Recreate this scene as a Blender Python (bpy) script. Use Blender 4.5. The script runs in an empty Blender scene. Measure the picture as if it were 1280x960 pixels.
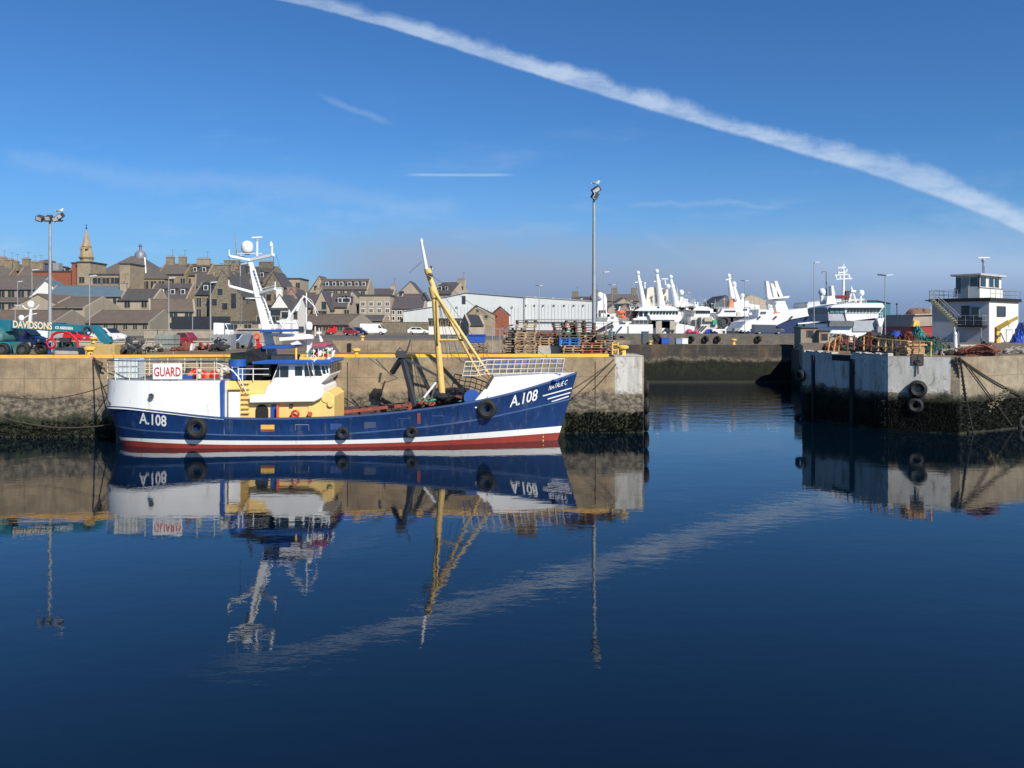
import bpy, bmesh, math, random
import numpy as np
from mathutils import Vector, Matrix
random.seed(7)
C = bpy.context.scene.collection
R = math.radians
F, HOR, H = 1040.0, 407.0, 6.0          # focal length in photo pixels, horizon row, eye height above the water
def X(px, D): return (px-640.0)*D/F
def Z(py, D): return H-(py-HOR)*D/F
def P(px, py, D): return Vector((X(px, D), D, Z(py, D)))
QZ = 4.25

# ------------------------------------------------------------------ materials
MATS = {}
def mat(name, col, rough=.6, metal=0, var=.15, scale=1.5, bump=0, bscale=8, spec=.5, streak=False, col2=None, dirt=None):
    if name in MATS: return MATS[name]
    m = bpy.data.materials.new(name); m.use_nodes = True
    nt = m.node_tree; n = nt.nodes; l = nt.links
    b = n['Principled BSDF']
    b.inputs['Roughness'].default_value = rough; b.inputs['Metallic'].default_value = metal
    b.inputs['Specular IOR Level'].default_value = spec
    g = n.new('ShaderNodeNewGeometry')
    mp = n.new('ShaderNodeMapping'); l.new(g.outputs['Position'], mp.inputs['Vector'])
    if streak: mp.inputs['Scale'].default_value = (1, 1, .18)
    t = n.new('ShaderNodeTexNoise'); t.inputs['Scale'].default_value = scale; t.inputs['Detail'].default_value = 6; t.inputs['Roughness'].default_value = .65
    l.new(mp.outputs[0], t.inputs['Vector'])
    mr = n.new('ShaderNodeMapRange'); mr.inputs['From Min'].default_value = .3; mr.inputs['From Max'].default_value = .7
    l.new(t.outputs['Fac'], mr.inputs['Value'])
    mx = n.new('ShaderNodeMix'); mx.data_type = 'RGBA'
    c2 = col2 if col2 else tuple(min(1, c*(1+var)) for c in col)
    c1 = tuple(c*(1-var) for c in col) if not col2 else col
    mx.inputs['A'].default_value = (*c1, 1); mx.inputs['B'].default_value = (*c2, 1)
    l.new(mr.outputs[0], mx.inputs['Factor'])
    out = mx.outputs['Result']
    if dirt:
        t2 = n.new('ShaderNodeTexNoise'); t2.inputs['Scale'].default_value = dirt[1]; t2.inputs['Detail'].default_value = 8; t2.inputs['Roughness'].default_value = .7
        l.new(mp.outputs[0], t2.inputs['Vector'])
        r2 = n.new('ShaderNodeMapRange'); r2.inputs['From Min'].default_value = dirt[2]; r2.inputs['From Max'].default_value = dirt[2]+.08
        r2.inputs['To Max'].default_value = dirt[3]
        l.new(t2.outputs['Fac'], r2.inputs['Value'])
        m2 = n.new('ShaderNodeMix'); m2.data_type = 'RGBA'; m2.inputs['B'].default_value = (*dirt[0], 1)
        l.new(r2.outputs[0], m2.inputs['Factor']); l.new(out, m2.inputs['A']); out = m2.outputs['Result']
    l.new(out, b.inputs['Base Color'])
    if bump:
        t3 = n.new('ShaderNodeTexNoise'); t3.inputs['Scale'].default_value = bscale; t3.inputs['Detail'].default_value = 8
        l.new(g.outputs['Position'], t3.inputs['Vector'])
        bp = n.new('ShaderNodeBump'); bp.inputs['Distance'].default_value = bump; bp.inputs['Strength'].default_value = 1
        l.new(t3.outputs['Fac'], bp.inputs['Height']); l.new(bp.outputs[0], b.inputs['Normal'])
    MATS[name] = m; return m

white   = mat('white_paint', (.78,.78,.76), .4, var=.04, dirt=((.42,.29,.16), 1.9, .585, .45), streak=True)
swhite  = mat('ship_white', (.77,.77,.75), .4, var=.05, scale=.4, dirt=((.5,.42,.32), .5, .62, .4), streak=True)
cream   = mat('cream_paint', (.62,.57,.42), .5, var=.08)
hullblue= mat('hull_blue', (.009,.038,.135), .36, var=.22, scale=2.5, bump=.012, bscale=1.6, dirt=((.075,.095,.15), 3.6, .56, .6), streak=True)
trimblue= mat('trim_blue', (.02,.09,.36), .4, var=.1)
hullred = mat('boot_red', (.27,.035,.025), .6, var=.2, dirt=((.12,.03,.02), 3, .58, .6))
rustred = mat('oxide_red', (.25,.06,.04), .7, var=.3, scale=4)
yellow  = mat('yellow_paint', (.80,.50,.10), .5, var=.08, dirt=((.30,.13,.04), 3, .63, .7), streak=True)
ylight  = mat('yellow_pale', (.80,.56,.19), .5, var=.08, dirt=((.38,.17,.05), 1.6, .64, .5), streak=True)
kerby   = mat('kerb_yellow', (.75,.40,.03), .6, var=.15, scale=2, dirt=((.3,.24,.16), 2.2, .60, .8))
mastyel = mat('mast_yellow', (.68,.46,.14), .5, var=.15, scale=3, dirt=((.30,.13,.05), 3, .62, .7))
black   = mat('black_rubber', (.012,.012,.013), .75, var=.3, scale=6, bump=.01, bscale=20)
darknet = mat('dark_netting', (.015,.017,.022), .9, var=.5, scale=8, bump=.04, bscale=14)
rope    = mat('rope_brown', (.06,.045,.03), .9, var=.3, scale=10)
glass   = mat('dark_glass', (.02,.026,.032), .08, var=.2, spec=.8)
hglass  = mat('house_glass', (.03,.035,.045), .15, var=.3, spec=.6)
steel   = mat('galvanised', (.36,.37,.37), .5, metal=.3, var=.15, scale=5)
greyp   = mat('grey_paint', (.25,.27,.28), .6, var=.15)
dgrey   = mat('dark_grey', (.05,.055,.06), .7, var=.25)
charcoal= mat('charcoal_sheet', (.035,.04,.05), .6, var=.2)
stoneA  = mat('stone_brown', (.225,.18,.12), .9, var=.30, scale=1.2, bump=.05, bscale=3)
stoneB  = mat('stone_grey', (.185,.155,.11), .9, var=.45, scale=2.2, bump=.06, bscale=3)
stoneC  = mat('stone_sand', (.30,.245,.165), .9, var=.20, scale=.8, bump=.03, bscale=3)
harlA   = mat('harling_beige', (.35,.295,.22), .95, var=.12, scale=.7, bump=.02, bscale=8, streak=True)
harlB   = mat('harling_grey', (.25,.22,.17), .95, var=.12, scale=.7, streak=True)
whitew  = mat('white_harling', (.72,.70,.64), .9, var=.06, streak=True)
brick   = mat('red_brick', (.26,.085,.05), .9, var=.25, scale=3)
pinkst  = mat('pink_granite', (.30,.19,.15), .9, var=.2, scale=2)
slate   = mat('slate', (.080,.074,.070), .65, var=.30, scale=2, bump=.03, bscale=6)
slate2  = mat('slate_brown', (.12,.102,.088), .7, var=.25, scale=2, bump=.03, bscale=6)
slatep  = mat('slate_purple', (.085,.074,.078), .65, var=.25, scale=2, bump=.03, bscale=6)
slateb  = mat('roof_blue_grey', (.10,.155,.19), .6, var=.12, scale=.8, streak=True)
asbest  = mat('roof_brown_sheet', (.13,.10,.075), .85, var=.18, scale=1, streak=True)
metalw  = mat('cladding_white', (.56,.58,.57), .5, var=.07, scale=.3, streak=True, dirt=((.5,.5,.46), .25, .6, .5))
tealp   = mat('teal_paint', (.015,.15,.21), .45, var=.15, scale=2, dirt=((.05,.12,.13), 2, .58, .7))
tealc   = mat('teal_cladding', (.03,.16,.19), .6, var=.1)
redp    = mat('red_paint', (.55,.02,.025), .4, var=.1)
orange  = mat('orange_plastic', (.75,.10,.03), .5, var=.1)
pinkc   = mat('pink_canvas', (.50,.06,.14), .8, var=.15)
bluep   = mat('blue_plastic', (.02,.08,.42), .45, var=.1)
navy    = mat('navy_paint', (.012,.02,.08), .3, var=.1)
greenp  = mat('green_plastic', (.04,.33,.20), .6, var=.2)
sgrey   = mat('silver_grey', (.18,.21,.25), .35, metal=.3, var=.08)
navyvan = mat('slate_van', (.07,.09,.12), .35, var=.08)
granite = mat('weathered_concrete', (.34,.30,.24), .95, var=.25, scale=1.5, bump=.03, bscale=5, dirt=((.13,.11,.09), 1.2, .56, .7))
paleconc= mat('pale_concrete', (.42,.39,.34), .95, var=.15, scale=2, bump=.02, bscale=8, dirt=((.2,.17,.12), 2.5, .6, .7))
wood1   = mat('pallet_wood', (.42,.27,.15), .85, var=.35, scale=3)
wood2   = mat('pallet_grey', (.26,.20,.15), .9, var=.35, scale=3)
wood3   = mat('pallet_dark', (.10,.078,.06), .9, var=.35, scale=3)
wood4   = mat('pallet_red', (.35,.06,.035), .85, var=.25, scale=3)
wood5   = mat('pallet_blue', (.03,.16,.45), .7, var=.15, scale=3)
wood6   = mat('pallet_green', (.03,.36,.13), .7, var=.15, scale=3)
plank   = mat('new_planks', (.60,.38,.20), .8, var=.2, scale=4)
netgreen= mat('net_green', (.03,.13,.10), .95, var=.5, scale=5, bump=.08, bscale=9)
netteal = mat('net_teal', (.05,.24,.20), .95, var=.4, scale=5, bump=.08, bscale=9)
netrust = mat('net_rust', (.16,.05,.03), .95, var=.5, scale=5, bump=.08, bscale=9)
netdark = mat('net_dark', (.03,.03,.028), .95, var=.5, scale=5, bump=.08, bscale=9)
barnacle= mat('sea_growth', (.20,.18,.11), 1, var=.6, scale=14, bump=.06, bscale=25)
tan     = mat('spire_stone', (.36,.27,.16), .9, var=.2, scale=1.2, bump=.03, bscale=2)
gullw   = mat('gull_white', (.75,.75,.74), .7, var=.05)
gullg   = mat('gull_grey', (.3,.32,.35), .7, var=.05)
lamp_g  = mat('lamp_glass', (.55,.57,.6), .15, var=.05)
tankw   = mat('tank_plastic', (.55,.62,.64), .35, var=.12, scale=3)
stripew = mat('lettering_white', (.82,.82,.80), .5, var=.02)
letred  = mat('lettering_red', (.45,.03,.03), .5, var=.05)
letcream= mat('lettering_cream', (.80,.62,.40), .5, var=.05)

# ------------------------------------------------------------------ mesh builder
WL = {}
class MB:
    def __init__(s, M=None): s.v=[]; s.f=[]; s.mi=[]; s.M=M; s.cur=0; s.g=[]
    def add(s, vs, fs):
        o=len(s.v); s.g.append((o,len(s.f)))
        for p in vs:
            p=Vector(p)
            s.v.append(s.M@p if s.M else p)
        for f in fs: s.f.append([i+o for i in f]); s.mi.append(s.cur)
        return s
    def box(s, x0,x1,y0,y1,z0,z1):
        return s.add([(x0,y0,z0),(x1,y0,z0),(x1,y1,z0),(x0,y1,z0),(x0,y0,z1),(x1,y0,z1),(x1,y1,z1),(x0,y1,z1)],
                     [(0,3,2,1),(4,5,6,7),(0,1,5,4),(1,2,6,5),(2,3,7,6),(3,0,4,7)])
    def cbox(s, c, sx,sy,sz, rz=0, rx=0, ry=0):
        m = Matrix.Translation(Vector(c)) @ Matrix.Rotation(rz,4,'Z') @ Matrix.Rotation(ry,4,'Y') @ Matrix.Rotation(rx,4,'X')
        a,b,d = sx/2,sy/2,sz/2
        vs=[m@Vector(p) for p in [(-a,-b,-d),(a,-b,-d),(a,b,-d),(-a,b,-d),(-a,-b,d),(a,-b,d),(a,b,d),(-a,b,d)]]
        return s.add(vs,[(0,3,2,1),(4,5,6,7),(0,1,5,4),(1,2,6,5),(2,3,7,6),(3,0,4,7)])
    def beam(s, p0, p1, w, h):     # rectangular bar between two points
        p0=Vector(p0); p1=Vector(p1); d=(p1-p0).normalized()
        up=Vector((0,0,1)) if abs(d.z)<.95 else Vector((0,1,0))
        a=d.cross(up).normalized(); b=a.cross(d)
        vs=[]
        for p in (p0,p1):
            for i,j in ((-1,-1),(1,-1),(1,1),(-1,1)): vs.append(p+a*i*w/2+b*j*h/2)
        return s.add(vs,[(0,1,2,3),(7,6,5,4),(0,4,5,1),(1,5,6,2),(2,6,7,3),(3,7,4,0)])
    def cyl(s, p0, p1, r0, r1=None, n=8):
        if r1 is None: r1=r0
        p0=Vector(p0); p1=Vector(p1); d=(p1-p0)
        if d.length<1e-6: return s
        d.normalize(); up=Vector((0,0,1)) if abs(d.z)<.95 else Vector((1,0,0))
        a=d.cross(up).normalized(); b=a.cross(d); vs=[]
        for p,r in ((p0,r0),(p1,r1)):
            for i in range(n):
                t=2*math.pi*i/n; vs.append(p+a*math.cos(t)*r+b*math.sin(t)*r)
        fs=[(i,(i+1)%n,n+(i+1)%n,n+i) for i in range(n)]+[tuple(range(n-1,-1,-1)),tuple(range(n,2*n))]
        return s.add(vs,fs)
    def path(s, pts, r, n=6):
        for a,b in zip(pts[:-1],pts[1:]): s.cyl(a,b,r,r,n)
        return s
    def prism(s, poly, z0, z1):
        n=len(poly); vs=[(x,y,z0) for x,y in poly]+[(x,y,z1) for x,y in poly]
        return s.add(vs,[tuple(range(n-1,-1,-1)),tuple(range(n,2*n))]+[(i,(i+1)%n,n+(i+1)%n,n+i) for i in range(n)])
    def xz(s, poly, y0, y1):
        n=len(poly); vs=[(x,y0,z) for x,z in poly]+[(x,y1,z) for x,z in poly]
        return s.add(vs,[tuple(range(n)),tuple(range(2*n-1,n-1,-1))]+[(i,n+i,n+(i+1)%n,(i+1)%n) for i in range(n)])
    def sph(s, c, rx, ry=None, rz=None, n=12, m=8):
        ry=ry or rx; rz=rz or rx; c=Vector(c); vs=[c+Vector((0,0,-rz))]
        for j in range(1,m):
            ph=-math.pi/2+math.pi*j/m
            for i in range(n):
                t=2*math.pi*i/n; vs.append(c+Vector((rx*math.cos(ph)*math.cos(t),ry*math.cos(ph)*math.sin(t),rz*math.sin(ph))))
        vs.append(c+Vector((0,0,rz))); fs=[(0,1+(i+1)%n,1+i) for i in range(n)]
        for j in range(m-2):
            for i in range(n):
                a=1+j*n+i; b=1+j*n+(i+1)%n; fs.append((a,b,b+n,a+n))
        t=len(vs)-1; o=1+(m-2)*n; fs+=[(o+i,o+(i+1)%n,t) for i in range(n)]
        return s.add(vs,fs)
    def lathe(s, c, prof, n=12):   # prof: (r,z) bottom to top
        c=Vector(c); vs=[]
        for r,z in prof:
            for i in range(n):
                t=2*math.pi*i/n; vs.append(c+Vector((r*math.cos(t),r*math.sin(t),z)))
        k=len(prof); fs=[(j*n+i,j*n+(i+1)%n,(j+1)*n+(i+1)%n,(j+1)*n+i) for j in range(k-1) for i in range(n)]
        fs+=[tuple(range(n-1,-1,-1)),tuple(range((k-1)*n,k*n))]
        return s.add(vs,fs)
    def torus(s, c, ax, Rr, r, n=20, m=8, flat=1.0):
        c=Vector(c); ax=Vector(ax).normalized(); up=Vector((0,0,1)) if abs(ax.z)<.9 else Vector((1,0,0))
        a=ax.cross(up).normalized(); b=a.cross(ax); vs=[]
        for i in range(n):
            t=2*math.pi*i/n; d=a*math.cos(t)+b*math.sin(t)
            for j in range(m):
                u=2*math.pi*j/m; vs.append(c+d*(Rr+r*math.cos(u))+ax*r*flat*math.sin(u))
        fs=[(i*m+j,((i+1)%n)*m+j,((i+1)%n)*m+(j+1)%m,i*m+(j+1)%m) for i in range(n) for j in range(m)]
        return s.add(vs,fs)
    def quad(s, a,b,c,d): return s.add([a,b,c,d],[(0,1,2,3)])
    def build(s, name, mats, parent=None, smooth=False, bevel=0, loc=None):
        if not isinstance(mats,(list,tuple)): mats=[mats]
        me=bpy.data.meshes.new(name)
        if loc is None:
            xs=[p.x for p in s.v]; ys=[p.y for p in s.v]; zs=[p.z for p in s.v]
            loc=Vector(((min(xs)+max(xs))/2,(min(ys)+max(ys))/2,min(zs)))
        loc=Vector(loc)
        me.from_pydata([p-loc for p in s.v],[],s.f)
        for m in mats: me.materials.append(m)
        me.polygons.foreach_set('material_index', s.mi)
        bm=bmesh.new(); bm.from_mesh(me); bmesh.ops.recalc_face_normals(bm,faces=bm.faces); bm.to_mesh(me); bm.free()
        if smooth:
            me.polygons.foreach_set('use_smooth',[True]*len(me.polygons))
            try: me.set_sharp_from_angle(angle=R(40))
            except Exception: pass
        o=bpy.data.objects.new(name,me); C.objects.link(o)
        if bevel:
            b=o.modifiers.new('bevel','BEVEL'); b.width=bevel; b.segments=2; b.limit_method='ANGLE'
        WL[o.name]=loc
        if parent is not None: o.parent=parent; o.location=loc-WL[parent.name]
        else: o.location=loc
        return o
def build_each(mb, name, m, parent, smooth=False):     # every primitive becomes a part of its own
    g=mb.g+[(len(mb.v),len(mb.f))]
    for (v0,f0),(v1,f1) in zip(g[:-1],g[1:]):
        q=MB(); q.v=mb.v[v0:v1]; q.f=[[i-v0 for i in f] for f in mb.f[f0:f1]]; q.mi=mb.mi[f0:f1]; q.build(name,m,parent,smooth)
def tag(o, label=None, cat=None, group=None, kind=None):
    if label: o['label']=label
    if cat: o['category']=cat
    if group: o['group']=group
    if kind: o['kind']=kind
    return o
def thing(name, label, cat, loc, group=None):
    o=bpy.data.objects.new(name,None); C.objects.link(o); o.location=loc; o.empty_display_size=.3
    WL[o.name]=Vector(loc)
    return tag(o,label,cat,group)
def copy_tree(o, loc, rz=None, label=None, parent=None, mat_=None):
    c=o.copy(); C.objects.link(c); 
    if parent is not None: c.parent=parent
    else:
        c.location=loc
        if rz is not None: c.rotation_euler=(0,0,rz)
        if label: c['label']=label
    for ch in list(o.children): copy_tree(ch, None, parent=c)
    return c
def text_mesh(body, size, m, parent, name, place, bold=0.0, xs=1.0, align='CENTER'):
    """flat lettering converted to a mesh; place(u,v) gives the world point of a letter point"""
    cu=bpy.data.curves.new('t','FONT'); cu.body=body; cu.size=size; cu.align_x=align; cu.offset=bold; cu.resolution_u=3
    ob=bpy.data.objects.new('t',cu); C.objects.link(ob)
    dg=bpy.context.evaluated_depsgraph_get(); dg.update()
    me=bpy.data.meshes.new_from_object(ob.evaluated_get(dg))
    mb=MB(); mb.add([place(v.co.x*xs,v.co.y) for v in me.vertices],[tuple(p.vertices) for p in me.polygons])
    bpy.data.objects.remove(ob); bpy.data.curves.remove(cu)
    return mb.build(name,m,parent)
# ------------------------------------------------------------------ camera, world, sun
cam=bpy.data.objects.new('camera',bpy.data.cameras.new('camera')); C.objects.link(cam)
cam.location=(0,0,H); cam.rotation_euler=(R(90),0,0)
cam.data.sensor_width=36; cam.data.lens=36*F/1280; cam.data.shift_y=-(480-HOR)/1280
cam.data.clip_end=20000; cam.data.clip_start=.1
bpy.context.scene.camera=cam
SAZ, SEL = R(146), R(37)
S=Vector((math.sin(SAZ)*math.cos(SEL), math.cos(SAZ)*math.cos(SEL), math.sin(SEL)))
sun=bpy.data.objects.new('sun',bpy.data.lights.new('sun','SUN')); C.objects.link(sun)
sun.data.energy=4.6; sun.data.angle=R(.5); sun.data.color=(1,.93,.82)
sun.rotation_euler=S.to_track_quat('Z','Y').to_euler(); sun.location=(30,-40,60)
sc=bpy.context.scene
sc.view_settings.view_transform='Standard'; sc.view_settings.look='None'; sc.view_settings.gamma=1; sc.view_settings.exposure=0.28
sc.view_settings.use_curve_mapping=False

w=bpy.data.worlds.new('World'); sc.world=w; w.use_nodes=True
nt=w.node_tree; n=nt.nodes; l=nt.links; bg=n['Background']; bg.inputs['Strength'].default_value=.1
sky=n.new('ShaderNodeTexSky'); sky.sky_type='NISHITA'; sky.sun_disc=False; sky.sun_elevation=SEL; sky.sun_rotation=SAZ
sky.altitude=300; sky.air_density=1.0; sky.dust_density=.4; sky.ozone_density=2.5
tc=n.new('ShaderNodeTexCoord'); sp=n.new('ShaderNodeSeparateXYZ'); l.new(tc.outputs['Generated'],sp.inputs[0])
def mth(op,a,b=None,c=None,clamp=False):
    x=n.new('ShaderNodeMath'); x.operation=op; x.use_clamp=clamp
    for i,q in enumerate((a,b,c)):
        if q is None: continue
        if isinstance(q,(int,float)): x.inputs[i].default_value=q
        else: l.new(q,x.inputs[i])
    return x.outputs[0]
def sstep(v,a,b,lo=0,hi=1):
    x=n.new('ShaderNodeMapRange'); x.interpolation_type='SMOOTHSTEP'
    x.inputs['From Min'].default_value=a; x.inputs['From Max'].default_value=b
    x.inputs['To Min'].default_value=lo; x.inputs['To Max'].default_value=hi
    l.new(v,x.inputs['Value']); return x.outputs[0]
yy=mth('MAXIMUM',sp.outputs['Y'],.02)
u=mth('DIVIDE',sp.outputs['X'],yy); v=mth('DIVIDE',mth('ABSOLUTE',sp.outputs['Z']),yy)
front=sstep(sp.outputs['Y'],.25,.5)
uv=n.new('ShaderNodeCombineXYZ'); l.new(u,uv.inputs[0]); l.new(v,uv.inputs[1])
def noise(scale,detail=6,rough=.6,sx=1,sy=1,rot=0,loc=(0,0,0)):
    mp=n.new('ShaderNodeMapping'); l.new(uv.outputs[0],mp.inputs[0]); mp.inputs['Scale'].default_value=(sx,sy,1); mp.inputs['Rotation'].default_value=(0,0,rot); mp.inputs['Location'].default_value=loc
    t=n.new('ShaderNodeTexNoise'); t.inputs['Scale'].default_value=scale; t.inputs['Detail'].default_value=detail; t.inputs['Roughness'].default_value=rough
    l.new(mp.outputs[0],t.inputs['Vector']); return t.outputs['Fac']
def poly(x,co):      # highest power first
    r=co[0]
    for c in co[1:]: r=mth('MULTIPLY_ADD',r if not isinstance(r,float) else r,x,c) if not isinstance(r,float) else mth('MULTIPLY_ADD',x,r,c)
    return r
pts=[(376,-3),(500,32),(640,72),(750,103),(860,140),(960,168),(1050,192),(1130,214),(1200,240),(1280,276)]
pu=[(a-640)/F for a,b in pts]; pv=[(HOR-b)/F for a,b in pts]
co=[float(q) for q in np.polyfit(pu,pv,4)]
mid=poly(u,co)
n1=noise(9,8,.62); n2=noise(30,6,.6,1,1); n3=noise(14,6,.65,1.0,3.2,.3)
off=mth('ADD',mth('MULTIPLY',mth('SUBTRACT',n1,.5),.030),mth('MULTIPLY',mth('SUBTRACT',n2,.5),.012))
dv=mth('ADD',mth('SUBTRACT',v,mid),off)             # above the trail: positive
wid=poly(u,[.011,.0125])                             # half width grows to the right
q=mth('DIVIDE',dv,wid)
puff=mth('ADD',mth('MULTIPLY',mth('SUBTRACT',noise(17,6,.6,1,1,0,(4,2,0)),.5),2.6),mth('MULTIPLY',mth('SUBTRACT',noise(5,3,.5,1,1,0,(7,2,0)),.5),2.4))
qs=mth('DIVIDE',mth('ADD',mth('SUBTRACT',v,mid),mth('MULTIPLY',mth('SUBTRACT',n2,.5),.006)),wid)
up=sstep(mth('ADD',qs,puff),-.1,1.15,1,0); lo=sstep(qs,-1.0,-.62,0,1)
trail=mth('MULTIPLY',mth('MULTIPLY',up,lo),sstep(n3,.25,.62,.42,1))
trail=mth('MULTIPLY',trail,sstep(u,-.36,.02,.50,.98)); trail=mth('MULTIPLY',trail,sstep(u,-.42,-.27))
trail=mth('MULTIPLY',trail,front)
# thin streaks and faint wisps
def streak(v0,sl,u0,u1,th,am,amt=.004):
    d=mth('SUBTRACT',mth('SUBTRACT',v,mth('MULTIPLY_ADD',u,sl,v0)),mth('MULTIPLY',mth('SUBTRACT',n1,.5),amt))
    a=sstep(mth('ABSOLUTE',d),0,th,1,0)
    return mth('MULTIPLY',mth('MULTIPLY',a,mth('MULTIPLY',sstep(u,u0,u0+.03),sstep(u,u1-.03,u1,1,0))),am)
st=streak(.181,-.004,-.135,.01,.0026,.45)
st=mth('ADD',st,streak(.185,-.40,-.24,-.135,.006,.16,.03))
st=mth('ADD',st,streak(.135,-.10,-.62,-.05,.020,.13,.06))
st=mth('ADD',st,streak(.150,-.02,.13,.34,.005,.14,.03))
st=mth('ADD',st,streak(.20,-.55,.15,.30,.010,.13,.03))
st=mth('MULTIPLY',st,front)
wisp=mth('MULTIPLY',sstep(noise(5,7,.62,1,4,.08,(3,1,0)),.5,.8,0,.28),mth('MULTIPLY',sstep(v,.02,.10),sstep(v,.30,.12,0,1)))
fade=mth('MULTIPLY',wisp,front)
# low fog bank over the sea
n4=noise(3.0,6,.55,1,2.2,0,(1,5,0)); n5=noise(6.5,7,.6,1,2.0,.1,(2,9,0))
ft=mth('ADD',mth('SUBTRACT',v,mth('MULTIPLY',mth('SUBTRACT',n4,.5),.10)),mth('MULTIPLY',mth('SUBTRACT',n5,.5),.04))
fog=sstep(ft,.060,.135,1,0)
fog=mth('MULTIPLY',fog,sstep(mth('ADD',u,mth('MULTIPLY',mth('SUBTRACT',n4,.5),.25)),-.30,-.13,0,.94))
haze2=sstep(mth('ADD',v,mth('MULTIPLY',mth('SUBTRACT',n5,.5),.03)),.0,.24,.62,0)
def mix(a,b,f,c=None):
    x=n.new('ShaderNodeMix'); x.data_type='RGBA'
    l.new(f,x.inputs['Factor'])
    if isinstance(a,tuple): x.inputs['A'].default_value=(*a,1)
    else: l.new(a,x.inputs['A'])
    if isinstance(b,tuple): x.inputs['B'].default_value=(*b,1)
    else: l.new(b,x.inputs['B'])
    return x.outputs['Result']
tint=n.new('ShaderNodeMix'); tint.data_type='RGBA'; tint.blend_type='MULTIPLY'; tint.inputs['Factor'].default_value=1
l.new(sky.outputs[0],tint.inputs['A']); tint.inputs['B'].default_value=(.305,.60,.92,1)
col=tint.outputs['Result']
col=mix(col,(2.1,3.7,6.0),haze2)
col=mix(col,(4.4,5.5,6.8),mth('ADD',st,fade,None,True))
pale=mix((2.55,3.25,4.55),(3.2,4.3,6.1),sstep(u,.12,.5))
fogc=mix((1.65,2.4,3.95),pale,sstep(v,.01,.08))
col=mix(col,fogc,fog)
col=mix(col,(4.9,5.9,7.3),mth('MULTIPLY',mth('MULTIPLY',trail,.80),sstep(noise(7,4,.6,1,1,0,(1,3,0)),.25,.6,.6,1)))
l.new(col,bg.inputs['Color'])

# ------------------------------------------------------------------ water, terrain and quays
def water_mat():
    m=bpy.data.materials.new('harbour_water'); m.use_nodes=True; nt=m.node_tree; n=nt.nodes; l=nt.links
    b=n['Principled BSDF']; b.inputs['Base Color'].default_value=(.001,.0065,.014,1); b.inputs['Roughness'].default_value=.015
    b.inputs['IOR'].default_value=1.52
    g=n.new('ShaderNodeNewGeometry')
    def ns(scale,sx,sy,d=3,r=.5):
        mp=n.new('ShaderNodeMapping'); mp.inputs['Scale'].default_value=(sx,sy,1); l.new(g.outputs['Position'],mp.inputs[0])
        t=n.new('ShaderNodeTexNoise'); t.inputs['Scale'].default_value=scale; t.inputs['Detail'].default_value=d; t.inputs['Roughness'].default_value=r
        l.new(mp.outputs[0],t.inputs['Vector']); return t.outputs['Fac']
    def bmp(h,dist,nrm=None,st=None):
        x=n.new('ShaderNodeBump'); x.inputs['Distance'].default_value=dist; l.new(h,x.inputs['Height'])
        if nrm: l.new(nrm,x.inputs['Normal'])
        if st: l.new(st,x.inputs['Strength'])
        return x.outputs[0]
    # breezier in the channel between the piers, calm patches elsewhere
    sp=n.new('ShaderNodeSeparateXYZ'); l.new(g.outputs['Position'],sp.inputs[0])
    mr=n.new('ShaderNodeMapRange'); mr.inputs['From Min'].default_value=46; mr.inputs['From Max'].default_value=53; mr.inputs['To Min'].default_value=.55; mr.inputs['To Max'].default_value=3.0; l.new(sp.outputs['Y'],mr.inputs['Value'])
    pt=n.new('ShaderNodeMapRange'); pt.inputs['From Min'].default_value=.35; pt.inputs['From Max'].default_value=.65; pt.inputs['To Min'].default_value=.6; pt.inputs['To Max'].default_value=1.3
    l.new(ns(.12,1,1.6,2),pt.inputs['Value'])
    st=n.new('ShaderNodeMath'); st.operation='MULTIPLY'; l.new(mr.outputs[0],st.inputs[0]); l.new(pt.outputs[0],st.inputs[1])
    a=bmp(ns(2.6,.7,1.15,3),.0042,None,st.outputs[0])
    c=bmp(ns(.6,.8,1.2,2),.010,a,st.outputs[0])
    d=bmp(ns(9,.8,1.3,2),.0007,c,st.outputs[0])
    l.new(d,b.inputs['Normal'])
    return m
mb=MB(); mb.quad((-4000,-300,0),(4000,-300,0),(4000,9000,0),(-4000,9000,0))
tag(mb.build('water',water_mat()),kind='structure')

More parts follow.
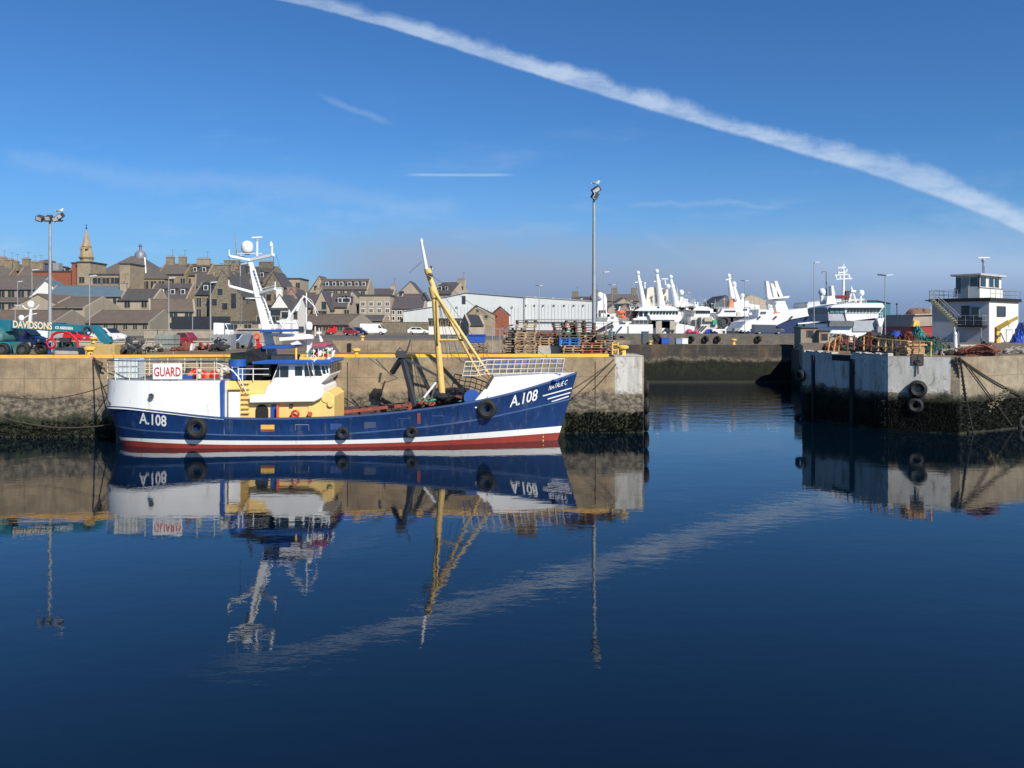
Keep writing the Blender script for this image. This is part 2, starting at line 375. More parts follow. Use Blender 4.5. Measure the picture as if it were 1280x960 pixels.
def wall_mat(name, base, whites, zt, algae_hi, mid_hi, dark=1.0):
    """quay wall: cast concrete above, rubble course, weed below the tide mark; whites = x ranges of old white paint"""
    m=bpy.data.materials.new(name); m.use_nodes=True; nt=m.node_tree; n=nt.nodes; l=nt.links
    b=n['Principled BSDF']; b.inputs['Roughness'].default_value=.92
    g=n.new('ShaderNodeNewGeometry'); sp=n.new('ShaderNodeSeparateXYZ'); l.new(g.outputs['Position'],sp.inputs[0])
    def M(op,a,b_=None,cl=False):
        x=n.new('ShaderNodeMath'); x.operation=op; x.use_clamp=cl
        for i,q in enumerate((a,b_)):
            if q is None: continue
            if isinstance(q,(int,float)): x.inputs[i].default_value=q
            else: l.new(q,x.inputs[i])
        return x.outputs[0]
    def ns(scale,s=(1,1,1),d=8,r=.65):
        mp=n.new('ShaderNodeMapping'); mp.inputs['Scale'].default_value=s; l.new(g.outputs['Position'],mp.inputs[0])
        t=n.new('ShaderNodeTexNoise'); t.inputs['Scale'].default_value=scale; t.inputs['Detail'].default_value=d; t.inputs['Roughness'].default_value=r
        l.new(mp.outputs[0],t.inputs['Vector']); return t.outputs['Fac']
    def ss(v,a,b_,lo=0,hi=1):
        x=n.new('ShaderNodeMapRange'); x.interpolation_type='SMOOTHSTEP'; x.inputs['From Min'].default_value=a; x.inputs['From Max'].default_value=b_; x.inputs['To Min'].default_value=lo; x.inputs['To Max'].default_value=hi
        l.new(v,x.inputs['Value']); return x.outputs[0]
    def mx(a,b_,f):
        x=n.new('ShaderNodeMix'); x.data_type='RGBA'; l.new(f,x.inputs['Factor'])
        for k,q in (('A',a),('B',b_)):
            if isinstance(q,tuple): x.inputs[k].default_value=(*q,1)
            else: l.new(q,x.inputs[k])
        return x.outputs['Result']
    z=sp.outputs['Z']; wob=ns(.7,(1,1,.7),8,.7); fine=ns(5,(1,1,1.4)); stk=ns(1.6,(1,1,.12),7,.7); big=ns(.25,(1,1,.5),4)
    c=mx(tuple(q*.72 for q in base),tuple(min(1,q*1.22) for q in base),ss(ns(1.1,(1,1,1.3)),.3,.7))
    c=mx(c,(.15,.12,.085),ss(stk,.50,.72,0,.65))
    c=mx(c,(.20,.13,.07),ss(big,.52,.68,0,.55))
    c=mx(c,(.07,.06,.05),ss(fine,.60,.70,0,.6))
    c=mx(c,(.17,.085,.035),ss(ns(2.6,(1.6,1.6,.07),6,.6),.62,.70,0,.7))
    lift=M('ABSOLUTE',M('SUBTRACT',M('ADD',z,M('MULTIPLY',M('SUBTRACT',wob,.5),.05)),3.15)); c=mx((.10,.085,.06),c,ss(lift,.0,.035,.45,1))
    vj=M('ABSOLUTE',M('SUBTRACT',M('FRACT',M('MULTIPLY',sp.outputs['X'],.21)),.5)); c=mx((.09,.075,.055),c,ss(M('ADD',vj,M('MULTIPLY',fine,.006)),.002,.010,.35,1))
    c=mx(c,(.50,.46,.37),ss(ns(7,(1,1,1.2),8,.75),.66,.70,0,.6))
    for x0,x1,zb in whites:
        k=M('MULTIPLY',M('GREATER_THAN',sp.outputs['X'],x0),M('LESS_THAN',sp.outputs['X'],x1))
        k=M('MULTIPLY',k,M('GREATER_THAN',M('ADD',z,M('MULTIPLY',M('SUBTRACT',fine,.5),.10)),zb))
        k=M('MULTIPLY',k,ss(ns(2.4,(1,1,1),8,.72),.36,.42,.15,.97))
        wc=mx((.40,.39,.35),(.56,.55,.51),ss(stk,.35,.6)); wc=mx(wc,(.22,.19,.14),ss(ns(3,(1,1,.3)),.53,.70,0,.8)); wc=mx(wc,(.10,.08,.06),ss(ns(9,(1,1,.35)),.62,.72,0,.7))
        c=mx(c,wc,k)
    zz=M('ADD',z,M('MULTIPLY',M('SUBTRACT',wob,.5),1.5))
    zz=M('ADD',zz,M('MULTIPLY',M('SUBTRACT',fine,.5),.5))
    rub=mx((.055,.05,.035),(.24,.20,.145),ss(ns(3.2,(1,1,1.5),9,.75),.40,.62))
    c=mx(rub,c,ss(zz,mid_hi-.22,mid_hi+.15))
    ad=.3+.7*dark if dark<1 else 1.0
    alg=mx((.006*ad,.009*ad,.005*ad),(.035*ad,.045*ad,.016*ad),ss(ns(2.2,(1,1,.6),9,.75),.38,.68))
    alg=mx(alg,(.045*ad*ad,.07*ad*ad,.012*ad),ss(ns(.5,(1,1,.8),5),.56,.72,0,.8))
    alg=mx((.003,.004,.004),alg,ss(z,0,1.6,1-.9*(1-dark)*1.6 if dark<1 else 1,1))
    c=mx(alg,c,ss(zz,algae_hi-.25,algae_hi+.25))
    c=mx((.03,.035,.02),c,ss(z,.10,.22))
    l.new(c,b.inputs['Base Color'])
    bp=n.new('ShaderNodeBump'); bp.inputs['Distance'].default_value=.07
    hh=M('ADD',M('MULTIPLY',ns(3,(1,1,1.2),9,.7),ss(zz,mid_hi-.1,mid_hi+.3,1,.25)),M('MULTIPLY',ns(16,(1,1,1),6),.12))
    l.new(hh,bp.inputs['Height']); l.new(bp.outputs[0],b.inputs['Normal'])
    return m
ground=mat('quay_surface',(.155,.12,.075),.95,var=.35,scale=.5,bump=.03,bscale=4,dirt=((.30,.17,.07),.35,.54,.7))
road=mat('road_tarmac',(.10,.095,.09),.95,var=.2,scale=.6)
wallA=wall_mat('quay_wall_concrete',(.31,.235,.145),[(5.75,7.3,2.18)],QZ,1.15,2.35)
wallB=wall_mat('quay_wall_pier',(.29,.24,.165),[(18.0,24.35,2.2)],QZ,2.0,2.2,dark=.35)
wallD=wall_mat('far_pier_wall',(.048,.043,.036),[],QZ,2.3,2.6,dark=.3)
wallC=wall_mat('basin_wall',(.13,.12,.10),[],QZ,1.2,1.6)
def slab(poly,ztop,wm,tm,name='quay',zb=-2.5,seg=None):
    mb=MB(); n_=len(poly)
    mb.cur=0
    for i in range(n_):
        a=poly[i]; b_=poly[(i+1)%n_]
        mb.quad((a[0],a[1],zb),(b_[0],b_[1],zb),(b_[0],b_[1],ztop),(a[0],a[1],ztop))
    mb.cur=1; mb.add([(x,y,ztop) for x,y in poly],[tuple(range(n_))])
    return tag(mb.build(name,[wm,tm]),kind='structure')
def FY(x): return 46.6+(x-7.39)*.0573      # face of the quay behind the boat
ql=[(-260,FY(-260)),(7.39,46.6),(7.39,54.2),(-11.2,54.2),(-21.2,98),(14,98.4),(20,184),(12,230),(12,2600),(-1500,2600),(-1500,FY(-260))]
slab(ql,QZ,wallA,ground)
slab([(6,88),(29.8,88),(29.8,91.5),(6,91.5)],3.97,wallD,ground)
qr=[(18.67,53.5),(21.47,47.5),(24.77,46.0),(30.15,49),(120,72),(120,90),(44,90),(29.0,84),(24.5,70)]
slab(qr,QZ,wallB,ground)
slab([(30,96),(29.3,84.5),(44,90.02),(180,90.02),(180,118),(44,118)],3.62,wallC,ground)
slab([(110,118.02),(180,118.02),(180,178.4),(110,178.4)],3.62,wallC,ground)
# far quay under the vans, with ships' basin behind
slab([(20.2,178.5),(200,178.5),(200,180.8),(20.2,180.8)],4.12,wallC,road)
# rising ground under the town
mb=MB(); nx,ny=36,18; 
for j in range(ny+1):
    for i in range(nx+1):
        x=-420+i*12; y=150+j*24
        t=max(0,min(1,(y-165)/120)); e=max(0,min(1,(40-x)/90)); zz=QZ+.02+t*t*(3-2*t)*8*e
        if j==0: zz=QZ-.3
        mb.v.append(Vector((x,y,zz)))
for j in range(ny):
    for i in range(nx):
        a=j*(nx+1)+i; mb.f.append([a,a+1,a+nx+2,a+nx+1]); mb.mi.append(0)
tag(mb.build('hill',mat('town_ground',(.13,.12,.09),.95,var=.3,scale=.3),smooth=True),kind='structure')
# road strip along the town front
mb=MB(); mb.quad((-200,118,QZ+.008),(10,118,QZ+.008),(12,150,QZ+.008),(-200,150,QZ+.008)); tag(mb.build('road',road),kind='structure')

# yellow kerb along the quay edge (broken by the pier end)
mb=MB()
def kerb(x0,x1,inset=.02,h=.17,w=.32):
    k=max(1,int((x1-x0)/3.0))
    for i in range(k):
        a=x0+(x1-x0)*i/k; b_=x0+(x1-x0)*(i+1)/k-.03
        mb.add([(a,FY(a)+inset,QZ+.002),(b_,FY(b_)+inset,QZ+.002),(b_,FY(b_)+inset+w,QZ+.002),(a,FY(a)+inset+w,QZ+.002),
                (a,FY(a)+inset+.03,QZ+h),(b_,FY(b_)+inset+.03,QZ+h),(b_,FY(b_)+inset+w-.03,QZ+h),(a,FY(a)+inset+w-.03,QZ+h)],
               [(0,3,2,1),(4,5,6,7),(0,1,5,4),(1,2,6,5),(2,3,7,6),(3,0,4,7)])
kerb(-75,-12.1); kerb(-12.1,5.45)
tag(mb.build('kerb',kerby),kind='structure')
# joints and iron ladder recesses on the wall face
mb=MB()
for px in (-40,180,436,745):
    x=X(px,46); mb.box(x-.018,x+.018,FY(x)-.02,FY(x)+.02,.3,QZ-.25)
tag(mb.build('wall_joints',mat('iron_rust',(.05,.03,.02),.9,var=.3)),kind='structure')
# ------------------------------------------------------------------ the blue fishing boat
YC=43.05
BX0,BROT=-8.5,R(3)
X_w,P_w=X,P
_c,_s=math.cos(BROT),math.sin(BROT)
def X(px,D):      # boat frame: the boat lies turned 3 degrees along the quay
    k=(px-640)/F; ly=D-YC
    return BX0+(k*(YC+ly*_c)-BX0+ly*_s)/(_c-k*_s)
def P(px,py,D):
    x=X(px,D); return Vector((x,D,Z(py,YC+(x-BX0)*_s+(D-YC)*_c)))
def BW(p): return Vector((BX0+(p.x-BX0)*_c-(p.y-YC)*_s,YC+(p.x-BX0)*_s+(p.y-YC)*_c,p.z))
def interp(t,x):
    if x<=t[0][0]: return t[0][1]
    for (a,b),(c,d) in zip(t[:-1],t[1:]):
        if x<=c: return b+(d-b)*(x-a)/(c-a)
    return t[-1][1]
def smooth_tab(t):  # resample with catmull for fair lines
    xs=[p[0] for p in t]; ys=[p[1] for p in t]; out=[]
    for i in range(len(t)-1):
        p0=ys[max(0,i-1)];p1=ys[i];p2=ys[i+1];p3=ys[min(len(t)-1,i+2)]
        x0=xs[max(0,i-1)];x1=xs[i];x2=xs[i+1];x3=xs[min(len(t)-1,i+2)]
        m1=(p2-p0)/(x2-x0)*(x2-x1); m2=(p3-p1)/(x3-x1)*(x2-x1)
        for k in range(6):
            u_=k/6; out.append((x1+(x2-x1)*u_,(2*u_**3-3*u_**2+1)*p1+(u_**3-2*u_**2+u_)*m1+(-2*u_**3+3*u_**2)*p2+(u_**3-u_**2)*m2))
    out.append(t[-1]); return out
def sideD(px): return YC-interp([(137,0),(145,.95),(158,1.6),(180,2.1),(215,2.3),(500,2.3),(570,2.15),(620,1.85),(670,1.1),(722,0)],px)
def tabz(t,o=0): return smooth_tab([(P(px,py,sideD(px)+o).x,P(px,py,sideD(px)+o).z) for px,py in t])
SHEER=tabz([(137,505),(160,507.5),(200,512.5),(280,521),(350,521.8),(420,520),(470,516.5),(522,511),(587,502),(640,490.5),(690,475.5),(722,464.5)])
STRAKE=tabz([(137,528),(183,539),(233,541.5),(280,543.8),(400,544),(525,534.7),(600,525),(650,514.5),(722,497)])
WT=tabz([(137,544.5),(160,547.5),(200,549),(290,550),(400,550),(500,547.6),(600,542),(697,533.3),(722,531)],.3)
WB=tabz([(137,549),(160,551),(200,553.5),(290,555),(400,554.5),(500,553),(600,549),(697,541),(722,539.5)],.4)
XST=X(137,YC); XBW=X(722,YC); XB0=X(697,YC)
def x_stern(z): return XST+max(0,2.2-z)*.30 if z<2.2 else XST
def x_bow(z): return XB0+z*(XBW-XB0)/3.6
def S_of(x,z): return (x-x_stern(z))/(x_bow(z)-x_stern(z))
def hb(x,z):
    s=min(1,max(0,S_of(x,z))); sh=interp(SHEER,x)
    t=max(0,min(1.15,(z+.9)/(sh+.9)))
    r0=.16; dk=1.0; wl=1.0
    if s<r0: dk=math.sqrt(max(0,1-((r0-s)/r0)**2))**.85
    if s<.30: wl=math.sqrt(max(0,1-((.30-s)/.30)**2))**1.1
    if s>.60: dk*=1-((s-.60)/.40)**2.3
    if s>.46: wl*=1-((s-.46)/.54)**1.6
    g=t**1.15
    return (1.98*wl)*(1-g)+(2.42*dk)*g
def hy(x,z,off=0): return YC-hb(x,z)-off
def HP(px,py,off=.02):      # pixel on the near side of the hull -> world point on its skin
    D=sideD(px)
    for _ in range(8):
        q=P(px,py,D); D=hy(q.x,q.z,off)
    return P(px,py,D)
boat=thing('fishing_boat','blue hulled wooden fishing boat with white stern shelter and yellow foremast lying along the quay','fishing boat',(BX0,YC,0))
NS=72
def sx(i):
    u_=i/NS; return u_-.06*math.sin(2*math.pi*u_)   # denser at the ends
mb=MB(); rows=[]
def level(k,x):
    sh=interp(SHEER,x); wb=interp(WB,x); wt=interp(WT,x); st_=interp(STRAKE,x)
    return [-.9,-.2,wb*.5,wb,wt,wt+(st_-wt)*.5,st_-.035,st_+.035,st_+(sh-st_)*.33,st_+(sh-st_)*.66,sh-.09,sh][k]
NK=12; cm=[0,0,0,1,2,2,3,2,2,2,3]
for side in (-1,1):
    base=len(mb.v)
    for i in range(NS+1):
        for k in range(NK):
            s=sx(i)
            x=XST+(XBW-XST)*s
            for _ in range(5):
                z=level(k,x); x=x_stern(z)+(x_bow(z)-x_stern(z))*s
            b=hb(x,z) if 0<i<NS else 0
            if k in (6,7,10,11): b+=.035 if 0<i<NS else 0
            mb.v.append(Vector((x,YC+side*b,z)))
    for i in range(NS):
        for k in range(NK-1):
            a=base+i*NK+k; mb.f.append([a,a+NK,a+NK+1,a+1]); mb.mi.append(cm[k])
strakem=mat('strake_pale_blue',(.07,.12,.26),.5,var=.2)
hull=mb.build('hull',[hullred,white,hullblue,strakem],boat,smooth=True)
# bulwark inside + deck
mb=MB()
for side in (-1,1):
    base=len(mb.v)
    for i in range(1,NS):
        s=sx(i); x=XST+(XBW-XST)*s
        for _ in range(5):
            z=interp(SHEER,x); x=x_stern(z)+(x_bow(z)-x_stern(z))*s
        b=max(0,hb(x,z)+.03); b2=max(0,b-.13); b3=max(0,min(b2-.02,hb(x,z-.85)-.12)); 
        mb.v+= [Vector((x,YC+side*b,z+.004)),Vector((x,YC+side*b2,z+.004)),Vector((x,YC+side*b3,z-.85)),Vector((x,YC,z-.80))]
    for i in range(NS-2):
        for k in range(3):
            a=base+i*4+k; mb.f.append([a,a+4,a+5,a+1]); mb.mi.append(0 if k<1 else 1)
mb.build('deck',[hullblue,mat('deck_dark',(.045,.03,.028),.8,var=.4,scale=4)],boat)
# stern shelter
TZ=3.33; XSH=X(280,40.73)
def outline(z,inset,n_=30,x1=XSH):
    pts_=[]
    for i in range(n_+1):
        u_=(i/n_)**2.0; x=x_stern(3)+.02+inset*.9+(x1-x_stern(3)-inset*.9)*u_
        b=hb(x,min(z,interp(SHEER,x)))-inset*.6
        if i==0: b=0
        pts_.append((x,b))
    return pts_
mb=MB(); lo_=outline(2.2,0); hi_=outline(3.3,.16); n_=len(lo_)
for side in (-1,1):
    base=len(mb.v)
    for (x,b),(x2,b2) in zip(lo_,hi_):
        mb.v.append(Vector((x,YC+side*(b+.012),interp(SHEER,x)-.12))); mb.v.append(Vector((x2,YC+side*b2,TZ)))
    for i in range(n_-1): mb.f.append([base+2*i,base+2*i+2,base+2*i+3,base+2*i+1]); mb.mi.append(0)
base=len(mb.v); poly_=[Vector((x,YC-b,TZ)) for x,b in hi_]+[Vector((x,YC+b,TZ)) for x,b in reversed(hi_[1:])]
mb.v+=poly_; mb.f.append(list(range(base,base+len(poly_)))); mb.mi.append(1)
x=XSH; b=hi_[-1][1]; mb.quad((x,YC-b,.7),(x,YC+b,.7),(x,YC+b,TZ),(x,YC-b,TZ))
sh=mb.build('stern_shelter',[white,greyp],boat,smooth=True)
mb=MB(); y=YC-hb(XSH,1.7)-.02; mb.box(XSH-.12,XSH+.03,y-.012,y+.2,interp(SHEER,XSH)-.05,TZ+.02); mb.build('corner_post',trimblue,sh)
p=HP(189,495,0); p.y=YC-hb(p.x,2.3)+.02; mb=MB(); mb.cyl((p.x,p.y-.05,p.z),(p.x,p.y+.05,p.z),.10,n=16); mb.torus((p.x,p.y-.05,p.z),(0,1,0),.105,.025); mb.build('porthole',dgrey,sh,smooth=True)
# stern rail
rt=[(x,b) for x,b in outline(3.3,.22,26)]
def railpath(pts3,z0,h,mids,name,m,parent,r=.022,every=2):
    mb=MB()
    for f in mids: mb.path([Vector((a,b_,z0+h*f)) for a,b_ in pts3],r)
    for i in range(0,len(pts3),every): mb.cyl((pts3[i][0],pts3[i][1],z0),(pts3[i][0],pts3[i][1],z0+h),r*1.15)
    return mb.build(name,m,parent)
near=[]; 
def rs(side,n_=15):
    out=[]
    xs=[x_stern(3)+.25,x_stern(3)+.5]+[x_stern(3)+.5+(XSH-x_stern(3)-.55)*(i/(n_-1)) for i in range(1,n_)]
    for x in xs: out.append((x,YC+side*(hb(x,2.2)-.22)))
    return out
loop=list(reversed(rs(1)))+rs(-1)
railpath(loop,TZ,.93,(.35,.68),'rail',cream,boat,r=.02,every=2)
mb=MB(); mb.path([Vector((a,b_,TZ+.95)) for a,b_ in loop],.03,8); mb.build('rail',mat('rail_slate',(.06,.09,.13),.5),boat)
# GUARD board on the rail
DG=YC-2.3
a=P(191.5,454.5,DG); b_=P(228,474,DG)
mb=MB(); mb.box(a.x,b_.x,DG-.05,DG-.02,b_.z,a.z); gb=mb.build('sign_board',white,boat)
text_mesh('GUARD',.62,letred,gb,'lettering',lambda u_,v_:(a.x/2+b_.x/2+u_,DG-.055,b_.z+.15+v_),bold=.012,xs=.60)
# registration on hull
def hull_text(body,px0,px1,pyb0,pyb1,hpx,m,shear=0.0,bold=.01,parent=None):
    # letters of unit size laid in pixels along the baseline then dropped on the skin
    cu=bpy.data.curves.new('t','FONT'); cu.body=body; cu.size=1; cu.offset=bold; cu.resolution_u=3; cu.extrude=0
    ob=bpy.data.objects.new('t',cu); C.objects.link(ob); dg=bpy.context.evaluated_depsgraph_get(); dg.update()
    me=bpy.data.meshes.new_from_object(ob.evaluated_get(dg)); xs=[q.co.x for q in me.vertices]; ys=[q.co.y for q in me.vertices]
    x0,x1,y1=min(xs),max(xs),max(ys); bm=bmesh.new(); bm.from_mesh(me)
    bmesh.ops.triangulate(bm,faces=bm.faces[:])
    bmesh.ops.subdivide_edges(bm,edges=[e for e in bm.edges if e.calc_length()>.12],cuts=2)
    mb=MB(); bm.verts.index_update()
    vs=[]
    for q in bm.verts:
        t=(q.co.x-x0)/(x1-x0); px=px0+(px1-px0)*t; py=pyb0+(pyb1-pyb0)*t-hpx*q.co.y/y1
        vs.append(HP(px+shear*hpx*q.co.y/y1,py,.025))
    mb.add(vs,[[q.index for q in f.verts] for f in bm.faces]); bm.free()
    bpy.data.objects.remove(ob); bpy.data.curves.remove(cu)
    return mb.build('lettering',m,parent)
hull_text('A.108',174,208,529,533,13.5,stripew,parent=hull,bold=.018)
hull_text('A.108',637,671,509,500,14,stripew,shear=.15,parent=hull,bold=.014)
hull_text('NATALIE C',685.5,708,488,480.5,6,stripew,shear=.3,parent=hull,bold=.01)
for (x0,y0,x1,y1) in ((678.5,495,715,485),(684.5,498.8,713,490.6),(689.5,502.2,711,495.2)):
    mb=MB(); k=8
    for i in range(k):
        t0,t1=i/k,(i+1)/k; q=[HP(x0+(x1-x0)*t0,y0+(y1-y0)*t0-.7,.03),HP(x0+(x1-x0)*t1,y0+(y1-y0)*t1-.7,.03),HP(x0+(x1-x0)*t1,y0+(y1-y0)*t1+.7,.03),HP(x0+(x1-x0)*t0,y0+(y1-y0)*t0+.7,.03)]
        mb.quad(*q)
    mb.build('bow_stripe',stripew,hull)
# freeing ports and doors in the bulwark
def port(x0,y0,x1,y1,m,name='freeing_port',edge=None):
    mb=MB(); a=HP(x0,y0,.015);b=HP(x1,y0,.015);c=HP(x1,y1,.015);d=HP(x0,y1,.015)
    mb.quad(a,b,c,d); o=mb.build(name,m,hull)
    if edge:
        mb=MB(); mb.path([d,a,b,c],.012,5); mb.build('port_frame',edge,o)
port(326,531,343,536.8,yellow); port(326,537,343,541,rustred)
paleb=mat('worn_blue',(.035,.085,.24),.5,var=.3,scale=5)
port(369,531,386,538,hullblue,edge=steel); port(413,529.5,427,537,paleb); port(455,527.5,470,537.5,mat('port_slate',(.06,.08,.14),.6)); port(497,523,512,530,hullblue,edge=paleb); port(540,520,555,530,hullblue,edge=paleb)
port(521.5,513,525.5,533,rustred,name='iron_strap')
# vertical plank butts / rubbing posts on the hull
mb=MB()
for px in range(300,600,17):
    a=HP(px,interp([(280,524),(420,523.5),(522,514.5),(587,506),(640,495)],px),.006); b_=HP(px,interp([(280,541),(400,541),(525,531),(600,522)],px),.006); mb.cyl(a,b_,.009,n=4)
build_each(mb,'plank_seam',mat('seam_blue',(.005,.02,.09),.5),hull)
# draught marks
mb=MB()
for py in (542,546,550.5): q=HP(679,py,.02); mb.cbox(q,.05,.02,.07)
mb.build('draught_marks',ylight,hull)
# whaleback (foredeck shelter)
WZ=3.42; XA=X(600,41.06)
mb=MB(); ws=[]; 
for i in range(16):
    x=XA+(XBW-.15-XA)*(i/15)**.8; ws.append(x)
def wb_b(x,z): return max(.02,hb(x,min(z,interp(SHEER,x)))-.10)
for side in (-1,1):
    base=len(mb.v)
    for x in ws:
        sh_=interp(SHEER,x); t=(x-XA)/(XBW-.15-XA)
        zt=max(WZ-.03+.16*t,sh_+.01); xt=x+(.72 if x<XA+.01 else .72*(1-t)**2)
        mb.v.append(Vector((x,YC+side*wb_b(x,2),sh_-.1))); mb.v.append(Vector((xt,YC+side*max(.02,wb_b(xt,2)-.16*(1-t)),zt)))
    for i in range(len(ws)-1): a=base+2*i; mb.f.append([a,a+2,a+3,a+1]); mb.mi.append(0)
n2_=2*len(ws)
for i in range(len(ws)-1): mb.f.append([2*i+1,2*i+3,n2_+2*i+3,n2_+2*i+1]); mb.mi.append(0)
mb.f.append([0,1,n2_+1,n2_]); mb.mi.append(1)
wbk=mb.build('whaleback',[mat('whaleback_grey',(.60,.61,.62),.5,var=.05,dirt=((.4,.38,.34),1.4,.6,.4)),navy],boat,smooth=True)
p=P(699,475.5,42.39); mb=MB(); mb.cyl(P(694,476.5,42.3),P(694,474.5,42.3),.18,n=10); mb.cyl(P(703,475.5,42.47),P(703,472.5,42.47),.04); mb.build('fairlead',trimblue,boat)
# whaleback rail, near and far side, leaning outward
for side,nm in ((-1,'rail'),(1,'rail')):
    mb=MB(); N_=15
    bot=[];top=[]
    for i in range(N_):
        x=X(578,41.56)+(X(703,42.55)-X(578,41.56))*i/(N_-1)
        b=max(.25,hb(x,2)-.42); z0=WZ+.10 if i>2 else WZ+.02
        bot.append(Vector((x,YC+side*b,z0))); top.append(Vector((x+.14,YC+side*(b+.05),z0+.75)))
    for f in (.05,.36,.68,1): mb.path([a.lerp(b_,f) for a,b_ in zip(bot,top)],.020 if f<1 else .028)
    for i in range(N_): mb.cyl(bot[i],top[i],.022)
    mb.build(nm,mat('rail_grey_white',(.60,.60,.55),.5,var=.15) if side<0 else trimblue,boat)
# deckhouse
hx0,hx1=X(281,41.31),X(404,41.31)
mb=MB(); mb.box(hx0,X(388,41.31),YC-1.74,YC+1.74,.7,Z(492,41.31)); 
mb.box(hx0+.0,X(337,41.31),YC-1.74,YC+1.74,Z(492,41.31),Z(476,41.31))
dh=mb.build('deckhouse',ylight,boat,bevel=.03)
mb=MB(); x0,x1=X(384,41.06),X(417,41.06)
mb.xz([(x0,.7),(x1,.7),(x1,Z(496,41.14)),(x1-.25,Z(490,41.14)),(X(400,41.06),Z(489,41.14)),(x0,Z(500,41.14))],YC-1.78,YC+1.49)
mb.cyl((X(408,41.14),YC-1.83,Z(497,41.14)),(X(408,41.14),YC+1.24,Z(497,41.14)),.28,n=14)
mb.cyl((X(413,41.14),YC-1.91,Z(505,41.14)),(X(413,41.14),YC-1.24,Z(505,41.14)),.16,n=12)
mb.build('winch_casing',ylight,boat,bevel=.02)
mb=MB(); mb.torus((X(369,41.06),YC-1.98,Z(517.5,41.06)),(0,1,0),.16,.055); o=mb.build('life_ring',redp,dh,smooth=True)
mb=MB(); mb.cyl((X(387,41.06),YC-1.94,Z(517.5,41.06)),(X(387,41.06),YC-1.83,Z(517.5,41.06)),.115,n=14); mb.build('vent_cover',mat('faded_red',(.5,.1,.07),.6),dh)
# doors, ladder treads
mb=MB(); mb.box(X(285.5,41.22),X(299.5,41.22),YC-1.8,YC-1.75,.72,Z(489.5,41.22)); dr=mb.build('door',white,dh)
mb=MB(); mb.box(X(286,41.22),X(299.5,41.22),YC-1.79,YC-1.7,Z(489.3,41.22),Z(486.5,41.22)); mb.box(X(283.8,41.22),X(285.2,41.22),YC-1.79,YC-1.7,.72,Z(486.5,41.22)); mb.build('door_frame',mat('dark_brown',(.09,.05,.02),.7),dh)
for py in (478,485,491,497,503,509,515): mb=MB(); mb.box(X(301.5,41.14),X(311,41.14),YC-1.88,YC-1.74,Z(py+1.2,41.14),Z(py-.6,41.14)); mb.build('ladder_tread',ylight,dh)

def archdoor(x0,x1,yt,m,name):
    mb=MB(); a,b_=X(x0,41.22),X(x1,41.22); r=(b_-a)/2; zt=Z(yt,41.22)-r
    pts_=[(a,.9),(b_,.9)]+[((a+b_)/2+r*math.cos(t*math.pi/10),zt+r*math.sin(t*math.pi/10)) for t in range(11)]
    mb.xz(pts_,YC-1.78,YC-1.75); return mb.build(name,m,dh)
archdoor(319,335,505,black,'doorway'); archdoor(338,346.5,505,trimblue,'door')
mb=MB(); mb.xz([(X(347,41.22),.9),(X(348.5,41.22),.9),(X(348.5,41.22),Z(506,41.22)),(X(347,41.22),Z(506,41.22))],YC-2.07,YC-1.75); mb.build('door_leaf',orange,dh)
mb=MB(); mb.box(X(362,41.22),X(366,41.22),YC-1.83,YC-1.74,Z(509,41.22),Z(505,41.22)); mb.build('work_light',dgrey,dh)
# white wing fairing
DW=41.02
pp=[(312,503),(312,495),(330,492.5),(334,483),(340,476),(343,472),(392,472),(399,479),(404,485),(405,491),(402.5,497),(393,502)]
mb=MB(); mb.xz([(X(a,DW),Z(b,DW)) for a,b in pp],YC-2.07,YC+2.07); mb.build('bridge_wing',white,boat,bevel=.04)
# wheelhouse
DH=41.35
pp=[(338,479),(348,454),(411,454),(412,470),(398,482),(338,482)]
wy=YC-1.7
mb=MB(); mb.xz([(X(a,DH),Z(b,DH)) for a,b in pp],wy,YC+1.7); wh=mb.build('wheelhouse',white,boat,bevel=.03)
for q in ([(341.5,474.2),(348.2,457.5),(349.3,457.5),(349.3,474.2)],[(350.2,474.2),(350.2,457.5),(360.8,457.5),(360.8,474.2)],[(368.8,469.5),(368.8,457.8),(378,457.8),(378,469.5)],[(381,470),(381,457),(387.5,457),(392.3,470)],[(394,469.6),(392.6,456.8),(399.2,456.8),(402.8,469.6)],[(403.8,467),(401.8,457.5),(405.2,457.5),(407.6,467)],[(409,466),(407.2,457.5),(409.3,457.5),(411,466)]):
    mb=MB(); mb.xz([(X(a,DH),Z(b,DH)) for a,b in q],wy-.02,wy+.05); mb.build('window',glass,wh)
xf=X(412,DH)
for k in range(5):
    y0=wy+.25+k*.75; mb=MB(); mb.box(xf-.02,xf+.015,y0,y0+.6,Z(467,DH),Z(457,DH)); mb.build('window',glass,wh)
mb=MB(); mb.path([P(384,453,40.97),P(388,472,40.97)],.018); mb.path([P(390,453,40.97),P(394,473,40.97)],.018); mb.build('window_wiper_rail',steel,wh)
mb=MB(); mb.xz([(X(314,40.89),Z(455.2,40.89)),(X(314,40.89),Z(452.5,40.89)),(X(330,40.89),Z(450.2,40.89)),(X(414,40.89),Z(450.2,40.89)),(X(415,40.89),Z(453,40.89)),(X(411,40.89),Z(455.2,40.89))],YC-2.07,YC+2.07); mb.build('wheelhouse_roof',trimblue,boat,bevel=.03)
mb=MB(); mb.box(X(329,41.56),X(338,41.56),YC-1.49,YC+1.49,Z(470,41.56),Z(455.3,41.56)); mb.build('flue_casing',charcoal,boat)
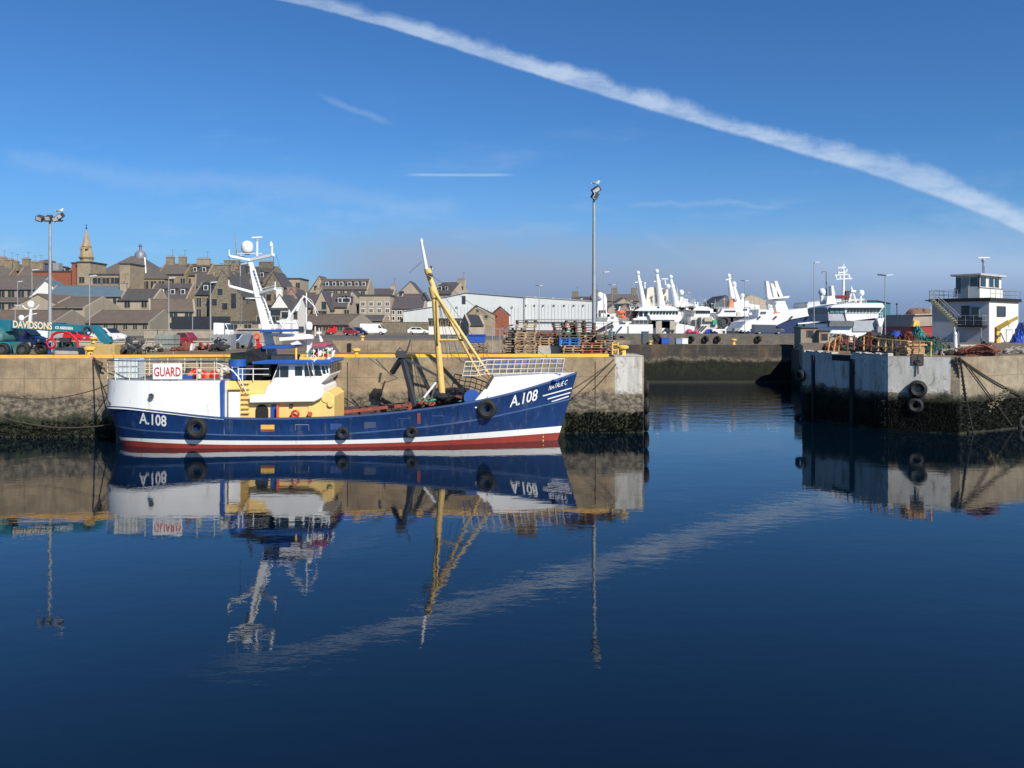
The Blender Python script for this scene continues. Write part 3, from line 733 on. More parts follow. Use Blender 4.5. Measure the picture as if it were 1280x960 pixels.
# boat deck: rails, raft drum, dark awning
mb=MB(); 
for py in (461,468): mb.path([P(297,py,41.22),P(336,py,41.22)],.02)
for px in (298,303,316.5): mb.cyl(P(px,476,41.22),P(px,460,41.22),.024)
mb.path([P(276,461,41.06),P(290,462,41.06),P(300,474,41.06),P(308,490,41.06)],.022); mb.path([P(270,454,41.47),P(283,458,41.31),P(296,468,41.06)],.02)
mb.build('rail',white,boat)
mb=MB(); mb.cyl(P(298,474,41.89),P(298,461,41.89),.36,n=16); mb.cyl(P(297,458,42.05),P(297,449,42.05),.44,n=18); mb.build('raft_drum',trimblue,boat,smooth=True)
mb=MB(); mb.add([P(288,452,42.05),P(288,441.5,42.05),P(312,439,41.89),P(331,432,41.89),P(336,452,41.89),P(288,452,44.38),P(289,444,44.38),P(312,440,44.38),P(331,434,44.38),P(336,452,44.38)],[(0,1,2,3,4),(9,8,7,6,5),(0,5,6,1),(1,6,7,2),(2,7,8,3),(3,8,9,4)]); mb.build('awning',darknet,boat)
mb=MB(); mb.box(X(300,42.22),X(331,42.22),YC-1,YC+1.16,Z(476,42.22),Z(456,42.22)); mb.build('net_bin',darknet,boat)
mb=MB(); mb.box(X(340,42.22),X(368,42.22),42.05,43.71,Z(450,42.22),Z(444,42.22)); mb.build('roof_locker',charcoal,boat)
mb=MB(); mb.cyl(P(318,435,42.39),P(309,440,42.39),.10,n=8); mb.path([P(305,447,42.05),P(310,436,42.05),P(316,419,42.05)],.05); build_each(mb,'exhaust',dgrey,boat)
# canopies on the mast
for y0,y1,x0,x1 in ((411.3,415.6,327,373),(431.4,436,330,372)):
    mb=MB(); mb.xz([(X(x0,42.22),Z(y0+.6,42.22)),(X(x1-9,42.22),Z(y0,42.22)),(X(x1,42.22),Z(y0+1.0,42.22)),(X(x1-8,42.22),Z(y1-1,42.22)),(X(x0+1,42.22),Z(y1,42.22))],YC-1.33,YC+1.33); mb.build('canopy',trimblue,boat,bevel=.02)
# gantry
mb=MB(); mb.beam(P(336,418,42.39),P(388,419.5,42.39),.3,.14); mb.beam(P(350,424,42.05),P(392,421,42.05),.3,.17); mb.beam(P(336,419,44.05),P(388,420,44.05),.25,.12)
mb.beam(P(387,421,42.39),P(387,448,42.39),.24,.2); mb.beam(P(386,421,44.05),P(386,449,44.05),.24,.2); mb.beam(P(388,421,42.14),P(388,421,44.21),.2,.2)
mb.build('gantry',white,boat)
mb=MB(); mb.cyl(P(354,407,42.72),P(380,370,42.72),.065,.05); mb.cyl(P(354,407,42.72),P(350,418,42.72),.05); mb.cyl(P(383,366,43.05),P(383,404,43.05),.03); mb.path([P(380,370,42.72),P(392,382,42.72),P(396,395,42.72)],.02); mb.path([P(380,370,42.72),P(367,388,42.72),P(355,405,42.72)],.012)
mb.path([P(378,369,42.72),P(389,375,42.72),P(398,392,42.72)],.012); mb.cyl(P(346,402,42.72),P(370,404,42.72),.05); mb.cyl(P(350,403,42.72),P(356,410,42.72),.05); mb.build('landing_derrick',white,boat)
mb=MB(); mb.lathe(P(386,412,42.55),[(.16,0),(.19,.1),(.19,.26),(.14,.36),(.05,.41)],14); mb.build('radome',white,boat,smooth=True)
mb=MB(); mb.lathe(P(386,418,42.55),[(.14,0),(.14,.24)],10); mb.box(X(374,42.72),X(379,42.72),42.63,42.88,Z(416,42.72),Z(408,42.72)); mb.build('instrument_base',charcoal,boat)
mb=MB(); mb.cyl(P(402,427,42.55),P(400,420,42.55),.1,.04); mb.cyl(P(394,420,42.55),P(394,408,42.55),.02); mb.cyl(P(399,424,43.13),P(399,410,43.13),.02); mb.box(X(396,42.72),X(402,42.72),42.63,42.8,Z(417,42.72),Z(414.5,42.72)); build_each(mb,'deck_light',white,boat)
mb=MB(); mb.xz([(X(391,42.3),Z(431.5,42.3)),(X(402,42.3),Z(429,42.3)),(X(411,42.3),Z(431,42.3)),(X(410,42.3),Z(432.5,42.3)),(X(391,42.3),Z(432.3,42.3))],41.8,43.71); mb.build('canopy',pinkc,boat)
mb=MB(); mb.xz([(X(365,42.3),Z(429,42.3)),(X(374,42.3),Z(425.5,42.3)),(X(378,42.3),Z(430,42.3)),(X(367,42.3),Z(431,42.3))],41.89,43.22); mb.build('canopy',mat('white_canvas',(.75,.72,.75),.8),boat)
mb=MB(); mb.cyl(P(370,450,42.14),P(370,433,42.14),.06); mb.box(X(376,42.14),X(407,42.14),41.8,43.88,Z(449.5,42.14),Z(446,42.14)); mb.build('roof_locker',yellow,boat)
cols=[redp,white,tealp,greenp,orange,white,bluep,pinkc,white,cream,white,redp]
for i in range(26):
    px=388+random.random()*24; py=437+random.random()*8.5
    mb=MB(); c=P(px,py,42.05+random.random()*1.4); mb.sph(c,.09+.04*random.random(),n=8,m=6); mb.build('buoy',cols[i%12],boat,smooth=True)
mb=MB(); mb.path([P(408,450,42.14),P(415,446,42.14),P(418,438,42.14)],.06,8); mb.path([P(390,434,41.97),P(416,436,41.97)],.025); 
for px in (392,398,404,410,415): mb.cyl(P(px,447,41.97),P(px,434,41.97),.018)
mb.torus(P(392,447,41.06),(0,1,0),.12,.02); mb.cyl(P(392,452,40.97),P(398,447,40.97),.03)
mb.build('roof_rail',white,boat)
# things on the stern shelter deck
mb=MB(); a=P(148,476,42.72); mb.box(X(148,42.72),X(177,42.72),42.14,43.13,TZ+.01,TZ+1.02); tk=mb.build('water_tank',tankw,boat,bevel=.06)
mb=MB()
for i in range(6):
    x=X(148,42.05)+i*.2; mb.cyl((x,42.11,TZ+.01),(x,42.11,TZ+1.05),.015)
for z in (.05,.35,.65,1.03): mb.cyl((X(147.5,42.05),42.11,TZ+z),(X(174,42.05),42.11,TZ+z),.015)
mb.build('tank_cage',steel,tk)
for px,m in ((238,orange),(243,redp),(252,redp),(259,orange),(268,redp),(247,redp)):
    mb=MB(); mb.sph(P(px,467+random.random()*4,42.14+random.random()),.24,.24,.26,10,8); mb.build('buoy',m,boat,smooth=True)
mb=MB(); mb.cyl(P(180,474,42.3),P(195,474,42.3),.18); mb.cyl(P(232,475,42.3),P(236,459,42.3),.14); mb.sph(P(205,473,43.13),.4,.3,.25); build_each(mb,'deck_gear',dgrey,boat)
mb=MB(); mb.cyl(P(249,473,41.56),P(249,461,41.56),.10,.13,10); mb.cyl(P(273,464,41.72),P(285,462,41.72),.15,n=10); mb.cyl(P(277,476,41.56),P(277,456,41.56),.07); build_each(mb,'capstan',cream,boat,smooth=True)
mb=MB(); mb.box(X(194,42.3),X(250,42.3),42.14,44.05,TZ+.01,TZ+.16); mb.build('hatch',trimblue,boat)
# main (white) mast
Dm=YC
def bar(mb,quad,dy): # tapered box from left/right edge pixels bottom to top
    (a,b),(c,d)=quad
    mb.add([P(a[0],a[1],Dm-dy)*1,P(b[0],b[1],Dm-dy),P(b[0],b[1],Dm+dy),P(a[0],a[1],Dm+dy),P(c[0],c[1],Dm-dy*.6),P(d[0],d[1],Dm-dy*.6),P(d[0],d[1],Dm+dy*.6),P(c[0],c[1],Dm+dy*.6)],[(0,3,2,1),(4,5,6,7),(0,1,5,4),(1,2,6,5),(2,3,7,6),(3,0,4,7)])
mb=MB(); bar(mb,(((336,450),(349,450)),((318.5,372),(328,372))),.28); bar(mb,(((318.5,372),(328,372)),((310,328),(316,327))),.2)
mast=mb.build('mast',white,boat,bevel=.03)
mb=MB(); mb.path([P(318,336,42.8),P(329,372,42.8),P(331,376,42.8),P(344,414,42.8)],.045); mb.path([P(315,330,42.97),P(326,362,42.97)],.03)
for k in range(18):
    t=k/17; a=P(316+24*t,337+75*t,42.8); mb.cyl(a,a+Vector((.16,0,0)),.014)
mb.build('ladder',white,mast)
mb=MB(); mb.beam(P(312,325,Dm),P(286.5,320,Dm-1.0),.14,.12); mb.beam(P(312,325,Dm),P(342,318.5,Dm-.8),.14,.14); mb.beam(P(312,326,Dm),P(300,320,Dm+1.2),.12,.12)
mb.cyl(P(286.5,320,Dm-1),P(286.5,312,Dm-1),.03); mb.cyl(P(340,318.5,Dm-.8),P(340,306,Dm-.8),.05); mb.path([P(296,317,Dm-.3),P(328,317,Dm-.3)],.02)
mb.beam(P(318,366,Dm),P(286,357.5,Dm-1.1),.14,.12); mb.beam(P(322,367,Dm),P(344,361,Dm-1.0),.14,.12); mb.path([P(324,362,Dm+.3),P(344,357,Dm-.5)],.03)
mb.cyl(P(286,357.5,Dm-1.1),P(286,350,Dm-1.1),.03); mb.cyl(P(344,361,Dm-1),P(344,352,Dm-1),.03); mb.beam(P(308,373,Dm),P(322,373,Dm),.3,.06)
mb.build('crosstree',white,mast)
mb=MB(); mb.cyl(P(286.5,320,Dm-1),P(286.5,350,Dm-1),.01); mb.cyl(P(341.5,318,Dm-.8),P(343,352,Dm-.9),.014); mb.cyl(P(300.5,345,Dm),P(300.5,408,Dm),.014); mb.cyl(P(345,318,Dm),P(372,405,Dm),.008); mb.build('wire_stay',dgrey,mast)
mb=MB(); mb.lathe(P(309,316,Dm),[(.20,0),(.29,.10),(.30,.32),(.27,.48),(.17,.58),(.05,.62)],18); mb.build('radome',white,mast,smooth=True)
mb=MB(); mb.lathe(P(309,318.5,Dm),[(.12,0),(.2,.14)],12); mb.cyl(P(310,335,Dm-.2),P(310,341,Dm-.2),.09,.09,8); mb.cyl(P(306,332,Dm-.2),P(312,334,Dm-.2),.05); mb.cyl(P(310,373,Dm-.2),P(310,380,Dm-.2),.07); build_each(mb,'mast_lights',dgrey,mast)
mb=MB(); mb.cyl(P(321.5,320,Dm),P(321.5,302,Dm),.05); mb.lathe(P(321.5,302,Dm),[(.05,0),(.14,.12)],10); mb.beam(P(315,297,Dm),P(328,296.3,Dm),.1,.06); mb.build('radar_scanner',white,mast)
mb=MB(); mb.lathe(P(339,308,Dm-.8),[(.09,0),(.09,.1),(.06,.18),(.015,.26)],10); mb.build('gps_dome',white,mast,smooth=True)
mb=MB(); mb.cyl(P(296,318,Dm),P(294.5,296,Dm),.035,.025); mb.cyl(P(294.5,296,Dm),P(293.5,285,Dm),.012); mb.cyl(P(297,318,Dm),P(297,313,Dm),.09); mb.build('aerial',greyp,mast)
# foremast tripod
mb=MB(); mb.cyl(P(553,500,Dm),P(541.5,358,Dm),.19,.13,12); mb.cyl(P(541.5,358,Dm),P(533.5,338,Dm),.15,.13,12); 
mb.cyl(P(544,372,Dm),P(540,358,Dm),.23,.21,12); mb.cyl(P(536,342,Dm),P(534.5,336,Dm),.19,.19,12); mb.cyl(P(548,430,Dm-.25),P(546,375,Dm-.2),.05)
fm=mb.build('foremast',mastyel,boat,smooth=True)
mb=MB(); mb.cyl(P(533.5,338,Dm),P(527,303,Dm),.10,.06,10); mb.lathe(P(526.8,303,Dm),[(.08,0),(.08,.1),(.02,.22)],10); mb.cyl(P(534,338,Dm),P(541,336,Dm),.04); mb.build('topmast',white,fm)
mb=MB(); mb.box(X(537.5,Dm),X(540,Dm),Dm-.08,Dm+.08,Z(337,Dm),Z(332,Dm)); mb.cyl(P(530,366,Dm-.3),P(536,376,Dm-.3),.10,n=8); mb.cyl(P(535,342,Dm-.3),P(541,345,Dm-.3),.07); mb.torus(P(531,372,Dm-.3),(0,1,0),.13,.04); build_each(mb,'mast_fitting',dgrey,fm)
mb=MB(); mb.cyl(P(540,360,Dm-.1),P(613,471,41.97),.095,.075,10); mb.build('mast_leg',mastyel,boat,smooth=True)
mb=MB(); mb.cyl(P(542,362,Dm+.1),P(600,470,44.54),.085,.07,10); mb.build('mast_leg',mastyel,boat,smooth=True)
mb=MB(); mb.cyl(P(548,425,Dm-.1),P(579,425,42.63),.06,n=8); mb.build('mast_brace',mastyel,boat)
mb=MB()
for a,b in (((542,352),(628,470)),((527,327),(512,341)),((549,380),(566,452)),((553,385),(577,455)),((548,378),(560,450)),((540,345),(720,472)),((583,425),(594,455))): mb.cyl(P(*a,Dm),P(*b,Dm),.012,n=5)
mb.build('rigging_wire',dgrey,boat)
# trawl gallows / derricks amidships (dark)
mb=MB(); mb.beam(P(503,448,Dm),P(519,508,Dm-.5),.22,.22); mb.beam(P(501,449,Dm),P(490,466,Dm+.6),.2,.22); mb.beam(P(508,449,Dm),P(551,472,Dm),.14,.12); mb.cbox(P(501,443,Dm),.5,.4,.35)
mb.path([P(494,444,Dm),P(500,434,Dm),P(507,443,Dm)],.03); mb.beam(P(508,441,Dm),P(513,425,Dm),.08,.06)
mb.beam(P(547,470,Dm),P(538,505,Dm-.3),.12,.12); mb.cyl(P(470,449,Dm),P(490,470,Dm),.03); mb.cyl(P(476,466,Dm),P(474,478,Dm),.06)
mb.build('gallows',charcoal,boat)
mb=MB(); mb.path([P(460,447,Dm),P(497,473,Dm),P(476,480,Dm)],.02); mb.path([P(514,450,Dm),P(540,492,Dm)],.02); mb.path([P(508,455,Dm),P(522,478,Dm),P(536,500,Dm)],.016); mb.path([P(520,470,Dm),P(552,480,Dm)],.02); mb.build('rigging_wire',dgrey,boat)
mb=MB(); mb.beam(P(420,516,44.54),P(514,505.5,44.71),.22,.16); mb.beam(P(513,505,43.55),P(513,512,43.55),.2,.2); mb.build('deck_beam',rustred,boat)
for i in range(22):
    px=520+random.random()*58; c=P(px,507-(px-520)*.09-random.random()*6,42.22+random.random()*2)
    mb=MB(); mb.torus(c,(random.random()-.5,random.random()-.5,1),.12+.1*random.random(),.05,12,6); mb.build('net_roller',rustred if i%3 else greenp,boat,smooth=True)
mb=MB(); [mb.sph(P(545+random.random()*42.72,499-random.random()*9,42.72+random.random()*1.6),.28+.3*random.random(),.35,.2+.15*random.random(),9,6) for _ in range(26)]; mb.build('net_heap',darknet,boat,smooth=True)
mb=MB(); mb.cyl(P(590,497,42.39),P(590,497,43.71),.30,n=16); mb.cyl(P(590,497,42.3),P(590,497,42.39),.42,n=18); mb.build('winch_drum',trimblue,boat)
mb=MB(); mb.beam(P(530,497,42.55),P(545,478,42.55),.1,.1); mb.beam(P(592,508,41.22),P(609,488,41.39),.12,.30); build_each(mb,'fairing_brace',white,boat)
# rudder trunk / dark piece painted in for the shadow under the stern
mb=MB(); mb.box(XST+.35,XST+1.0,YC-0.07,YC+0.07,-1,.9); mb.build('rudder_shadow',charcoal,boat)

boat.rotation_euler=(0,0,BROT)
X_b,P_b,HPb=X,P,HP
def HP(px,py,off=.02):
    global X,P
    X,P=X_b,P_b; q=HPb(px,py,off); X,P=X_w,P_w; return q
X,P=X_w,P_w
def tyre(px,py,r,D=None,label='',parent_n=None,ax=(0,1,0),grp='tyre fenders along the boat side',off=.16,rope_=True):
    c=BW(HP(px,py,off)) if D is None else P(px,py,D)
    t=thing('tyre_fender',label,'tyre',(c.x,c.y,c.z-r),grp)
    mb=MB(); mb.torus(c,ax,r*.70,r*.30,26,8,1.0)
    mb.build('tread',black,t,smooth=True)
    mb=MB(); mb.torus(c+Vector(ax)*-.02,ax,r*.42,r*.08,20,6); mb.build('bead',mat('worn_rubber',(.035,.035,.036),.7,var=.3),t,smooth=True)
    if rope_:
        mb=MB(); mb.path([c+Vector((0,.0,r*.7)),c+Vector((.02,.12,r*1.25))],.015); mb.build('lashing',rope,t)
    return t
tyre(246,535,.52,label='large black tyre hanging on the blue hull below the stern shelter')
tyre(608.5,511,.50,label='large black tyre hanging high on the blue hull under the whaleback')
tyre(428.5,541.5,.31,label='small black tyre on the blue hull just forward of the yellow deckhouse')
tyre(514.5,540,.31,label='small black tyre on the blue hull beside the rusty strap, below the foremast')
# ------------------------------------------------------------------ things on the quay
def PZ(px,D,z): return Vector((X(px,D),D,z))
# floodlight masts
def flood_mast(px,D,ytop,z0,label,heads,r=.13,bird=None,grp='tall floodlight masts'):
    zt=Z(ytop,D); x=X(px,D)
    t=thing('lamp_post',label,'lamp post',(x,D,z0),grp)
    mb=MB(); mb.cyl((x,D,z0),(x,D,zt),r,r*.55,12); mb.cyl((x,D,z0),(x,D,z0+.9),r*1.4,r*1.35,12); mb.build('post',steel,t,smooth=True)
    mb=MB(); mb.beam((x-max(abs(h[0]) for h in heads)-.1,D,zt),(x+max(abs(h[0]) for h in heads)+.1,D,zt),.1,.1); mb.build('bracket',steel,t)
    for dx,dz,ry,w_ in heads:
        mb=MB(); mb.cbox((x+dx,D-.12,zt+dz),w_,.42,.30,ry=ry,rx=R(25)); h=mb.build('lamp_head',dgrey,t,bevel=.02)
        mb=MB(); mb.cbox((x+dx,D-.32,zt+dz-.06),w_*.8,.03,.22,ry=ry,rx=R(25)); mb.build('lamp_glass',lamp_g,h)
    return x,zt
x,zt=flood_mast(62.5,53,276,QZ,'tall galvanised floodlight mast with three lamp heads beside the teal crane',[(-.55,.14,R(18),.42),(0,.16,0,.36),(.50,.12,R(-18),.36),(.72,.28,R(-25),.4)])
LEFT_LAMP=(x+.62,53,zt+.45)
x,zt=flood_mast(742.5,52.6,246,QZ,'tallest slim floodlight mast standing behind the pallet stacks',[(.04,.05,R(-62),.42),(.12,.42,R(-35),.55)],r=.15)
MID_LAMP=(x+.12,52.6,zt+.68)
# herring gulls
def gull(loc,label,face=1):
    x,y,z=loc; s=1.0
    mb=MB()
    mb.sph((x,y,z+.19),.20,.085,.085,12,8); mb.sph((x+face*.17,y,z+.30),.062,.05,.055,10,7); mb.cyl((x+face*.13,y,z+.2),(x+face*.17,y,z+.29),.06,.05)
    mb.cyl((x-face*.15,y,z+.19),(x-face*.33,y,z+.17),.06,.02)
    g=mb.build('gull',gullw,None,smooth=True,loc=loc); tag(g,label,'gull','gulls perched on the lamp masts')
    mb=MB(); mb.sph((x-face*.05,y-.055,z+.21),.19,.04,.06,10,6); mb.build('wing',gullg,g,smooth=True)
    mb=MB(); mb.cyl((x+face*.22,y,z+.30),(x+face*.31,y,z+.28),.016,.006); mb.build('beak',yellow,g)
    for dy in (-.03,.03):
        mb=MB(); mb.cyl((x,y+dy,z),(x,y+dy,z+.13),.010); mb.build('leg',ylight,g)
gull(LEFT_LAMP,'white gull perched on the lamp heads of the mast by the teal crane',1)
gull(MID_LAMP,'white gull perched on top of the tallest mast behind the pallets',1)

# thin lighting columns further back
def thin_post(px,D,ytop,ybase,label,heads=1,r=.075,grp='slim lighting columns along the quays'):
    zt=Z(ytop,D); z0=max(3.5,Z(ybase,D)) if ybase else QZ
    x=X(px,D); t=thing('lamp_post',label,'lamp post',(x,D,z0),grp)
    mb=MB(); mb.cyl((x,D,z0),(x,D,zt),r,r*.7,8); mb.build('post',steel,t)
    for s_ in ((-1,1) if heads==2 else (1,)):
        mb=MB(); mb.cbox((x+s_*.45,D,zt+.02),.75,.3,.14,ry=R(6)*-s_); mb.build('lamp_head',lamp_g if heads==1 or s_>0 else dgrey,t)
for a in ((40,112,337.5,424,'slim lighting column in front of the slate roof, left of the floodlight mast'),(112,100,345,424,'slim lighting column in front of the blue-grey roof and beige wall'),
          (211,110,347.5,424,'slim lighting column in front of the brown-roofed gable house'),(263,100,353,424,'slim lighting column in front of the charcoal sheet screen'),
          (300.5,105,330,424,'slim lighting column behind the white mast of the boat')): thin_post(a[0],a[1],a[2],None,a[4])
thin_post(22,140,352,None,'short lighting column before the far left windows'); thin_post(10+9,120,382,None,'shortest lighting column, above the word on the teal jib')
thin_post(674,190,357,418,'white twin-head column against the long white warehouse',2,.10)
thin_post(754.5,120,340,424,'slim column with one head just right of the tallest mast',1,.06); thin_post(765,185,356,418,'short twin-head column behind the pallet stacks and white mast house',2)
thin_post(931,181,351,418,'twin-head column above the slate coloured van',2,.09); thin_post(1017.5,120,328,424,'slim column left of the white patrol ship bridge',1,.07)
thin_post(1106.5,95,344,430,'twin-head column in front of the teal shed at the pier',2,.075); thin_post(856,185,384,418,'little column on the far quay beside the red and blue nets',1)

# bollards
def bollard(x,y,z,s,label,grp='yellow mooring bollards',mm=yellow):
    t=thing('bollard',label,'bollard',(x,y,z),grp)
    mb=MB(); mb.lathe((x,y,z),[(.20*s,0),(.20*s,.04),(.13*s,.06),(.12*s,.30*s)],14); mb.build('base',mm,t,smooth=True)
    mb=MB(); mb.lathe((x,y,z+.30*s),[(.13*s,0),(.24*s,.04*s),(.25*s,.12*s),(.20*s,.16*s),(.05*s,.18*s)],14); mb.build('cap',mm,t,smooth=True)
for px,s,lb in ((117,1.25,'yellow bollard at the quay edge in front of the yellow concrete block'),(443.5,1.0,'yellow bollard on the quay edge between the wheelhouse and the black gallows'),(782.5,1.35,'yellow bollard by the white painted pier end')):
    x=X(px,46.0); bollard(x,FY(x)+.75,QZ,s,lb)
bollard(X(117,50.5),50.5,Z(431,50.5),1.0,'yellow bollard cap showing above the yellow concrete block')
for px,D,z,s,lb in ((917,88.9,3.97,1.3,'yellow bollard in the middle of the low far pier'),(813,88.9,3.97,.9,'small yellow bollard at the left of the low far pier'),(453,98.8,QZ,1.2,'yellow bollard above the grey basin wall near the white van'),(1012,85.2,3.65,1.2,'yellow bollard in front of the small grey hut'),):
    bollard(X(px,D),D,z,s,lb)

# parked crane with lettered jib
D=49.0
cr=thing('mobile_crane','teal mobile crane with a long lettered jib and big dark wheels at the left edge','crane',(X(-10,D),D,QZ))
mb=MB(); mb.xz([(X(a,D),Z(b,D)) for a,b in ((-60,395),(18,400.8),(18,414),(-60,420))],D-.45,D+.45); mb.xz([(X(a,D),Z(b,D)) for a,b in ((18.05,401.2),(114,407),(113,415),(62,413.6),(18.05,410.5))],D-.3,D+.3); jib=mb.build('jib',tealp,cr,bevel=.02)
mb=MB(); mb.xz([(X(a,D),Z(b,D)) for a,b in ((113.2,407.2),(121,406.4),(125,409),(140.5,427.5),(136,431.5),(129,428),(119,416),(113.2,414.8))],D-.22,D+.22); kn=mb.build('jib_tip',tealp,cr,bevel=.02)
mb=MB(); mb.torus((X(113,D),D-.35,Z(413.5,D)),(0,1,0),.24,.05,16,6); mb.path([(X(a,D),D-.3,Z(b,D)) for a,b in ((108,414),(113,409),(118,412),(120,418))],.03); mb.build('hose',dgrey,cr)
def jy(t): return Vector((X(19.5+50*t,D),D-.325,Z(409.3+3.0*t,D)))
text_mesh('DAVIDSONS',.62,letcream,jib,'lettering',lambda u_,v_:Vector((X(20,D)+u_*.86,D-.32,Z(409.2,D)+v_*.92-u_*.045)),bold=.02,align='LEFT',xs=.78)
text_mesh('ICE ABERDEEN',.22,stripew,jib,'lettering',lambda u_,v_:Vector((X(72.5,D)+u_,D-.32,Z(411.0,D)+v_-u_*.05)),bold=.006,align='LEFT',xs=.72)
mb=MB(); mb.xz([(X(a,D),Z(b,D)) for a,b in ((-30,408),(5,408.5),(11,413),(15,420),(14,426.5),(-30,427))],D-.9,D+.9); mb.build('counterweight',mat('worn_teal',(.06,.16,.16),.6,var=.35,scale=4),cr,bevel=.12)
mb=MB(); mb.xz([(X(a,D),Z(b,D)) for a,b in ((-60,430),(4,430),(10,426.5),(22,428),(24,436),(22,441.5),(-60,443))],D-.8,D+.8); mb.build('chassis',tealp,cr,bevel=.04)
mb=MB(); mb.xz([(X(a,D),Z(b,D)) for a,b in ((26,428),(40,428.5),(41,434),(35,441),(29,441))],D-.95,D-.3); mb.build('mudguard',mat('grey_green',(.06,.15,.13),.6,var=.3),cr,bevel=.03)
for px in (17,42,-40):
    mb=MB(); mb.torus((X(px,D),D-1.0,QZ+.37),(0,1,0),.26,.14,20,8,1.2); wl_=mb.build('wheel',black,cr,smooth=True)
    mb=MB(); mb.cyl((X(px,D),D-1.12,QZ+.37),(X(px,D),D-.9,QZ+.37),.17,n=14); mb.build('hub',dgrey,wl_)
    mb=MB(); mb.torus((X(px,D),D+.8,QZ+.37),(0,1,0),.26,.14,20,8,1.2); mb.build('wheel',black,cr,smooth=True)
# navy pickup behind the crane
# ------------------------------------------------------------------ vehicles
def car(px,D,length,label,m,kind='car',flip=False,rz=0,grp='cars parked along the harbour road',z=None,scale=1.0,sub=True):
    z=QZ+.01 if z is None else z; x=X(px,D)
    t=thing('parked_car' if kind!='van' else 'parked_van',label,'van' if kind=='van' else 'car',(x,D,z),grp)
    f=-1 if flip else 1; L=length; Mx=Matrix.Translation((x,D,z))@Matrix.Rotation(rz,4,'Z')@Matrix.Diagonal((f*L/4.4*1.0,1,scale,1))
    def mk(): return MB(Mx)
    if kind=='van':
        prof=[(-2.2,.35),(2.1,.35),(2.2,.5),(2.18,.95),(1.75,1.15),(1.15,1.95),(.95,2.05),(-2.15,2.12),(-2.2,2.0)]; W=.95
        wins=[[(.95,1.25),(1.62,1.25),(1.12,1.82),(.95,1.84)]]; wind=[(1.78,1.2),(1.20,1.9)]
    else:
        prof=[(-2.15,.30),(2.1,.28),(2.2,.45),(2.15,.72),(1.2,.93),(.45,1.40),(-1.3,1.45),(-1.95,1.02),(-2.2,.9)]; W=.85
        wins=[[(-.35,.97),(.98,.95),(.42,1.32),(-.35,1.36)],[(-1.62,1.0),(-.45,.97),(-.45,1.36),(-1.22,1.37)]]; wind=[(1.24,.96),(.50,1.39)]
    mb=mk(); mb.xz(prof,-W,W); mb.build('body',m,t,bevel=.05)
    for w_ in wins:
        mb=mk(); mb.xz(w_,-W-.015,-W+.02); mb.build('window',glass,t)
    mb=mk(); (ax_,az),(bx,bz)=wind; mb.add([(ax_+.02,-W+.1,az+.02),(ax_+.02,W-.1,az+.02),(bx+.02,W-.15,bz+.02),(bx+.02,-W+.15,bz+.02)],[(0,1,2,3)]); mb.build('windscreen',glass,t)
    for sx_ in (-1.4,1.35):
        for sy in (-W+.05,W-.05):
            mb=mk(); mb.cyl((sx_,sy-.1,.32),(sx_,sy+.1,.32),.32,n=14); w1=mb.build('wheel',black,t)
            if sy<0: mb=mk(); mb.cyl((sx_,sy-.12,.32),(sx_,sy-.09,.32),.18,n=10); mb.build('rim',steel,w1)
    for sy in (-.6,.6):
        mb=mk(); mb.cbox((2.17,sy,.62 if kind!='van' else .8),.06,.3,.16); mb.build('headlight',lamp_g,t)
    return t
car(32,62,2.6,'navy pickup nosing out behind the teal crane wheels',navy,scale=1.05)
car(101,90,3.4,'white car with dark windows parked behind the yellow concrete block',white,flip=True,scale=.9)
car(134,85,3.4,'white estate car right of the teal jib tip',white,scale=1.05,rz=R(-12))
car(97,76,1.9,'red car half hidden behind the red hauler arm',redp)
car(300,64,1.7,'silver-grey car between the grey crate and the lifebuoy hut',sgrey,rz=R(-140),scale=.78)
car(280,112,2.2,'white van parked at the end of the charcoal screen',white,'van')
car(424,160,4.4,'bright red van in front of the long brown-roofed shed',redp,'van',flip=True,z=QZ+.01)
car(439,145,2.6,'small red car beside the shed gable',mat('dark_red_paint',(.25,.02,.03),.4))
car(449,152,2.8,'dark blue car between the red car and the white van',navy,flip=False)
car(467,158,4.9,'white van parked right of the shed gable',white,'van')
car(523,165,4.2,'silver-white saloon parked below the brown wall',white)
car(229,72,1.8,'small dark red pickup in front of the charcoal screen',mat('dark_red_paint',(.25,.02,.03),.4),flip=True,scale=.8)
car(960,179.6,6.6,'slate coloured van parked on the far quay by the blue bow',navyvan,'van',z=4.13)
car(1049,100,3.2,'grey car between the small hut and the yellow rails',greyp,z=3.63)
car(72,100,2.6,'navy van behind the red hauler arm',navy,'van')

# concrete blocks, crates and bins at the left
def blockthing(px0,px1,D,y0,y1,d,label,m,name='concrete_block',cat='block',bev=.04,parts=None,z0=None):
    a=X(px0,D); b=X(px1,D); zb=QZ+.002 if z0 is None else z0; zt=Z(y0,D)
    mb=MB(); mb.box(a,b,D,D+d,zb,zt); return tag(mb.build(name,m,bevel=bev),label,cat)
blockthing(68,97,50,434.5,446,1.2,'long plain grey concrete block under the red hauler arm',paleconc)
b1=blockthing(106,143,48.3,430.5,446,1.3,'yellow painted concrete block beneath the tip of the teal jib',mat('block_yellow',(.50,.34,.12),.8,var=.2,scale=2,dirt=((.30,.25,.17),2,.52,.8)))
blockthing(216,217,50,440,446,.1,'thin steel stake left of the grey crate',steel,'stake','stake',0)
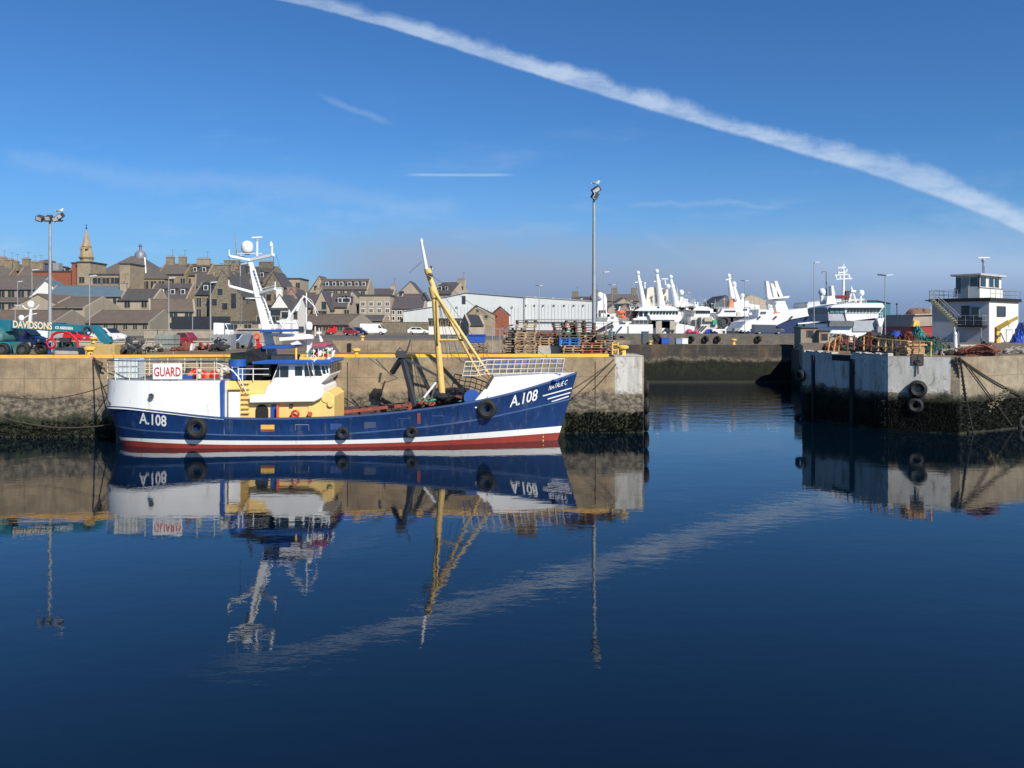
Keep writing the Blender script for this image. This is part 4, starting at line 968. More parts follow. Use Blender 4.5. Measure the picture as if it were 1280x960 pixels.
# stack of flat grey containers
for k in range(3):
    D=61; a=X(193,D); b=X(217,D); z0=QZ+.01+k*.36
    mb=MB(); mb.box(a,b,D,D+1.2,z0,z0+.31); mb.box(a+.08,b-.08,D+.08,D+1.12,z0+.31,z0+.345)
    for q in range(6): xx=a+(b-a)*(q+.5)/6; mb.box(xx-.03,xx+.03,D-.03,D+.01,z0+.03,z0+.28)
    tag(mb.build('storage_box',mat('grey_green_plastic',(.24,.27,.24),.6,var=.15)),['lowest','middle','topmost'][k]+' grey-green box of the stack before the charcoal screen','box','stacked grey-green boxes')
cb=thing('grey_crate','big pale grey crate left of the silver-grey car','crate',(X(278,60),60,QZ))
mb=MB(); mb.box(X(267.5,60),X(288,60),60,61.3,QZ,QZ+1.1); mb.build('body',greyp,cb,bevel=.02)
for f in (0,.5,1):
    x=X(267.5,60)+(X(288,60)-X(267.5,60))*f; mb=MB(); mb.box(x-.03,x+.03,59.95,59.99,QZ+.02,QZ+1.12); mb.build('rib',steel,cb)
mb=MB(); mb.box(X(267.5,60),X(288,60),59.96,59.99,QZ+.5,QZ+.56); mb.build('band',steel,cb)
# red bin
rb=thing('fish_bin','red and white fish bin on the quay below the small pickup','bin',(X(233,58),58,QZ))
mb=MB(); mb.xz([(X(228,58),QZ+.01),(X(238,58),QZ+.01),(X(239.5,58),QZ+.55),(X(226.5,58),QZ+.55)],58,58.8); mb.build('body',rustred,rb,bevel=.02)
mb=MB(); mb.xz([(X(237,58),QZ+.02),(X(240,58),QZ+.02),(X(241,58),QZ+.5),(X(239,58),QZ+.5)],57.95,58.5); mb.build('side_panel',white,rb)
# blue drum
dr_=thing('oil_drum','blue drum standing beside the red hauler ring','drum',(X(58.5,52),52,QZ))
mb=MB(); mb.lathe((X(58.5,52),52,QZ+.005),[(.24,0),(.25,.02),(.235,.03),(.235,.27),(.25,.29),(.235,.31),(.235,.56),(.25,.58),(.25,.62),(.24,.64),(.24,.66),(.25,.68),(.22,.69)],16); mb.build('drum',bluep,dr_,smooth=True)
mb=MB(); mb.cyl((X(60,52),51.95,QZ+.69),(X(60,52),51.95,QZ+.72),.03); mb.build('bung',dgrey,dr_)
# red net hauler: ring and arm
nh=thing('net_hauler','red net hauler with a curved arm and ring behind the grey concrete block','net hauler',(X(80,51.5),51.5,QZ))
mb=MB(); mb.torus((X(66,51.5),51.3,Z(429.5,51.5)),(0,1,0),.27,.07,20,8); mb.build('ring',redp,nh,smooth=True)
arm=[(64,424),(66,418.5),(71,415.5),(79,414.5),(87,417),(93,421.5),(96.5,425),(98,436)]
mb=MB(); ptsA=[P(a,b,51.5) for a,b in arm]
for q0,q1 in zip(ptsA[:-1],ptsA[1:]): mb.cyl(q0,q1,.085,.075,8)
mb.build('arm',redp,nh,smooth=True)
mb=MB(); mb.beam(P(76,425,51.6),P(88,425,51.6),.3,.3); mb.cyl(P(78,425,51.5),P(78,437,51.5),.06); mb.torus(P(85,433,51.5),(0,1,0),.2,.03,14,6); mb.build('motor',charcoal,nh)
mb=MB(); mb.box(X(73,52),X(90,52),51.8,52.6,QZ+.01,QZ+.75); mb.build('base',netgreen,nh,bevel=.04)
# piles of fishing gear
def gear(px0,px1,D,h,n_,label,ms,name='fishing_gear',cat='fishing gear',z0=QZ,d=1.6,seed=1):
    rr=random.Random(seed); x0,x1=X(px0,D),X(px1,D); w_=x1-x0
    t=thing(name,label,cat,((x0+x1)/2,D+d/2,z0))
    mb=MB()
    for i in range(n_):
        a=rr.random(); cx=x0+w_*a; cy=D+d*rr.random(); cz=z0+h*rr.random()*(.35+.65*math.sin(math.pi*a)); L=.15+.35*rr.random()
        dx,dy,dz=(rr.random()-.5),(rr.random()-.5),(rr.random()-.3)
        q=rr.random()
        if q<.5: mb.cyl((cx,cy,max(z0,cz)),(cx+dx*L*2,cy+dy*L,max(z0+.02,cz+dz*L)),.02+.04*rr.random(),n=5)
        elif q<.8: mb.torus((cx,cy,max(z0+.08,cz)),(dx,dy+.4,dz),.08+.10*rr.random(),.03,10,5)
        else: mb.cbox((cx,cy,max(z0+.08,cz)),.2+.25*rr.random(),.15,.15+.2*rr.random(),rz=rr.random()*3,ry=rr.random())
    mb.build('scrap_iron' if name=='fishing_gear' else 'bundle',ms[0],t)
    mb=MB()
    for i in range(max(4,n_//6)):
        a=rr.random(); cx=x0+w_*a; mb.sph((cx,D+d*rr.random(),z0+h*.2*rr.random()+.1),.22+.2*rr.random(),.2,.14+.12*rr.random(),8,6)
    mb.build('netting',ms[1],t,smooth=True)
    return t
gear(145,168,49,1.0,70,'tangled heap of dark dredge gear right of the yellow block',[dgrey,netdark],seed=3)
gear(168,192,54,.7,40,'low scatter of bleached chain and hoops left of the grey-green boxes',[granite,netdark],seed=4)
gear(262,276,56,1.1,34,'narrow dark heap of net and iron against the pale grey crate',[charcoal,netdark],seed=5)
gear(240,266,59,.4,26,'low line of rusty scrap along the quay before the grey crate',[rustred,netdark],seed=6)
gear(205,232,57,.25,20,'flat orange-brown scrap lying beside the red fish bin',[mat('iron_rust2',(.22,.10,.04),.9),netrust],seed=7)
# hut with life ring
ht=thing('quay_hut','low beige hut with a grey door and a life ring, behind the white mast foot','hut',(X(318,75),75,QZ))
mb=MB(); mb.box(X(297,75),X(345,75),75,77,QZ,Z(412,75)); mb.build('wall',harlA,ht)
mb=MB(); mb.box(X(296,75),X(346,75),74.85,77.15,Z(412,75),Z(410.6,75)); mb.build('roof',paleconc,ht)
mb=MB(); mb.box(X(305,75),X(315,75),74.96,74.995,QZ,Z(414,75)); mb.build('door',greyp,ht)
lr=thing('life_ring_stand','orange life ring on a red stand beside the boat mast','life ring',(X(322,57),57,QZ))
mb=MB(); mb.torus(P(321.5,420.5,57),(0,1,0),.17,.06,20,8); mb.build('ring',orange,lr,smooth=True)
mb=MB(); mb.beam(P(322,424,57.1),P(323.5,437,57.1),.22,.08); mb.box(X(320,57),X(326,57),57,57.2,QZ,Z(430,57)); mb.build('stand',redp,lr)
# charcoal screen
ws_=thing('sheet_screen','tall charcoal corrugated screen standing in front of the stone houses','screen',(X(250,120),120,QZ))
mb=MB(); a,b=X(214.5,120),X(288,120); k=60
for i in range(k):
    x0=a+(b-a)*i/k; x1=a+(b-a)*(i+1)/k; mb.box(x0,x0+(x1-x0)*.55,119.9,120,QZ,Z(395.5,120)); mb.box(x0+(x1-x0)*.55,x1,119.97,120.05,QZ,Z(395.5,120))
mb.build('panel',charcoal,ws_)
mb=MB()
for px in (240,263): mb.box(X(px,119.6),X(px+.8,119.6),119.6,119.8,QZ,Z(394,120))
mb.build('post',steel,ws_)
# long low wall behind the left quay
def wallrun(px0,px1,D,y0,label,m,th=.5,name='stone_wall',z0=QZ-.1,px1D=None):
    mb=MB(); D1=px1D or D; a=Vector((X(px0,D),D,0)); b=Vector((X(px1,D1),D1,0))
    zt=Z(y0,D); mb.prism([(a.x,a.y),(b.x,b.y),(b.x,b.y+th),(a.x,a.y+th)],z0,zt); mb.prism([(a.x-.05,a.y-.06),(b.x+.05,b.y-.06),(b.x+.05,b.y+th+.06),(a.x-.05,a.y+th+.06)],zt,zt+.1)
    return tag(mb.build(name,m),label,'wall')
wallrun(180,300,116,413,'low grey harbour wall below the charcoal screen',granite)
wallrun(-30,140,118,420,'low grey wall behind the crane and parked cars',granite)
wallrun(478,548,176,403,'brown stone retaining wall behind the silver-white saloon',stoneB)
wallrun(-30,330,72,427.5,'long low quay parapet crossing behind the gear heaps',paleconc,.4)
wallrun(466,700,99,427,'pale coping wall along the inner basin, in front of the warehouse',paleconc,.5,z0=QZ-.02)
# inner basin ladder recess
mb=MB(); mb.box(X(434.5,97.9),X(439,97.9),97.85,97.97,1.0,Z(429,98)); tag(mb.build('basin_ladder',black),'dark ladder recess in the grey basin wall','ladder')

# ------------------------------------------------------------------ pallets
def pallet_mesh(m):
    mb=MB(); L,W_=1.2,1.0
    for i in range(6): y=-W_/2+.05+i*(W_-.1)/5; mb.box(-L/2,L/2,y-.045,y+.045,.115,.145)
    for i in (0,1,2):
        x=-L/2+.06+i*(L/2-.06); mb.box(x-.05,x+.05,-W_/2,W_/2,.092,.114)
        for j in (-.43,0,.43): mb.box(x-.06,x+.06,j-.06,j+.06,.024,.091)
    for j in (-.43,0,.43): mb.box(-L/2,L/2,j-.06,j+.06,0,.022)
    return mb
protoP={}
def pallet(x,y,z,rz,m,label,grp='wooden pallets stacked on the pier'):
    k=m.name
    if k not in protoP:
        mb=pallet_mesh(m); o=mb.build('pallet',m,loc=(0,0,0)); protoP[k]=o
    else:
        o=protoP[k].copy(); C.objects.link(o)
    o.location=(x,y,z); o.rotation_euler=(0,0,rz); tag(o,label,'pallet',grp); return o
ords=['lowest','second','third','fourth','fifth','sixth','seventh','eighth','ninth','tenth','eleventh','twelfth','thirteenth','fourteenth']
rr=random.Random(11)
def pstack(px,D,n_,where,ms,z0=QZ+.002,jit=.05,base=0):
    for k in range(n_):
        m=ms[k%len(ms)] if not isinstance(ms,dict) else ms.get(k,ms['d'])
        nm={'pallet_wood':'light brown','pallet_grey':'weathered grey-brown','pallet_dark':'dark','pallet_red':'red','pallet_blue':'blue','pallet_green':'green'}[m.name]
        lab=f'{nm} pallet, {ords[k]} up {where}' if k else f'{nm} pallet, lowest {where}'
        pallet(X(px,D)+rr.uniform(-jit,jit),D+rr.uniform(-jit,jit),z0+k*.148,rr.uniform(-.06,.06)+(math.pi if rr.random()<.5 else 0),m,lab)
W1,W2,W3,W4,W5,W6=wood1,wood2,wood3,wood4,wood5,wood6
pstack(657,49.0,14,'of the tall stack left of the beige block',{'d':W1,2:W2,5:W2,8:W1,10:W2,13:W3})
pstack(642.5,49.8,11,'of the ragged leftmost stack of the pallets',{'d':W2,3:W1,5:W3,7:W1,8:W1},jit=.10)
pstack(677,50.6,9,'of the dark stack right behind the tall one',{'d':W3})
blockthing(672,701.5,49.4,432.3,446,1.5,'plain beige concrete block carrying the short pallet stack',paleconc)
pstack(686,50.15,5,'of the short stack on the beige block',{'d':W1,3:W2,4:W4},z0=Z(432.3,49.4)+.002)
pstack(716,49.1,4,'of the low stack just right of the block',{'d':W1,1:W2})
z1=QZ+4*.148+.004
pstack(711,49.2,4,'of the blue stack set on brown pallets',{'d':W5,3:W3},z0=z1)
pstack(731,50.6,13,'of the dark stack behind the blue ones',{'d':W3,5:W2,7:W1,10:W4})
pstack(718,50.8,14,'of the highest stack above the blue ones',{'d':W3,9:W6,11:W4,12:W2,13:W3})
pstack(704,50.9,13,'of the leaning stack behind the short one',{'d':W3,11:W3,12:W3},jit=.08)
pstack(738,49.1,5,'of the mixed stack right of blue',{'d':W2,1:W4,3:W1,4:W4},jit=.09)
pstack(757,49.6,8,'of the last stack before the rails',{'d':W2,1:W1,3:W3,5:W1,6:W3,7:W3},jit=.10)
pstack(747,50.9,9,'of the slumped stack by the mast foot',{'d':W3,2:W1,5:W2,8:W1},jit=.14)
pstack(597,49.3,5,'of the small stack under the blue crate',{'d':W2,1:W3,3:W2},z0=QZ+.002)
bc=thing('plastic_crate','bright blue plastic crate on the small pallet stack','crate',(X(595,49.3),49.3,QZ+5*.148+.01))
zc=QZ+5*.148+.01
mb=MB(); mb.box(X(585,48.9),X(606,48.9),48.8,49.9,zc,zc+.42); mb.build('body',bluep,bc,bevel=.03)
mb=MB(); mb.box(X(584,48.9),X(607,48.9),48.74,49.96,zc+.42,zc+.48); mb.build('rim',bluep,bc)
gear(744,768,49.9,.8,40,'jumble of broken pallet boards at the right end of the stacks',[wood1,netdark],name='board_heap',cat='board heap',seed=21,d=1.5,z0=QZ)
# wire fence frames between the stacks
def frame(px0,px1,D,y0,label,m=steel,posts=3):
    t=thing('mesh_fence',label,'fence',((X(px0,D)+X(px1,D))/2,D,QZ))
    a,b=X(px0,D),X(px1,D); zt=Z(y0,D)
    for i in range(posts): x=a+(b-a)*i/(posts-1); mb=MB(); mb.cyl((x,D,QZ),(x,D,zt),.035,n=6); mb.build('post',m,t)
    mb=MB(); mb.cyl((a,D,zt-.02),(b,D,zt-.02),.02,n=5); mb.cyl((a,D,QZ+.15),(b,D,QZ+.15),.02,n=5)
    for k in range(int((b-a)/.15)): mb.cyl((a+.15*k,D,QZ+.15),(a+.15*k,D,zt-.02),.006,n=4)
    for k in range(8): z=QZ+.15+(zt-QZ-.2)*k/8; mb.cyl((a,D,z),(b,D,z),.006,n=4)
    mb.build('mesh_panel',m,t)
frame(606,634,53.2,411,'galvanised mesh fence between the blue crate and the tall pallet stack',posts=4)
frame(560,604,53.4,420,'galvanised mesh fence behind the yellow mast legs',posts=5)
frame(700,765,53.5,404,'galvanised mesh fence behind the pallet stacks on the right',posts=4)
# leaning pole and sheet by the tallest mast
mb=MB(); mb.beam(P(737,420,51.6),P(766,407,51.6),.5,.16); mb.cyl(P(738,418,51.6),P(766,403,51.6),.05); tag(mb.build('tarpaulin_roll',charcoal),'dark rolled tarpaulin leaning across the slumped pallets','tarpaulin')
mb=MB(); mb.beam(P(757,444,50.4),P(757.5,407,50.4),.10,.16); tag(mb.build('timber_post',wood2),'upright grey timber post at the end of the pallets','post')
# yellow guard rail
gr_=thing('guard_rail','short yellow guard rail beside the bollard at the pier end','railing',(X(769,48.6),48.6,QZ))
for px in (765.5,772.3):
    mb=MB(); mb.cyl(PZ(px,48.4,QZ),P(px,428,48.4),.05,n=8); mb.build('post',yellow,gr_)
for py in (431,437):
    mb=MB(); mb.cyl(P(765.5,py,48.4),P(772.3,py,48.4),.03,n=6); mb.build('rail',yellow,gr_)
# concrete capping at the pier end
mb=MB(); mb.box(5.72,7.37,46.62,50,QZ+.002,QZ+.07); tag(mb.build('kerb',paleconc,bevel=.02),kind='structure')
# tyres down the pier end
for py,r,lb in ((485,.50,'upper'),(507,.50,'middle'),(528,.50,'lowest')):
    t=tyre(807.2,py,r,D=47.3,label=f'{lb} black tyre hanging down the corner of the white-painted pier end',grp='tyres hanging down the pier end',ax=(1,0,0))
# mooring ropes
def sag(p0,p1,drop,label,r=.028,m=rope,n_=14,grp='mooring ropes of the blue boat'):
    mb=MB(); pts_=[]
    for i in range(n_+1):
        t=i/n_; q=p0.lerp(p1,t); q.z-=drop*4*t*(1-t); pts_.append(q)
    mb.path(pts_,r,6); return tag(mb.build('mooring_rope',m,smooth=True),label,'rope',grp)
bp=Vector((X(117,46),FY(X(117,46))+.75,QZ+.3))
sag(bp,BW(HP(138,505,-.02)),.1,'dark rope running down from the quay bollard to the stern of the boat',.035)
sag(bp+Vector((.1,0,-.1)),P(146,470,42.4),.25,'thin rope from the quay bollard to the stern rail')
sag(P(-40,483,43),P(143,478,42.3),.75,'long slack rope crossing the bare wall above the weed, reaching the stern')
sag(P(-40,505,43),P(140,530,42.4),.60,'lower dark rope dipping along the weed line left of the stern',.035)
sag(Vector((X(780,47),FY(X(780,47))+.7,QZ+.3)),P(716,486,43.6),.12,'bow rope running from the pier end bollard down to the stem',.03)
sag(Vector((X(778,47),FY(X(778,47))+.6,QZ+.2)),P(757,470,45.5),.15,'short frayed rope end hanging from the bow rope',.03)
mb=MB(); q=P(124,458,44.9); mb.path([P(117,447,44.8),P(121,452,44.6),P(126,459,44.6),P(131,461,44.6)],.05); mb.path([P(119,450,44.7),P(128,454,44.6),P(124,463,44.6)],.05); tag(mb.build('rope_bundle',rope),'knotted rope and chain hanging over the kerb below the yellow block','rope')

# small white workboat laid up behind the crane
D=78; wb_=thing('small_boat','white boat with a big radome mast laid up behind the lettered jib','boat',(X(38,D),D,QZ))
mb=MB(); mb.xz([(X(a,D),Z(b,D)) for a,b in ((8,412),(62,411),(58,424),(14,425),(9,418))],D,D+3); mb.build('hull',white,wb_,bevel=.1)
mb=MB(); mb.xz([(X(a,D),Z(b,D)) for a,b in ((20,412),(22,404),(44,404),(47,412))],D+.4,D+2.4); mb.build('wheelhouse',white,wb_,bevel=.05)
mb=MB(); mb.xz([(X(a,D),Z(b,D)) for a,b in ((24,409.5),(25,405.5),(43,405.5),(44,409.5))],D+.36,D+.42); mb.build('window',glass,wb_)
for px,py,r in ((38.5,380,4.4),(26.8,397,3.4)):
    cx=P(px,py+r,D+1); r_=r*D/F; mb=MB(); mb.lathe(cx,[(r_*.7,0),(r_*.97,r_*.5),(r_,r_),(r_*.85,r_*1.5),(r_*.5,r_*1.85),(.02,r_*2)],14); mb.build('radome',white,wb_,smooth=True)
mb=MB(); mb.cyl(P(37,405,D+1),P(38.5,385,D+1),.14,.08,8); mb.cyl(P(27,405,D+1),P(27,400,D+1),.07,n=8); mb.build('mast',white,wb_)
mb=MB(); mb.path([P(28,382,D+1),P(32,386,D+1),P(38.5,387,D+1),P(45,386,D+1),P(49,381,D+1)],.05); mb.path([P(31,397,D+1),P(38,393,D+1),P(46,392,D+1)],.05); mb.build('crosstree',white,wb_)
# ------------------------------------------------------------------ town
ROAD=QZ
def house(px0,px1,D,eave,ridge,label,wm,rm,rz=0,d=9,wins=None,chim=(),dorm=(),hip=0,zb=QZ-.2,cat='house',name='stone_house',grp='houses of the old town',wm2=None,skew=False,gablewin=None,flat=False,lift=0):
    """rz turns the house; px0..px1 is the width it covers in view; front is local y=0 facing the harbour, ridge along local x"""
    Wv=(px1-px0)*D/F; c,s=math.cos(abs(rz)),math.sin(abs(rz))
    w_=max(2.5,(Wv-d*s)/c)
    ze,zr=Z(eave,D),Z(ridge,D+d/2)
    # anchor: near corner
    if rz>=0: org=Vector((X(px0,D)+d*s,D,0))      # turned left: left gable visible
    else: org=Vector((X(px0,D),D+w_*s*0,0))
    Mx=Matrix.Translation(org)@Matrix.Rotation(rz,4,'Z')
    t=thing(name,label,cat,(org.x,org.y,zb),grp)
    mb=MB(Mx)
    mb.prism([(0,0),(w_,0),(w_,d),(0,d)],zb,ze)
    if not flat and not hip:
        for x0,x1 in ((0,.35),(w_-.35,w_)):
            mb.add([(x0,0,ze),(x1,0,ze),(x1,d,ze),(x0,d,ze),(x0,d/2,zr+.12),(x1,d/2,zr+.12)],[(0,1,5,4),(3,4,5,2),(0,4,3),(1,2,5)])
    mb.build('wall',wm,t)
    mb=MB(Mx); ov=.25
    if flat: mb.box(-.15,w_+.15,-.15,d+.15,ze+.002,ze+.35); 
    elif hip:
        h=min(w_*.45,d*.5*hip)
        mb.add([(-ov,-ov,ze-.1),(w_+ov,-ov,ze-.1),(w_+ov,d+ov,ze-.1),(-ov,d+ov,ze-.1),(h,d/2,zr),(w_-h,d/2,zr)],[(0,1,5,4),(1,2,5),(2,3,4,5),(3,0,4),(0,3,2,1)])
    else:
        e=.36; mb.add([(e,-ov,ze-.12),(w_-e,-ov,ze-.12),(w_-e,d/2,zr),(e,d/2,zr),(e,d+ov,ze-.12),(w_-e,d+ov,ze-.12),
                (e,-ov,ze-.30),(w_-e,-ov,ze-.30),(w_-e,d/2,zr-.25),(e,d/2,zr-.25),(e,d+ov,ze-.30),(w_-e,d+ov,ze-.30)],
               [(0,1,2,3),(3,2,5,4),(6,9,8,7),(9,10,11,8),(0,6,7,1),(4,5,11,10),(0,3,9,6),(3,4,10,9),(1,7,8,2),(2,8,11,5)])
    roof=mb.build('roof',rm if not flat else dgrey,t)
    if not flat and not hip:
        mb=MB(Mx); mb.cyl((.36,d/2,zr+.02),(w_-.36,d/2,zr+.02),.10,n=6); mb.build('ridge_tiles',asbest,roof)
        mb=MB(Mx); mb.box(.2,w_-.2,-ov-.10,-ov,ze-.26,ze-.14); mb.build('gutter',dgrey,roof)
    for f,h,wd in chim:
        x=w_*f; zc=zr+h*.75; mb=MB(Mx); yb=d/2; mb.box(x-wd/2,x+wd/2,yb-.45,yb+.45,zr-1.2 if not flat else ze,zc); mb.box(x-wd/2-.08,x+wd/2+.08,yb-.53,yb+.53,zc,zc+.14); ch=mb.build('chimney',wm2 or wm,roof)
        n_=max(1,int(wd/.45))
        mb=MB(Mx)
        for i in range(n_): xx=x-wd/2+wd*(i+.5)/n_; mb.cyl((xx,yb,zc+.14),(xx,yb,zc+.60),.15,.12,7)
        mb.build('chimney_pots',pinkst,ch)
        if wd>.9:
            mb=MB(Mx); xa=x+wd*.3; mb.cyl((xa,yb,zc),(xa,yb,zc+2.1),.035,n=4); mb.cyl((xa-.55,yb,zc+2.0),(xa+.55,yb,zc+2.0),.025,n=4)
            for q in (-.5,-.25,0,.25,.5): mb.cyl((xa+q,yb-.25,zc+2.0),(xa+q,yb+.25,zc+2.0),.02,n=4)
            mb.build('aerial',dgrey,ch)
    # dormers
    for f in dorm:
        x=w_*f; zz=ze+(zr-ze)*.28; yd=d/2*.28-.1
        mb=MB(Mx); mb.box(x-.6,x+.6,yd,yd+2.2,zz-.1,zz+1.25); mb.add([(x-.75,yd-.1,zz+1.25),(x+.75,yd-.1,zz+1.25),(x,yd-.1,zz+1.8),(x-.75,yd+2.4,zz+1.25),(x+.75,yd+2.4,zz+1.25),(x,yd+2.4,zz+1.8)],[(0,1,2),(0,2,5,3),(1,4,5,2)])
        dm=mb.build('dormer',rm,roof); mb=MB(Mx); mb.box(x-.48,x+.48,yd-.06,yd-.01,zz+.05,zz+1.1); dw=mb.build('dormer_frame',white,dm)
        mb=MB(Mx); mb.box(x-.36,x+.36,yd-.10,yd-.05,zz+.15,zz+1.0); mb.build('dormer_glass',hglass,dm) if False else mb.build('glass',hglass,dm)
    def win(x,z,ww,wh_,side=0,fr=None):
        if side==0: bx=lambda g,y0,y1:(x-ww/2-g,x+ww/2+g,y0,y1,z-wh_/2-g,z+wh_/2+g)
        mbw=MB(Mx)
        if side==0: mbw.box(x-ww/2,x+ww/2,-.03,.02,z-wh_/2,z+wh_/2)
        elif side==1: mbw.box(-.03,.02,x-ww/2,x+ww/2,z-wh_/2,z+wh_/2)
        else: mbw.box(w_-.02,w_+.03,x-ww/2,x+ww/2,z-wh_/2,z+wh_/2)
        o=mbw.build('window',hglass,t)
        if fr is not None:
            mbw=MB(Mx); g=.12
            if side==0: mbw.box(x-ww/2-g,x+ww/2+g,-.06,.0,z-wh_/2-g,z-wh_/2); mbw.box(x-ww/2-g,x+ww/2+g,-.06,.0,z+wh_/2,z+wh_/2+g); mbw.box(x-.04,x+.04,-.05,.0,z-wh_/2,z+wh_/2); mbw.box(x-ww/2-g,x-ww/2,-.06,.0,z-wh_/2,z+wh_/2); mbw.box(x+ww/2,x+ww/2+g,-.06,.0,z-wh_/2,z+wh_/2)
            elif side==1: mbw.box(-.06,.0,x-ww/2-g,x+ww/2+g,z-wh_/2-g,z-wh_/2); mbw.box(-.06,.0,x-ww/2-g,x+ww/2+g,z+wh_/2,z+wh_/2+g); mbw.box(-.05,.0,x-.04,x+.04,z-wh_/2,z+wh_/2)
            else: return
            mbw.build('frame',fr,o)
    if wins:
        for (n_,rows,ww,wh_) in [wins[:4]]:
            f0,f1=(wins[4] if len(wins)>4 else (.1,.9)); fr=wins[5] if len(wins)>5 else stoneC
            for py in rows:
                z=Z(py,D)
                for i in range(n_):
                    x=w_*(f0+(f1-f0)*(i/(n_-1) if n_>1 else .5)); win(x,z,ww,wh_,0,fr)
    if gablewin:
        n_,rows,ww,wh_=gablewin
        for py in rows:
            for i in range(n_): win(d*(.25+.5*(i/(n_-1) if n_>1 else .5)),Z(py,D),ww,wh_,1 if rz>0 else 2,stoneC)
    return t
def gable_front(px0,px1,D,eave,peak,label,wm,rm,depth=10,apex=.5,wins=(),chim=None,cat='house',name='gable_house',zb=QZ-.2,grp='houses of the old town'):
    """gable facing the harbour, ridge running away from it"""
    x0,x1=X(px0,D),X(px1,D); xm=x0+(x1-x0)*apex; ze,zp=Z(eave,D),Z(peak,D)
    t=thing(name,label,cat,((x0+x1)/2,D,zb),grp)
    mb=MB(); mb.xz([(x0,zb),(x1,zb),(x1,ze),(xm,zp),(x0,ze)],D,D+depth); mb.build('wall',wm,t)
    mb=MB(); o=.3
    mb.add([(x0-o,D-.05,ze-o*.6),(xm,D-.05,zp+.12),(x1+o,D-.05,ze-o*.6),(x0-o,D+depth+.1,ze-o*.6),(xm,D+depth+.1,zp+.12),(x1+o,D+depth+.1,ze-o*.6),
            (x0-o,D-.05,ze-o*.6+.22),(xm,D-.05,zp+.36),(x1+o,D-.05,ze-o*.6+.22),(x0-o,D+depth+.1,ze-o*.6+.22),(xm,D+depth+.1,zp+.36),(x1+o,D+depth+.1,ze-o*.6+.22)],
           [(6,7,10,9),(7,8,11,10),(0,1,7,6),(1,2,8,7),(0,6,9,3),(2,5,11,8),(3,9,10,4),(4,10,11,5),(0,3,4,1),(1,4,5,2)])
    rf=mb.build('roof',rm,t)
    for px,py,ww,wh_ in wins:
        x=X(px,D); z=Z(py,D); mb=MB(); mb.box(x-ww/2,x+ww/2,D-.03,D+.02,z-wh_/2,z+wh_/2); o_=mb.build('window',hglass,t)
        mb=MB(); mb.box(x-ww/2-.12,x+ww/2+.12,D-.06,D,z-wh_/2-.12,z-wh_/2); mb.box(x-ww/2-.12,x+ww/2+.12,D-.06,D,z+wh_/2,z+wh_/2+.12); mb.build('frame',stoneC,o_)
    if chim:
        px,w_,h=chim; x=X(px,D); mb=MB(); mb.box(x-w_/2,x+w_/2,D-.02,D+.9,zp-1.2,zp+h); mb.box(x-w_/2-.1,x+w_/2+.1,D-.1,D+1,zp+h,zp+h+.15); mb.build('chimney',wm,rf)
    return t
HS=house
# back row, left to right
HS(-20,52,226,345,331,'dark stone houses on the left skyline behind the slate building',stoneA,slate2,0,10,wins=(5,[352],1.2,1.8,(.1,.9)),chim=((.1,2.5,3.0),(.55,2.0,2.0),(.68,.6,1.2)))
HS(-14,10,222,347,333,'tall chimneyed end house at the far left edge of the skyline',stoneA,slate2,0,8,chim=((.6,2.2,2.4),(.95,1.6,1.4)))
HS(22,39,220,352,331,'flat-topped stone stub left of the red brick wall',stoneA,slate,0,8,flat=True) if False else HS(18,42,221,349,334,'stone house with a wide chimney left of the red brick block',stoneA,slate2,0,8,chim=((.75,1.6,3.4),))
HS(48,82,232,343,335,'dark low roof with white dormers behind the red brick block',stoneA,charcoal,0,8,dorm=(.2,.42,.62,.85))
ct=thing('roof_turret','blue-black round turret with a flat cap on the left skyline','turret',(X(60,228),228,12))
mb=MB(); x=X(59.5,228); mb.lathe((x,228,10),[(1.7,0),(1.7,Z(330,228)-10)],12); mb.build('drum',mat('turret_blue',(.05,.07,.13),.6),ct)
mb=MB(); mb.lathe((x,228,Z(330,228)),[(2.1,0),(2.1,.3),(1.9,.8),(.3,1.2)],12); mb.build('cap',slate,ct)
mb=MB(); mb.box(x+1.9,x+3.6,227,229,10,Z(329,228)); mb.build('side_block',greyp,ct)
HS(40,97,205,340,339,'red brick block with a long blank wall above the blue-grey roof',brick,slate,0,9,flat=True,name='brick_building',cat='building')
HS(89.5,97,204,329.5,328,'narrow red brick tower end beside the spire foot',brick,slate,0,6,flat=True,name='brick_building',cat='building')
HS(96.5,113,203,328.5,328,'blank beige tower block right below the spire',stoneC,slate,0,8,flat=True,wins=(1,[350],1.3,1.5,(.35,.35)),name='tower_block',cat='building')
spi=thing('church_spire','sandstone octagonal church spire with a finial on the left skyline','spire',(X(108,240),240,10))
x=X(108,240)
mb=MB(); mb.lathe((x,240,5),[(1.8,0),(1.8,Z(324,240)-5),(2.05,Z(323.5,240)-5),(2.05,Z(322.3,240)-5),(1.9,Z(322,240)-5),(1.72,Z(316,240)-5),(1.3,Z(308,240)-5),(.76,Z(298,240)-5),(.14,Z(287.5,240)-5)],8); mb.build('spire',tan,spi)
mb=MB(); mb.lathe((x,240,Z(322.8,240)),[(2.12,0),(2.12,.25)],8); mb.lathe((x,240,Z(309,240)),[(1.45,0),(1.40,.2)],8); mb.build('string_course',asbest,spi)
mb=MB(); mb.cyl((x,240,Z(288,240)),(x,240,Z(280,240)),.07); mb.lathe((x,240,Z(286,240)),[(.1,0),(.3,.2),(.1,.5)],8); mb.cyl((x-.3,240,Z(282,240)),(x+.3,240,Z(282,240)),.06); mb.build('finial',dgrey,spi)
for px,py in ((104.5,309),(112,309)):
    mb=MB(); mb.box(X(px,240)-.2,X(px,240)+.2,238.0,239.2,Z(py+3,240),Z(py-1,240)); mb.build('lucarne',tan,spi)
